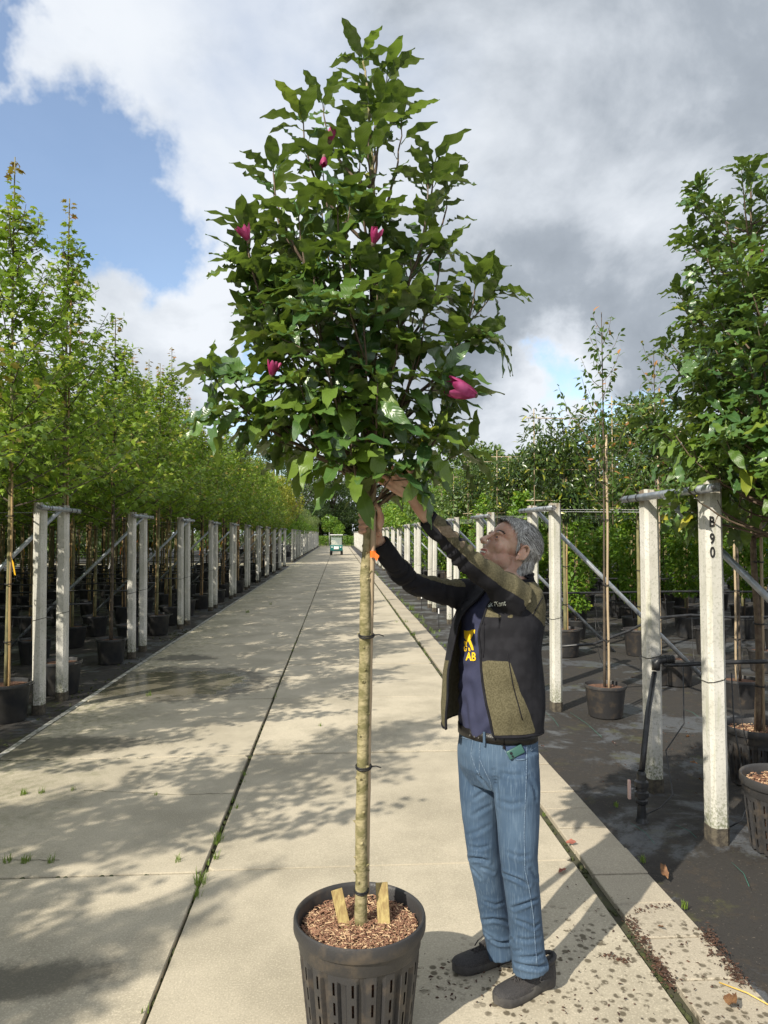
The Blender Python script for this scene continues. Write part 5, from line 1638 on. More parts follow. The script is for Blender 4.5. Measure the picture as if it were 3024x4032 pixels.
drift([(2300, 3500), (2900, 4000), (2000, 3990), (1800, 3850), (2300, 3700)], 'dirt_crumbs', '', 260, .10)
drift([(2480, 3150), (2700, 2900), (2900, 3050)], 'dirt_crumbs', '', 200, .22)
g0, g1 = gpt(2832, 3868, .006), gpt(3060, 3975, .008)
M['straw'] = mat_basic('yellow_straw', (0.62, 0.42, 0.10), .5)
line_thing('straw', [g0, (g0 + g1) / 2 + Vector((0, 0, .01)), g1], .003, M['straw'], 'yellow straw lying across the kerb tiles at the lower right', 'straw', n=5)

# ------------------------------------------------------------------ the man
from mathutils.bvhtree import BVHTree
man = empty('person', (.66, 2.90, 0))
tag(man, 'grey haired man in olive and black jacket and jeans reaching up to the magnolia', 'person')
MO = Vector(man.location)
Fv = Vector((-.80, -.60, 0)); Lv = Vector((.60, -.80, 0))

M['skin'] = mat_basic('skin', (0.57, 0.37, 0.27), .5, (0.50, 0.28, 0.20), scale=22, bump=.12, bscale=160)
M['skin'].node_tree.nodes['Principled BSDF'].inputs['Subsurface Weight'].default_value = .12
M['skin'].node_tree.nodes['Principled BSDF'].inputs['Subsurface Scale'].default_value = .01
M['lip'] = mat_basic('lip', (0.45, 0.17, 0.13), .45)
M['tooth'] = mat_basic('tooth', (0.78, 0.72, 0.60), .3)
M['eye_white'] = mat_basic('eye_white', (0.72, 0.68, 0.63), .2)
M['iris'] = mat_basic('iris', (0.05, 0.05, 0.06), .15)
M['hair_mid'] = mat_basic('grey_hair', (0.34, 0.33, 0.31), .45)
M['hair_dark'] = mat_basic('dark_grey_hair', (0.075, 0.068, 0.062), .45)
M['hair_light'] = mat_basic('silver_hair', (0.70, 0.69, 0.66), .4)
M['jacket_black'] = mat_basic('black_softshell', (0.010, 0.010, 0.013), .85, (0.016, 0.016, 0.020), scale=25, bump=.12, bscale=300, spec=.2)
M['jacket_olive'] = mat_basic('olive_fleece', (0.078, 0.069, 0.038), .95, (0.118, 0.104, 0.060), scale=150, bump=.5, bscale=350, detail=3)
M['lining'] = mat_basic('olive_lining', (0.11, 0.10, 0.062), .95, (0.15, 0.135, 0.088), scale=90, bump=.4, bscale=300)
M['shirt'] = mat_basic('navy_cotton', (0.022, 0.026, 0.062), .85, (0.030, 0.034, 0.076), scale=12, bump=.15, bscale=250)
M['print'] = mat_basic('yellow_print', (0.82, 0.52, 0.015), .7)
M['logo'] = mat_basic('white_print', (0.68, 0.74, 0.70), .6)
M['belt'] = mat_basic('black_leather', (0.012, 0.011, 0.010), .4, bump=.2, bscale=200)
M['metal'] = mat_basic('brushed_metal', (0.35, 0.34, 0.33), .35, metallic=.9)
M['knit'] = mat_basic('black_knit', (0.028, 0.026, 0.027), .75, (0.05, 0.047, 0.047), scale=260, bump=.5, bscale=420, detail=1)
M['sole'] = mat_basic('dark_sole_rubber', (0.045, 0.042, 0.041), .8, (0.075, 0.07, 0.064), scale=20, bump=.25, bscale=60)
M['lace'] = mat_basic('dark_lace', (0.040, 0.037, 0.037), .8)
M['shoe_logo'] = mat_basic('grey_shoe_mark', (0.13, 0.125, 0.125), .5)
def mat_denim():
    m, t, b, out = new_mat('faded_denim')
    tc = N(t, 'ShaderNodeTexCoord')
    mp = N(t, 'ShaderNodeMapping'); mp.inputs['Scale'].default_value = (1, 1, .05); L(t, tc.outputs['Object'], mp.inputs[0])
    n1 = N(t, 'ShaderNodeTexNoise', ins={'Scale': 190.0, 'Detail': 3.0}); L(t, mp.outputs[0], n1.inputs['Vector'])
    n2 = N(t, 'ShaderNodeTexNoise', ins={'Scale': 5.0, 'Detail': 4.0}); L(t, tc.outputs['Object'], n2.inputs['Vector'])
    n3 = N(t, 'ShaderNodeTexNoise', ins={'Scale': 420.0, 'Detail': 2.0}); L(t, tc.outputs['Object'], n3.inputs['Vector'])
    c = mixc(t, smooth(t, n2.outputs['Fac'], .38, .66), (0.034, 0.066, 0.115), (0.064, 0.108, 0.168))
    c = mixc(t, mth(t, 'MULTIPLY', smooth(t, n1.outputs['Fac'], .50, .68), .26), c, (0.17, 0.235, 0.31))
    c = mixc(t, mth(t, 'MULTIPLY', smooth(t, n3.outputs['Fac'], .5, .7), .35), c, (0.035, 0.065, 0.14))
    L(t, c, b.inputs['Base Color']); b.inputs['Roughness'].default_value = .9
    bp = N(t, 'ShaderNodeBump', ins={'Strength': .3, 'Distance': .002}); L(t, mth(t, 'ADD', n3.outputs['Fac'], n1.outputs['Fac']), bp.inputs['Height']); L(t, bp.outputs[0], b.inputs['Normal'])
    return m
M['denim'] = mat_denim()
M['denim_seam'] = mat_basic('denim_seam', (0.16, 0.22, 0.29), .9, (0.06, 0.10, 0.17), scale=160)
M['denim_dark'] = mat_basic('dark_denim', (0.035, 0.06, 0.12), .9)
M['phone'] = mat_basic('green_phone_case', (0.035, 0.10, 0.085), .35)
M['lens'] = mat_basic('camera_glass', (0.005, 0.005, 0.006), .08)

def remesh(mb, voxel, it=2, fac=.5, name='body'):
    me = mb.mesh('tmp', [M['skin']])
    o = bpy.data.objects.new('tmp', me); C.objects.link(o)
    md = o.modifiers.new('r', 'REMESH'); md.mode = 'VOXEL'; md.voxel_size = voxel; md.use_smooth_shade = True
    if it:
        sm = o.modifiers.new('s', 'SMOOTH'); sm.iterations = it; sm.factor = fac
    dg = bpy.context.evaluated_depsgraph_get()
    r = bpy.data.meshes.new_from_object(o.evaluated_get(dg))
    bpy.data.objects.remove(o); bpy.data.meshes.remove(me)
    r.name = name; r.materials.clear()
    r.polygons.foreach_set('use_smooth', [True] * len(r.polygons))
    return r

def get_co(me):
    a = np.empty(len(me.vertices) * 3, np.float32); me.vertices.foreach_get('co', a); return a.reshape(-1, 3)
def get_no(me):
    a = np.empty(len(me.vertices) * 3, np.float32); me.vertex_normals.foreach_get('vector', a); return a.reshape(-1, 3)
def set_co(me, a):
    me.vertices.foreach_set('co', a.reshape(-1).astype(np.float32)); me.update()
def vnoise(P, s, seed=0.0):
    return np.array([noise.noise(Vector((p[0] * s[0] + seed, p[1] * s[1], p[2] * s[2] + seed))) for p in P])
def ring_loft(b, rings, n=28):
    """rings: (centre Vector, half depth along F, half width along L)"""
    P = []
    for c, a, w in rings:
        for k in range(n):
            u = 2 * PI * k / n
            P.append(c + Fv * (a * math.cos(u)) + Lv * (w * math.sin(u)))
    F = [(i * n + k, i * n + (k + 1) % n, (i + 1) * n + (k + 1) % n, (i + 1) * n + k) for i in range(len(rings) - 1) for k in range(n)]
    F += [tuple(range(n - 1, -1, -1)), tuple(range((len(rings) - 1) * n, len(rings) * n))]
    b.add(P, F)
def D(x, y, Y): return d2(x, y, Y) - MO
def densify(pts, rads, k=5):
    P, R = [], []
    n = len(pts)
    for i in range(n - 1):
        p0 = pts[max(i - 1, 0)]; p1 = pts[i]; p2 = pts[i + 1]; p3 = pts[min(i + 2, n - 1)]
        for j in range(k):
            t = j / k
            P.append(.5 * ((2 * p1) + (p2 - p0) * t + (2 * p0 - 5 * p1 + 4 * p2 - p3) * t * t + (3 * p1 - p0 - 3 * p2 + p3) * t ** 3)); R.append(rads[i] * (1 - t) + rads[i + 1] * t)
    P.append(pts[-1]); R.append(rads[-1]); return P, R

# ---- joints
neck_base = D(1112, 1262, 2.925)
Lsh, Lel, Lcuff, Lwr = D(1118, 1288, 2.79), D(1014, 1213, 2.65), D(924, 1119, 2.57), D(893, 1070, 2.555)
Rsh, Rel, Rcuff, Rwr = D(1010, 1284, 3.03), D(895, 1260, 2.88), D(820, 1172, 2.735), D(812, 1152, 2.71)
Lhip, Lkn, Lan = D(1114, 1640, 2.84), D(1122, 1850, 2.79), D(1148, 2098, 2.80)
Rhip, Rkn, Ran = D(1034, 1640, 2.99), D(1040, 1850, 2.95), D(1084, 2050, 3.00)

# ---- head frame
fwd = Vector((-.955, -.295, 0)).normalized()
pt = math.radians(34)
hf_ = fwd * math.cos(pt) + Vector((0, 0, 1)) * math.sin(pt)
hu = Vector((0, 0, 1)) * math.cos(pt) - fwd * math.sin(pt)
hl = hu.cross(hf_) * -1
hl = Vector((-fwd.y * -1, fwd.x, 0)) if False else Vector((0, 0, 1)).cross(fwd)
HC = at(2046, 2180, 2.84) - MO - hl * .078 + hf_ * .010 + hu * .010
HR = Matrix((hl, hf_, hu)).transposed()      # columns: left, forward, up
def H(x, y, z): return HC + HR @ Vector((x, y, z))

body = MB()
HS = 1.06
def he(c, r, n=18, m=12): body.ellipsoid(H(*[q * HS for q in c]), tuple(q * HS for q in r), R=HR, n=n, m=m)
he((0, -.022, .042), (.076, .098, .086)); he((0, .046, .045), (.060, .044, .050)); he((0, .044, -.025), (.058, .046, .062))
he((0, .030, -.072), (.054, .054, .036)); he((0, .072, -.100), (.024, .020, .020)); he((0, .05, -.09), (.036, .036, .026))
for s in (-1, 1):
    he((s * .038, .060, -.030), (.023, .022, .024)); he((s * .027, .084, .019), (.024, .011, .008)); he((s * .011, .108, -.035), (.008, .010, .008))
    he((s * .031, .074, .0), (.014, .0135, .013)); he((s * .045, .02, -.06), (.014, .035, .03))
    # ear: shell and rim
    he((s * .080, -.014, -.008), (.006, .017, .028))
    rim = [H((s * (.083 + .004 * math.sin(a))) * HS, (-.016 - .019 * math.cos(a)) * HS, (-.002 + .031 * math.sin(a)) * HS) for a in [(-.9 + i * .42) for i in range(10)]]
    body.tube(rim, [.0038, .0045, .0048, .005, .005, .005, .0048, .0045, .004, .0035], 8)
    he((s * .081, -.004, -.034), (.005, .007, .010))
body.tube([H(0, .088 * HS, .014 * HS), H(0, .104 * HS, -.010 * HS), H(0, .117 * HS, -.031 * HS)], [.0085, .0095, .0115], 12)
he((0, .118, -.032), (.0115, .010, .0095))
he((0, .090, -.062), (.023, .011, .007)); he((0, .087, -.080), (.021, .011, .0075)); he((0, .082, -.071), (.026, .010, .012))
body.tube([H(0, -.035, -.02), H(0, -.03, -.085), neck_base, neck_base - Vector((0, 0, .08))], [.060, .060, .066, .08], 20)
# torso, arms, legs under the clothes
tb = [(D(1070, 1600, 2.92), .10, .145), (D(1068, 1500, 2.92), .105, .14), (D(1072, 1400, 2.92), .11, .15), (D(1082, 1320, 2.92), .11, .165), (D(1098, 1275, 2.92), .07, .13)]
ring_loft(body, tb)
for pts, r in (([Lsh, Lel, Lcuff, Lwr], [.045, .030, .026, .028]), ([Rsh, Rel, Rcuff, Rwr], [.042, .029, .025, .026]), ([Lhip, Lkn, Lan], [.075, .052, .038]), ([Rhip, Rkn, Ran], [.075, .052, .038])):
    P, R = densify(pts, r); body.tube(P, R, 14)
# ---- left hand: open, fingers spread towards the upper left
def finger(b, base, dirs, lens, r0, r1):
    P = [base]; n = len(lens); R = [r0]
    p = base.copy()
    for i, (d, l) in enumerate(zip(dirs, lens)):
        d = d.normalized()
        P.append(p + d * l * .5); R.append((r0 + (r1 - r0) * (i + .5) / n) * .96)
        p = p + d * l; P.append(p.copy()); R.append((r0 + (r1 - r0) * (i + 1) / n) * (1.03 if i < n - 1 else .62))
    b.tube(P, R, 10)
    b.ellipsoid(P[-1], (R[-1], R[-1], R[-1]), n=8, m=6)
hd_ = (D(850, 1036, 2.53) - Lwr).normalized()
hw = Vector((.42, -.35, .84)); hw = (hw - hd_ * hw.dot(hd_)).normalized()
hn = hd_.cross(hw)
palm_end = Lwr + hd_ * .088
P0 = [Lwr, Lwr + hd_ * .03, Lwr + hd_ * .06, palm_end]
for k in range(4):
    off = hw * (.0285 - .019 * k)
    body.tube([Lwr + off * .35, Lwr + hd_ * .045 + off * .75, palm_end + off + hd_ * (.004 - .004 * abs(k - 1.3))], [.016, .0145, .0115], 10)
body.ellipsoid(Lwr + hd_ * .05, (.036, .043, .013), R=Matrix((hw, hd_, hn)).transposed())
lens = [(.037, .024, .019), (.042, .027, .020), (.039, .024, .019), (.030, .019, .016)]
for k in range(4):
    base = palm_end + hw * (.0295 - .0197 * k) - hd_ * .004
    sp = hw * (.10 - .07 * k)
    cu = [.05, .30, .55] if k < 2 else [.15, .4, .7]
    finger(body, base, [hd_ + sp - hn * c_ * (1 if True else 1) for c_ in cu], lens[k], .0090, .0072)
tb0 = Lwr + hd_ * .022 + hw * .022
finger(body, tb0, [hd_ * .65 + hw * .75 - hn * .3, hd_ * .85 + hw * .45 - hn * .45, hd_ * 1.0 + hw * .15 - hn * .5], (.042, .034, .028), .0135, .0085)
# ---- right hand: closed round trunk and cane
tkx = trunk_at(1.85) + O - MO
def around(ang, r, z): return Vector((tkx.x + r * math.cos(ang), tkx.y + r * math.sin(ang), z))
zf = [1.893, 1.868, 1.845, 1.823]
zc = d2(790, 1110, HY).z
zoff = [d2(780, y, HY).z for y in (1112, 1126, 1138, 1149)]
RG = .0295
kn = []
for k, z in enumerate(zoff):
    # from behind right of the trunk, round the far left side, to the camera side
    arc = [PI * (.30 + .125 * i) for i in range(10)]
    if k == 0: arc = arc[:8]
    elif k == 3: arc = arc[:9]
    P = [around(a, RG + .004 * (i == 3) + .003 * (i == 6), z - .006 + .0012 * i) for i, a in enumerate(arc)]
    R = [.0105, .0105, .0102, .0105, .0098, .0095, .0098, .0090, .0085, .0070][:len(arc)]
    body.tube(P, R, 10); body.ellipsoid(P[-1], (R[-1],) * 3, n=8, m=6); kn.append(P[0])
pc = around(.15, .042, zc - .012)
for k in range(4):
    body.tube([Rwr, (Rwr + pc) / 2 + Vector((0, .01, .01 - .008 * k)), around(.18, .040, zoff[k] - .004), kn[k]], [.022, .018, .0145, .0115], 10)
body.ellipsoid(around(0.1, .040, zc - .022), (.018, .024, .036))
# thumb up the camera side of the cane
finger(body, around(-.1, .038, zc - .03), [Vector((.1, -.5, .8)), Vector((-.25, -.35, .9)), Vector((-.5, -.05, .8))], (.03, .028, .02), .0125, .0085)
bme = remesh(body, .0032, 2, .5, 'skin')
bme.materials.append(M['skin']); bme.materials.append(M['lip'])
co = get_co(bme)
cen = np.empty(len(bme.polygons) * 3, np.float32); bme.polygons.foreach_get('center', cen); cen = cen.reshape(-1, 3)
hl_loc = (cen - np.array(HC)) @ np.array(HR)
lipm = (np.abs(hl_loc[:, 0]) < .026 * HS) & (hl_loc[:, 1] > .088 * HS) & (hl_loc[:, 2] < -.058 * HS) & (hl_loc[:, 2] > -.088 * HS)
bme.polygons.foreach_set('material_index', lipm.astype(np.int32))
bo = link('body', bme, man)
print('body', len(bme.polygons))
for s in (-1, 1):
    b = MB(); b.ellipsoid(H(s * .031 * HS, .0765 * HS, .0), (.0118, .0118, .0118), n=14, m=10); e = b.build('eye', M['eye_white'], man, smooth=True)
    b = MB(); b.ellipsoid(H(s * .0315 * HS, .0856 * HS, .001), (.0062, .003, .0062), R=HR, n=12, m=8); b.build('iris', M['iris'], e, smooth=True)
    b = MB()
    for k in range(9):      # upper lid and lower lid folds
        pass
    b.tube([H((s * (.0185 + .0031 * k)) * HS, (.0835 + .0062 * math.sin(PI * k / 8)) * HS, (.001 + .0065 * math.sin(PI * k / 8)) * HS) for k in range(9)], .0026, 6)
    b.tube([H((s * (.0185 + .0031 * k)) * HS, (.0825 + .0055 * math.sin(PI * k / 8)) * HS, (.0 - .0068 * math.sin(PI * k / 8)) * HS) for k in range(9)], .0022, 6)
    b.build('eyelids', M['skin'], man, smooth=True)
    b = MB()
    for _ in range(90):
        t = random.random(); x = s * (.014 + .034 * t); y = .0925 - .018 * t ** 2; z = .022 + .007 * math.sin(PI * (t * .8 + .1)) + random.uniform(-.0025, .0025)
        p = H(x * HS, y * HS, z * HS); q = H((x + s * .007) * HS, (y - .001) * HS, (z + .002) * HS)
        b.tube([p, q], [.0008, .0003], 3)
    b.build('eyebrow', M['hair_dark'], man)
b = MB()
for k in range(7):
    x = (-.0165 + .0055 * k); b.box(H(x * HS, (.0955 - abs(x) * .25) * HS, -.0705 * HS), (.0052, .004, .0065), M=HR)
b.build('teeth', M['tooth'], man)

# ---- hair
hb_ = MB()
def hhe(c, r): hb_.ellipsoid(H(*[q * HS for q in c]), tuple(q * HS for q in r), R=HR, n=22, m=14)
hhe((0, -.022, .044), (.081, .101, .090)); hhe((0, -.075, -.020), (.062, .045, .062)); hhe((0, .035, .070), (.062, .056, .042)); hhe((0, -.06, -.05), (.055, .04, .05))
hme = remesh(hb_, .004, 2, .5, 'hair')
bm = bmesh.new(); bm.from_mesh(hme); kill = []
for f in bm.faces:
    p = f.calc_center_median(); q = HR.transposed() @ (p - HC) / HS
    lim = -.012 if q.z < -.005 else (.006 + .50 * (q.z + .005) if q.z < .07 else .052 + 2.2 * (q.z - .07))
    if abs(q.x) < .03: lim = max(lim, .0) 
    if q.y > lim: kill.append(f); continue
    if q.z < -.012 and q.y > -.036 and q.z > -.2 and abs(q.x) > .03: kill.append(f); continue
    if abs(q.x) > .07 and abs(q.y + .016) < .024 and -.045 < q.z < .030 and q.y > -.04: kill.append(f)
bmesh.ops.delete(bm, geom=kill, context='FACES')
faces = [(f.calc_center_median(), f.normal.copy()) for f in bm.faces]
bm.to_mesh(hme); bm.free(); hme.materials.append(M['hair_mid'])
ho = link('hair', hme, man)
random.seed(5)
sb = MB()
for _ in range(11000):
    p, nr = random.choice(faces)
    p = p + rv(.0015)
    q = HR.transposed() @ (p - HC)
    flow = Vector((0, -1, -.35)) if q.z > .03 * HS else Vector((0, -.45, -1))
    if q.z > .085: flow = Vector((.75, .35, -.1)) if q.y > 0 else Vector((.5, -.8, -.2))
    if q.z > .05 and q.y > .02: flow = Vector((.9 if q.x > -.03 else .3, .25, -.35))
    d = HR @ flow.normalized() + rv(.11)
    d = (d - nr * d.dot(nr)).normalized()
    ln = random.uniform(.016, .036); w = .0006
    side = d.cross(nr).normalized() * w
    a = p + nr * .001; m_ = p + d * ln * .55 + nr * random.uniform(.0015, .0045); e = p + d * ln + nr * random.uniform(-.001, .003)
    mi = random.choice((0, 0, 1, 2, 2)) if q.z > .02 else random.choice((0, 0, 2, 2, 1, 0))
    if q.z > .05 and q.y < .01: mi = random.choice((0, 1, 1, 2, 0))
    sb.add([a - side, a + side, m_ + side, m_ - side, e], [(0, 1, 2, 3), (3, 2, 4)], mi)
st = sb.build('hair_strands', [M['hair_mid'], M['hair_dark'], M['hair_light']], ho); st['kind'] = 'stuff'

# ---- jeans
jb = MB()
ring_loft(jb, [(D(1071, 1690, 2.92), .10, .150), (D(1072, 1650, 2.92), .135, .172), (D(1074, 1620, 2.92), .142, .178), (D(1076, 1590, 2.92), .140, .174), (D(1074, 1560, 2.92), .130, .166)])
for pts, r in (([Lhip + Vector((0, 0, .03)), D(1116, 1700, 2.82), D(1119, 1780, 2.80), D(1121, 1850, 2.785), D(1128, 1920, 2.79), D(1136, 2000, 2.80), D(1140, 2060, 2.80), D(1146, 2092, 2.80)], [.092, .093, .082, .073, .068, .066, .067, .072]),
               ([Rhip + Vector((0, 0, .03)), D(1036, 1700, 2.97), D(1040, 1780, 2.955), D(1046, 1850, 2.945), D(1058, 1920, 2.96), D(1072, 2000, 2.98), D(1079, 2030, 2.99), D(1086, 2062, 2.99)], [.088, .085, .074, .066, .061, .058, .060, .064])):
    P, R = densify(pts, r); jb.tube(P, R, 22)
jme = remesh(jb, .0052, 4, .5, 'jeans')
co = get_co(jme); no = get_no(jme)
z = co[:, 2]
def bump(z, c, w): return np.exp(-((z - c) / w) ** 2)
nn = vnoise(co, (6, 6, 4), 3.0); n2_ = vnoise(co, (14, 14, 20), 9.0)
jbv = BVHTree.FromPolygons([v.co.copy() for v in jme.vertices], [tuple(p.vertices) for p in jme.polygons])
def cr(x, y): return ((1700 + x * .557) / 1.8228, (2800 + y * .557) / 1.8228)
CREASES = [([(505, 1150), (560, 1170), (620, 1195), (690, 1235)], 7, 8), ([(575, 1392), (640, 1368), (700, 1345), (750, 1332)], 7, 8), ([(600, 1478), (660, 1500), (720, 1530), (770, 1500)], 5, 8), ([(590, 1786), (680, 1806), (760, 1812), (820, 1790)], 9, 9),
           ([(640, 1745), (720, 1738), (790, 1715)], 6, 8), ([(580, 1700), (640, 1690)], 4, 7), ([(240, 1052), (290, 1040), (350, 1045), (400, 1062)], 8, 8), ([(350, 1108), (400, 1120), (440, 1145)], 5, 7), ([(262, 1095), (300, 1130), (350, 1190)], 4, 8),
           ([(355, 1482), (430, 1468), (500, 1480), (545, 1500)], 6, 8), ([(425, 1618), (480, 1640), (540, 1636), (575, 1610)], 8, 8), ([(365, 1560), (400, 1590), (440, 1606)], 5, 7), ([(330, 455), (370, 500), (405, 560)], 6, 8), ([(300, 620), (350, 580), (400, 560)], 4, 8),
           ([(290, 740), (350, 700), (420, 665)], 3.5, 9), ([(250, 880), (330, 850), (420, 800)], 3, 9), ([(500, 440), (560, 452), (640, 450)], 3, 9), ([(480, 640), (560, 660), (660, 640)], 3, 10), ([(690, 470), (730, 560), (740, 640)], 4, 9), ([(540, 1000), (620, 1030), (700, 1020)], 3, 9),
           ([(700, 1120), (740, 1180), (790, 1210)], 5, 8), ([(270, 960), (340, 970), (410, 950)], 3.5, 8), ([(380, 1350), (450, 1370), (520, 1350)], 3.5, 8), ([(610, 1610), (680, 1620), (780, 1600)], 4, 9), ([(440, 420), (465, 560), (470, 700)], 4, 9)]
disp = .0022 * nn + .0018 * n2_
for pts_, dep, wd in CREASES:
    Q = []
    for a_, b_ in zip(pts_[:-1], pts_[1:]):
        for k in range(6):
            X, Y = cr(a_[0] + (b_[0] - a_[0]) * k / 6, a_[1] + (b_[1] - a_[1]) * k / 6)
            dr_ = ray(X * 1.8228, Y * 1.8228).normalized(); loc, _n, _i, _d = jbv.ray_cast(Vector((0, 0, CAM_H)) - MO, dr_)
            if loc is not None: Q.append(loc)
    if not Q: continue
    Q = np.array(Q); dd = np.full(len(co), 9.0); ti = np.zeros(len(co))
    for qi, q in enumerate(Q):
        e = np.linalg.norm((co - q) * np.array([1, 1, 1.25]), axis=1); m = e < dd; dd[m] = e[m]; ti[m] = qi / max(1, len(Q) - 1)
    fade = np.sin(np.pi * np.clip(ti * .8 + .1, 0, 1)) ** .6
    w_ = wd * .001; dp = dep * .001
    disp += fade * (-dp * np.exp(-(dd / (w_ * .8)) ** 2) + dp * .75 * np.exp(-((dd - w_ * 2.0) / (w_ * 1.1)) ** 2))
co = co + no * disp[:, None]
jme.materials.append(M['denim']); set_co(jme, co)
jo = link('jeans', jme, man)
def bvh_of(me): return BVHTree.FromPolygons([v.co.copy() for v in me.vertices], [tuple(p.vertices) for p in me.polygons])
def hitter(me):
    bv = bvh_of(me)
    def h(x, y, lift=.001):
        d = ray(x * 3024 / 1659, y * 3024 / 1659).normalized(); o = Vector((0, 0, CAM_H)) - MO
        loc, nr, i, dist = bv.ray_cast(o, d)
        if loc is None: return None, None
        if nr.dot(d) > 0: nr = -nr
        return loc + nr * lift, nr
    return h
hj = hitter(jme)
def surf_line(h, pts, r, name, mat, parent, n=5, step=6, lift=.001):
    P = []
    for (a, b_) in zip(pts[:-1], pts[1:]):
        k = max(2, int(math.hypot(b_[0] - a[0], b_[1] - a[1]) / step))
        for i in range(k):
            q, _ = h(a[0] + (b_[0] - a[0]) * i / k, a[1] + (b_[1] - a[1]) * i / k, lift)
            if q is not None and (not P or (q - P[-1]).length < .08): P.append(q)
    q, _ = h(*pts[-1], lift)
    if q is not None and P and (q - P[-1]).length < .08: P.append(q)
    if len(P) < 2: return None
    b = MB(); b.tube(P, r, n); return b.build(name, mat, parent, smooth=True)
surf_line(hj, [(1138, 1600), (1136, 1700), (1132, 1800), (1134, 1880), (1143, 1920), (1152, 1980), (1156, 2040), (1160, 2085)], .0022, 'seam', M['denim_seam'], jo)
surf_line(hj, [(1036, 1640), (1060, 1690), (1068, 1740), (1072, 1800), (1078, 1880), (1092, 1960), (1100, 2020), (1098, 2060)], .002, 'seam', M['denim_seam'], jo)
surf_line(hj, [(1022, 1596), (1018, 1630), (1028, 1660), (1040, 1680)], .002, 'fly_seam', M['denim_seam'], jo)
surf_line(hj, [(1038, 1598), (1036, 1640), (1036, 1672)], .002, 'fly_seam', M['denim_seam'], jo)
surf_line(hj, [(1084, 1590), (1090, 1620), (1100, 1636), (1120, 1642), (1137, 1640)], .0026, 'pocket_edge', M['denim_seam'], jo)
surf_line(hj, [(995, 1592), (1030, 1600), (1075, 1600), (1120, 1600), (1164, 1590)], .0022, 'waistband_seam', M['denim_seam'], jo)
surf_line(hj, [(1150, 1585), (1146, 1622), (1160, 1612)], .002, 'seam', M['denim_seam'], jo)
# dark pocket bag and the phone in it
def surf_patch(h, pts, mat, name, parent, lift=.0016, grid=7):
    """patch that follows the surface: polygon outline given in the preview, filled by fan rings"""
    cx = sum(p[0] for p in pts) / len(pts); cy = sum(p[1] for p in pts) / len(pts)
    V = []; F = []; q, _ = h(cx, cy, lift)
    if q is None: return None
    V.append(q); n = len(pts)
    for g in range(1, grid + 1):
        for (x, y) in pts:
            q, _ = h(cx + (x - cx) * g / grid, cy + (y - cy) * g / grid, lift)
            V.append(q if q is not None else V[-1])
    for k in range(n): F.append((0, 1 + k, 1 + (k + 1) % n))
    for g in range(grid - 1):
        for k in range(n):
            a = 1 + g * n + k; a2 = 1 + g * n + (k + 1) % n
            F.append((a, a + n, a2 + n, a2))
    b = MB(); b.add(V, F); return b.build(name, mat, parent, smooth=True)
surf_patch(hj, [(1088, 1597), (1093, 1620), (1102, 1633), (1118, 1639), (1134, 1637), (1137, 1620), (1138, 1598), (1110, 1600)], M['denim_dark'], 'pocket_bag', jo)
# phone
pp_, pn = hj(1113, 1624, .006)
ph = empty('phone', pp_ + MO); tag(ph, 'dark green phone sticking out of the left front jeans pocket', 'phone')
xr = (Vector((0, 0, 1)).cross(pn)).normalized(); tilt = Matrix.Rotation(.45, 3, pn); xr = tilt @ xr; up_ = pn.cross(xr).normalized()
Rp = Matrix((xr, pn, up_)).transposed()
b = MB(); b.box((0, 0, 0), (.066, .009, .034), M=Rp); o = b.build('case', M['phone'], ph); bevel(o, .004, 3)
for dx, dz, r_ in ((-.018, .004, .0055), (-.018, -.008, .004)):
    b = MB(); c0 = Rp @ Vector((dx, .0045, dz)); b.tube([c0, c0 + pn * .002], r_, 14); b.build('lens', M['lens'], ph)
# belt
b = MB()
for zz, dz in ((0, 0),):
    P = []; n = 40
    for k in range(n + 1):
        u = 2 * PI * k / n; P.append(D(1074, 1577, 2.92) + Fv * (.1385 * math.cos(u)) + Lv * (.1735 * math.sin(u)) + Vector((0, 0, .004 * math.cos(u))))
    V = []; 
    for p in P: V += [p - Vector((0, 0, .019)), p + Vector((0, 0, .019))]
    b.add(V, [(2 * i, 2 * i + 2, 2 * i + 3, 2 * i + 1) for i in range(n)])
bl = b.build('belt', M['belt'], man, smooth=True)
md = bl.modifiers.new('t', 'SOLIDIFY'); md.thickness = .004; md.offset = 0
for (x, y) in ((1029, 1573), (1006, 1568)):
    p = D(x, y, 2.92)
    u = math.atan2((p - D(1074, 1577, 2.92)).dot(Lv) * 1, (p - D(1074, 1577, 2.92)).dot(Fv))
for u in (-.12, .02, .14):
    q = D(1074, 1577, 2.92) + Fv * (.1415 * math.cos(u)) + Lv * (.1765 * math.sin(u))
    k = MB(); k.tube([q - Vector((0, 0, .003)), q + Vector((0, 0, .003))], .003, 6); k.build('eyelet', M['metal'], bl)
b = MB(); q = D(1074, 1577, 2.92) + Fv * .1435 * math.cos(.30) + Lv * .1785 * math.sin(.30); b.box(q, (.010, .006, .055), M=Matrix((Lv, Fv, Vector((0, 0, 1)))).transposed()); b.build('belt_loop', M['denim'], jo)

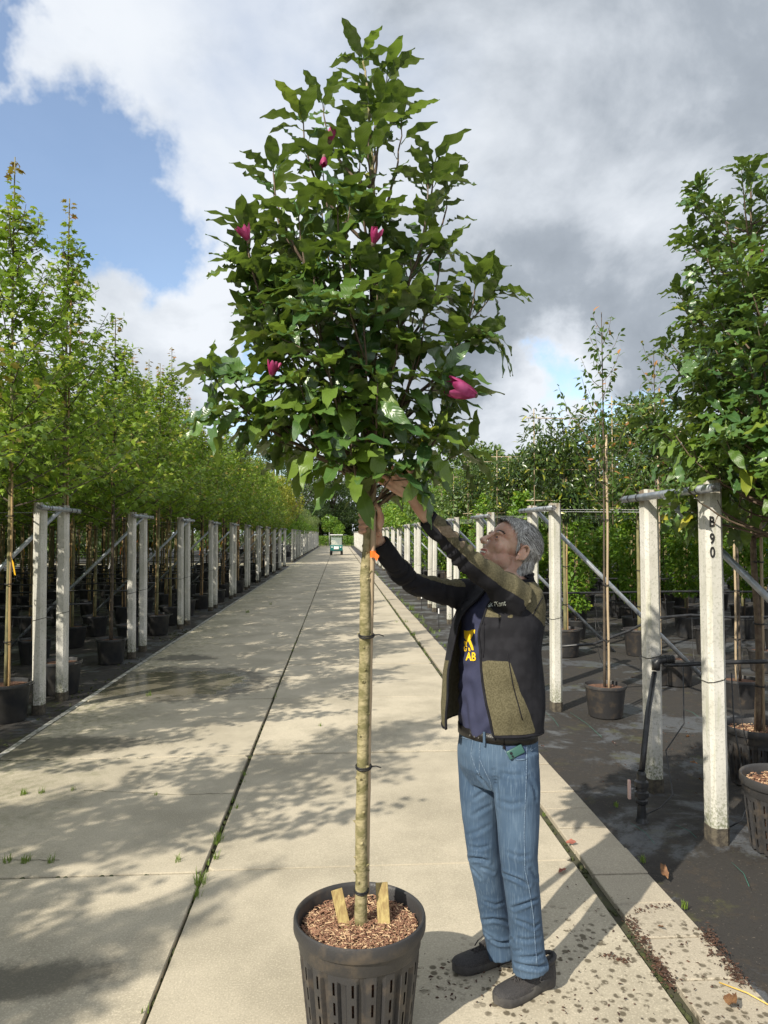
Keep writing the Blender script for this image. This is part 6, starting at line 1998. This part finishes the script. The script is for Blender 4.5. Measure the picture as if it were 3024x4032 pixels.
# ---- t-shirt
tbm = MB()
ring_loft(tbm, [(D(1073, 1590, 2.92), .132, .164), (D(1071, 1540, 2.92), .140, .165), (D(1070, 1450, 2.92), .130, .160), (D(1074, 1380, 2.92), .135, .168), (D(1084, 1310, 2.92), .13, .175), (D(1098, 1268, 2.92), .08, .13), (D(1108, 1255, 2.92), .066, .070)])
tme = remesh(tbm, .007, 3, .5, 't_shirt')
co = get_co(tme); no = get_no(tme)
f_ = vnoise(co, (9, 9, 5), 4.0); co = co + no * (.0035 * np.sin(co[:, 2] * 55 + f_ * 9 + co[:, 0] * 50) + .004 * f_)[:, None]
set_co(tme, co); tme.materials.append(M['shirt'])
tso = link('t_shirt', tme, man)
ht = hitter(tme)
def map_text(s, x, y, size, rot, mat, h, parent, name, sx=1.0, bold=0.0, skew=0.0, lift=.0022):
    """letters as thin sheets that lie on the cloth; each character a piece"""
    p0, nr = h(x, y, lift)
    if p0 is None: print('no hit', s); return
    me = text_mesh(s, 1.0, mat, name, bold=bold)
    q = get_co(me); out = np.zeros_like(q); c, s_ = math.cos(rot), math.sin(rot)
    for i, v in enumerate(q):
        px_, py_ = v[0] * size * sx + skew * v[1] * size, v[1] * size
        X = x + px_ * c - py_ * s_; Y = y - (px_ * s_ + py_ * c)
        w, _ = h(X, Y, lift); out[i] = w if w is not None else p0
    bm = bmesh.new(); bm.from_mesh(me); bmesh.ops.triangulate(bm, faces=bm.faces); bm.to_mesh(me); bm.free()
    set_co(me, out)
    return link(name, me, parent)
TEXTS = True

# ---- jacket
jk = MB()
CB, CM, CC, CSx = D(1067, 1566, 2.92), D(1068, 1450, 2.92), D(1078, 1345, 2.915), D(1094, 1284, 2.92)
ring_loft(jk, [(CB, .168, .212), (D(1068, 1520, 2.92), .172, .217), (CM, .166, .210), (D(1071, 1400, 2.92), .160, .202), (CC, .155, .198), (D(1086, 1305, 2.92), .14, .19), (D(1097, 1272, 2.925), .10, .165), (D(1110, 1252, 2.935), .080, .092), (D(1114, 1238, 2.94), .075, .078)], 36)
for pts, r in (([Lsh - Vector((0, 0, .015)), D(1066, 1254, 2.72), Lel, D(974, 1172, 2.61), Lcuff], [.078, .058, .048, .042, .036]), ([Rsh, D(950, 1277, 2.95), Rel, D(858, 1226, 2.80), Rcuff], [.068, .052, .048, .044, .036])):
    P, R = densify(pts, r, 6)
    # gathered cloth along the sleeve
    R = [q * (1 + .012 * math.sin(i * 1.9)) for i, q in enumerate(R)]
    jk.tube(P, R, 20)
kme = remesh(jk, .0065, 3, .5, 'jacket')
bm = bmesh.new(); bm.from_mesh(kme)
def axis_c(z):
    pts = [CB, CM, CC, CSx, D(1112, 1245, 2.94)]
    if z <= pts[0].z: return pts[0]
    for a, b_ in zip(pts[:-1], pts[1:]):
        if z <= b_.z: return a.lerp(b_, (z - a.z) / (b_.z - a.z))
    return pts[-1]
def uang(p):
    c = axis_c(p.z); d = p - c
    return math.degrees(math.atan2(d.dot(Lv), d.dot(Fv))), math.hypot(d.x, d.y)
zb_, zt_ = CB.z, D(1112, 1245, 2.94).z
def edges(z):
    t = (z - zb_) / (zt_ - zb_)
    left = 44 - 29 * min(1, t / .62) if t < .62 else 15 - 5 * (t - .62)
    right = -16 - 6 * t
    if t > .75: right = -20 + 12 * (t - .75) / .25
    return left, right
Lax = [Lsh, D(1066, 1254, 2.72), Lel, D(974, 1172, 2.61), Lcuff]; Rax = [Rsh, D(950, 1277, 2.95), Rel, D(858, 1226, 2.80), Rcuff]
def seg_d(p, pts):
    best = (9, 0)
    for i in range(len(pts) - 1):
        a, b_ = pts[i], pts[i + 1]; t = max(0, min(1, (p - a).dot(b_ - a) / (b_ - a).length_squared)); d = (p - a.lerp(b_, t)).length
        if d < best[0]: best = (d, i + t)
    return best
kill = []
for f in bm.faces:
    p = f.calc_center_median(); u, r = uang(p)
    if p.z < zb_ + .006 and f.normal.z < -.5: kill.append(f); continue
    if p.z > zt_ - .012 and f.normal.z > .5 and r < .13: kill.append(f); continue
    dl, sl = seg_d(p, Lax); dr, sr = seg_d(p, Rax)
    if (sl > 3.75 and (p - Lcuff).length < .045 and f.normal.dot((Lcuff - Lel).normalized()) > .75) or (sr > 3.75 and (p - Rcuff).length < .045 and f.normal.dot((Rcuff - Rel).normalized()) > .75): kill.append(f); continue
    onarm = (dl < .085 and sl > .75) or (dr < .07 and sr > .55)
    l_, r_ = edges(p.z)
    if not onarm and r_ < u < l_ and r < .25 and p.z < zt_ + .02 and p.z > zb_ - .05: kill.append(f)
bmesh.ops.delete(bm, geom=kill, context='FACES')
bm.to_mesh(kme); bm.free()
co = get_co(kme); no = get_no(kme)
for it in range(1):
    nz = vnoise(co, (5, 5, 4), 1.0); nf = vnoise(co, (13, 13, 9), 7.0)
new = co.copy()
for i in range(len(co)):
    p = Vector(co[i]); u, r = uang(p); t = (p.z - zb_) / (zt_ - zb_)
    dl, sl = seg_d(p, Lax); dr, sr = seg_d(p, Rax)
    arm = sl > .6 and dl < .10 or sr > .4 and dr < .09
    if arm:
        s_ = sl if (sl > .6 and dl < .10) else sr + 5
        w = .0035 * math.sin(s_ * 7 + nz[i] * 16) + .0060 * nf[i]
        if sr > 1.2 and dr < .09: w += -.0060 * math.exp(-(math.sin(sr * 9 + nz[i] * 14) / .35) ** 2)
        new[i] = co[i] + no[i] * w
    else:
        w = .006 * math.sin(math.radians(u) * 5 + nz[i] * 6 + t * 3) * (1 - .4 * t) + .004 * nf[i]
        q = Vector(co[i] + no[i] * w)
        if -95 < u < 0 and t < .95:      # the far front hangs open
            k = max(0, 1 - abs(u + 16) / 62) ** 1.2
            q += (Fv * .055 - Lv * .015) * k * (.55 + .45 * (1 - t)) * (1 if t < .75 else max(0, 1 - (t - .75) / .2))
        if 0 <= u < 60 and t < .7:
            k = max(0, 1 - abs(u - edges(p.z)[0]) / 30)
            q += Fv * .018 * k * (1 - t) 
        new[i] = q
set_co(kme, new)
# panels: cut lines are planes in the garment's own frame
cen = np.empty(len(kme.polygons) * 3, np.float32); kme.polygons.foreach_get('center', cen); cen = cen.reshape(-1, 3)
nor = np.empty(len(kme.polygons) * 3, np.float32); kme.polygons.foreach_get('normal', nor); nor = nor.reshape(-1, 3)
mi = np.zeros(len(cen), np.int32)
zpock = D(1068, 1418, 2.92).z; zlogo0 = D(1068, 1326, 2.9).z; zyoke = D(1068, 1240, 2.9).z; z1290 = D(1110, 1286, 2.8).z; z1345 = D(1165, 1350, 2.85).z
arm_dir = (Lcuff - Lsh).normalized(); up_arm = (Vector((.25, 0, 1)) - arm_dir * arm_dir.dot(Vector((.25, 0, 1)))).normalized()
for i in range(len(cen)):
    p = Vector(cen[i]); n_ = Vector(nor[i]); u, r = uang(p); t = (p.z - zb_) / (zt_ - zb_)
    dl, sl = seg_d(p, Lax); dr, sr = seg_d(p, Rax)
    v = 0
    if sl > .15 and dl < .10 and not (sr > .4 and dr < .09):
        ax = Lax[min(int(sl), 3)].lerp(Lax[min(int(sl), 3) + 1], sl - min(int(sl), 3))
        h_ = (p - ax).dot(up_arm) / .055
        if h_ > -.25: v = 1
        if sl > 3.93: v = 0
        if sl > 2.75 and v == 1:
            q = noise.noise(p * 17 + Vector((3, 1, 2))); q2 = noise.noise(p * 15 + Vector((9, 4, 1)))
            if q > .18: v = 2
            elif q2 > .18: v = 0
    elif sr > .4 and dr < .09:
        ax = Rax[min(int(sr), 3)].lerp(Rax[min(int(sr), 3) + 1], sr - min(int(sr), 3))
        h_ = (p - ax).dot(Vector((.3, 0, 1))) / .05
        if h_ > .72: v = 1
    else:
        zt2 = (p.z - zb_) / (zpock - zb_)
        if p.z < zpock + .02 * math.sin(math.radians(u)) and (-80 < u < 92 - 34 * zt2): v = 1
        elif (u > 46 and p.z > z1290 - (z1290 - z1345) * min(1, (u - 46) / 60)) or (u < -70 and t > .8): v = 1
        elif zlogo0 < p.z < zlogo0 + .062 + .0008 * u and 0 < u < 54: v = 1
        if t > .97: v = 0
        if p.z < zb_ + .012: v = 0
    mi[i] = v
M['camo_tan'] = mat_basic('camouflage_tan_fleece', (0.19, 0.145, 0.095), .95, (0.23, 0.18, 0.12), scale=150, bump=.4, bscale=300)
def mat_jacket():
    m, t, b, out = new_mat('jacket_panels')
    tc = N(t, 'ShaderNodeTexCoord')
    nf_ = N(t, 'ShaderNodeTexNoise', ins={'Scale': 170.0, 'Detail': 3.0}); L(t, tc.outputs['Object'], nf_.inputs['Vector'])
    nb_ = N(t, 'ShaderNodeTexNoise', ins={'Scale': 22.0, 'Detail': 4.0}); L(t, tc.outputs['Object'], nb_.inputs['Vector'])
    blk = mixc(t, smooth(t, nb_.outputs['Fac'], .35, .65), (0.011, 0.011, 0.014), (0.018, 0.018, 0.022))
    olv = mixc(t, smooth(t, nf_.outputs['Fac'], .35, .65), (0.078, 0.069, 0.038), (0.122, 0.108, 0.064))
    tan = mixc(t, smooth(t, nf_.outputs['Fac'], .35, .65), (0.17, 0.13, 0.085), (0.22, 0.17, 0.115))
    ao = N(t, 'ShaderNodeAttribute'); ao.attribute_name = 'olive'; at2 = N(t, 'ShaderNodeAttribute'); at2.attribute_name = 'tan'
    fo = smooth(t, ao.outputs['Fac'], .46, .54); ft = smooth(t, at2.outputs['Fac'], .42, .50)
    L(t, mixc(t, ft, mixc(t, fo, blk, olv), tan), b.inputs['Base Color'])
    b.inputs['Roughness'].default_value = .88; b.inputs['Specular IOR Level'].default_value = .22
    bp = N(t, 'ShaderNodeBump', ins={'Strength': .35, 'Distance': .004}); L(t, mth(t, 'MULTIPLY', nf_.outputs['Fac'], fo), bp.inputs['Height']); L(t, bp.outputs[0], b.inputs['Normal'])
    return m
M['jacket'] = mat_jacket()
for mm in (M['jacket'], M['jacket'], M['jacket'], M['lining'], M['jacket_black']): kme.materials.append(mm)
vo = np.zeros(len(kme.vertices)); vt = np.zeros(len(kme.vertices)); vc = np.zeros(len(kme.vertices))
for pi, pl in enumerate(kme.polygons):
    for q in pl.vertices:
        vc[q] += 1; vo[q] += mi[pi] >= 1; vt[q] += mi[pi] == 2
vo /= np.maximum(vc, 1); vt /= np.maximum(vc, 1)
ed = np.empty(len(kme.edges) * 2, np.int32); kme.edges.foreach_get('vertices', ed); ed = ed.reshape(-1, 2)
for _ in range(3):
    for arr in (vo, vt):
        sm = arr.copy() * 2; cn = np.full(len(arr), 2.0)
        np.add.at(sm, ed[:, 0], arr[ed[:, 1]]); np.add.at(sm, ed[:, 1], arr[ed[:, 0]]); np.add.at(cn, ed[:, 0], 1); np.add.at(cn, ed[:, 1], 1)
        arr[:] = sm / cn
for nm, arr in (('olive', vo), ('tan', vt)):
    a_ = kme.attributes.new(nm, 'FLOAT', 'POINT'); a_.data.foreach_set('value', arr.astype(np.float32))
ko = link('jacket', kme, man)
md = ko.modifiers.new('t', 'SOLIDIFY'); md.thickness = .006; md.offset = -1; md.material_offset = 3; md.material_offset_rim = 4; md.use_rim = True
hk = hitter(kme)
# edge binding and zip along both front edges, collar and hem
bm = bmesh.new(); bm.from_mesh(kme); bm.verts.ensure_lookup_table()
loops = []; seen = set()
bedges = [e for e in bm.edges if e.is_boundary]
adj = {}
for e in bedges:
    for a, b_ in ((e.verts[0].index, e.verts[1].index), (e.verts[1].index, e.verts[0].index)): adj.setdefault(a, []).append(b_)
for s0 in adj:
    if s0 in seen: continue
    lp_ = [s0]; seen.add(s0); cur = s0
    while True:
        nx = [q for q in adj[cur] if q not in seen]
        if not nx: break
        cur = nx[0]; seen.add(cur); lp_.append(cur)
    if len(lp_) > 20: loops.append([Vector(bm.verts[q].co) for q in lp_])
bm.free()
for lp_ in loops:
    P = lp_[::2]
    for _ in range(3): P = [P[0]] + [(P[i - 1] + P[i] * 2 + P[i + 1]) / 4 for i in range(1, len(P) - 1)] + [P[-1]]
    b = MB(); b.tube(P, .0052, 6); b.build('binding', M['jacket_black'], ko, smooth=True)
# chest lettering, print on the shirt
map_text('Jysk Plant', 1069, 1305, 16.5, math.radians(9), M['logo'], hk, ko, 'lettering', sx=.76, bold=.004, lift=.003)
map_text('AB', 1018, 1419, 24, math.radians(-3), M['print'], ht, tso, 'lettering', sx=.70, bold=.03)
map_text('G', 1006, 1401, 17, math.radians(-8), M['print'], ht, tso, 'lettering', sx=.6, bold=.03)
for poly in ([(1003, 1362), (1024, 1360), (1022, 1372), (1018, 1380), (1010, 1387), (1004, 1378)], [(1012, 1384), (1017, 1382), (1023, 1398), (1024, 1405), (1020, 1404), (1015, 1392)], [(1003, 1384), (1010, 1386), (1008, 1396), (1004, 1392)], [(1012, 1398), (1016, 1400), (1017, 1407), (1013, 1406)], [(1021, 1362), (1027, 1360), (1026, 1370)]):
    surf_patch(ht, poly, M['print'], 'printed_shape', tso, lift=.002, grid=4)
surf_line(hk, [(1046, 1342), (1046, 1385), (1044, 1420)], .0025, 'chest_zip', M['jacket_black'], ko, lift=.001)
q, _ = hk(1046, 1348, .006)
if q is not None:
    b = MB(); b.tube([q, q - Vector((0, 0, .022))], [.003, .005], 6); b.build('zip_puller', M['jacket_black'], ko)
surf_line(hk, [(1032, 1422), (1060, 1416), (1096, 1410)], .0022, 'panel_seam', M['jacket_black'], ko)
surf_line(hk, [(1096, 1410), (1108, 1480), (1128, 1555)], .0022, 'panel_seam', M['jacket_black'], ko)
surf_line(hk, [(1150, 1330), (1168, 1296), (1172, 1290)], .0022, 'panel_seam', M['jacket_black'], ko)
for (x, y) in ((1068, 1590), (1089, 1608)):
    p = D(x, y, 2.76); b = MB(); b.tube([p + Vector((0, 0, .03)), p], .0018, 5); b.tube([p, p - Vector((0, 0, .016))], [.003, .007], 4); b.build('drawcord_end', M['jacket_black'], ko)

# ---- shoes
def shoe(name, heel, toe, label):
    s = empty(name, parent=man); 
    s['label'] = label
    KIDS.setdefault(man.name, []).append(s)
    hx = Vector(heel); d = (Vector(toe) - hx); ln = d.length; d.normalize(); x = Vector((d.y, -d.x, 0))
    s.location = hx - MO
    R = Matrix((x, d, Vector((0, 0, 1)))).transposed(); s.rotation_euler = R.to_euler()
    def w(t): return (.034 + .016 * math.sin(PI * min(1, max(0, (t - .25) / .85)))) * (1 - max(0, (t - .80) / .20) ** 2.4 * .60) * (1 if t > .08 else (.60 + .40 * (t / .08) ** .5))
    def cx(t): return .006 * math.sin(PI * t) - .003
    # sole with a rounded toe and a flared heel
    b = MB(); n = 30; prof = [(0.0, .92), (.006, 1.0), (.020, 1.06), (.030, 1.03), (.034, .98)]
    P = []
    for z, k in prof:
        for side in (1, -1):
            for i in range(n + 1):
                t = i / n if side == 1 else 1 - i / n
                y = t * ln; rise = .016 * max(0, (t - .72) / .28) ** 2 + .005 * max(0, (.12 - t) / .12) ** 2
                ww = w(t) if 0 < t < 1 else 0
                P.append((cx(t) + side * ww * k, y + (-.006 if t < .02 else .004 if t > .98 else 0) * k, z * (1 + .35 * (t < .45)) + rise + (.0012 * math.sin(i * 2.5) if z == .006 else 0)))
    m_ = 2 * (n + 1)
    F = [(i * m_ + k, i * m_ + (k + 1) % m_, (i + 1) * m_ + (k + 1) % m_, (i + 1) * m_ + k) for i in range(len(prof) - 1) for k in range(m_)]
    F += [tuple(range(m_ - 1, -1, -1)), tuple(range((len(prof) - 1) * m_, len(prof) * m_))]
    b.add(P, F); so = b.build('sole', M['sole'], s); smooth_angle(so, 50)
    # upper
    b = MB(); P = []; nt, na = 30, 16
    def top(t):
        if t < .30: return .100 + .012 * math.cos(t / .30 * PI)
        if t < .62: return .088 - .020 * (t - .30) / .32
        return .068 - .022 * ((t - .62) / .38) ** 1.6
    for i in range(nt + 1):
        t = .004 + .99 * i / nt
        rise = .016 * max(0, (t - .72) / .28) ** 2
        h_ = (top(t) - .028) * (1 if t < .93 else max(.12, (1 - (t - .93) / .07 * .9)) ** .6)
        for k in range(na + 1):
            a = PI * k / na
            P.append((cx(t) + w(t) * 1.0 * math.cos(a) * (1 - .25 * math.sin(a) ** 3 * (1 if t < .5 else .5)), t * ln, .028 + rise + h_ * math.sin(a) ** .85))
    F = [(i * (na + 1) + k, (i + 1) * (na + 1) + k, (i + 1) * (na + 1) + k + 1, i * (na + 1) + k + 1) for i in range(nt) for k in range(na)]
    F.append(tuple(range(na, -1, -1)))
    F = [tuple(reversed(f)) for f in F]
    b.add(P, F); up = b.build('upper', M['knit'], s, smooth=True)
    # padded collar and tongue
    b = MB(); b.tube([(cx(.15) + .034 * math.cos(a), ln * .17 + .058 * math.sin(a), .095 + .014 * (1 - math.sin(a)) * .6) for a in [2 * PI * i / 16 for i in range(17)]], .009, 8, caps=False); b.build('collar', M['knit'], s, smooth=True)
    b = MB(); b.tube([(cx(.5), ln * .56, .078), (cx(.4), ln * .42, .094), (cx(.3), ln * .31, .118)], [.018, .020, .018], 10, aspect=.35); b.build('tongue', M['knit'], s, smooth=True)
    b = MB()
    rows = 6
    for i in range(rows):
        t = .36 + .055 * i; z = top(t) + .006
        wv = .019 - .001 * i
        for sd in (-1, 1):
            b.tube([(cx(t) - sd * wv, ln * t, z - .008), (cx(t), ln * (t + .015), z + .003), (cx(t) + sd * wv, ln * (t + .045), z - .010)], .0026, 5)
    b.tube([(0, ln * .33, .114), (.016, ln * .35, .128), (.034, ln * .37, .118), (.030, ln * .40, .098), (.004, ln * .35, .114)], .0026, 5)
    b.tube([(0, ln * .33, .114), (-.018, ln * .35, .126), (-.036, ln * .38, .112), (-.024, ln * .39, .100), (-.002, ln * .35, .114)], .0026, 5)
    b.tube([(.002, ln * .34, .114), (.030, ln * .44, .104), (.042, ln * .52, .080), (.046, ln * .56, .060)], .0026, 5)
    b.tube([(-.002, ln * .34, .114), (-.028, ln * .42, .100), (-.038, ln * .47, .082)], .0026, 5)
    b.build('laces', M['lace'], s, smooth=True)
    # curved mark on the outer side
    for sx in (-1, 1):
        b = MB(); t0 = .27
        b.tube([(cx(t0) + sx * (w(t0 + dt) * 1.0 + .0015 - .012 * max(0, (zz - .06)) / .03), ln * (t0 + dt), zz) for dt, zz in ((.09, .078), (.03, .081), (.0, .074), (.04, .066), (.07, .058), (.04, .050), (-.02, .048))], .0022, 5)
        b.build('side_mark', M['shoe_logo'], s, smooth=True)
    return s
hN, tN = gpt(1192 * 1.8228, 2122 * 1.8228), gpt(1068 * 1.8228, 2176 * 1.8228)
hF, tF = gpt(1112 * 1.8228, 2066 * 1.8228), gpt(978 * 1.8228, 2104 * 1.8228)
shoe('shoe', (hN.x, hN.y, 0), (tN.x, tN.y, 0), 'left shoe, nearer the camera')
shoe('shoe', (hF.x, hF.y, 0), (tF.x, tF.y, 0), 'right shoe, behind')
print('near shoe', (tN - hN).length, 'far', (tF - hF).length)
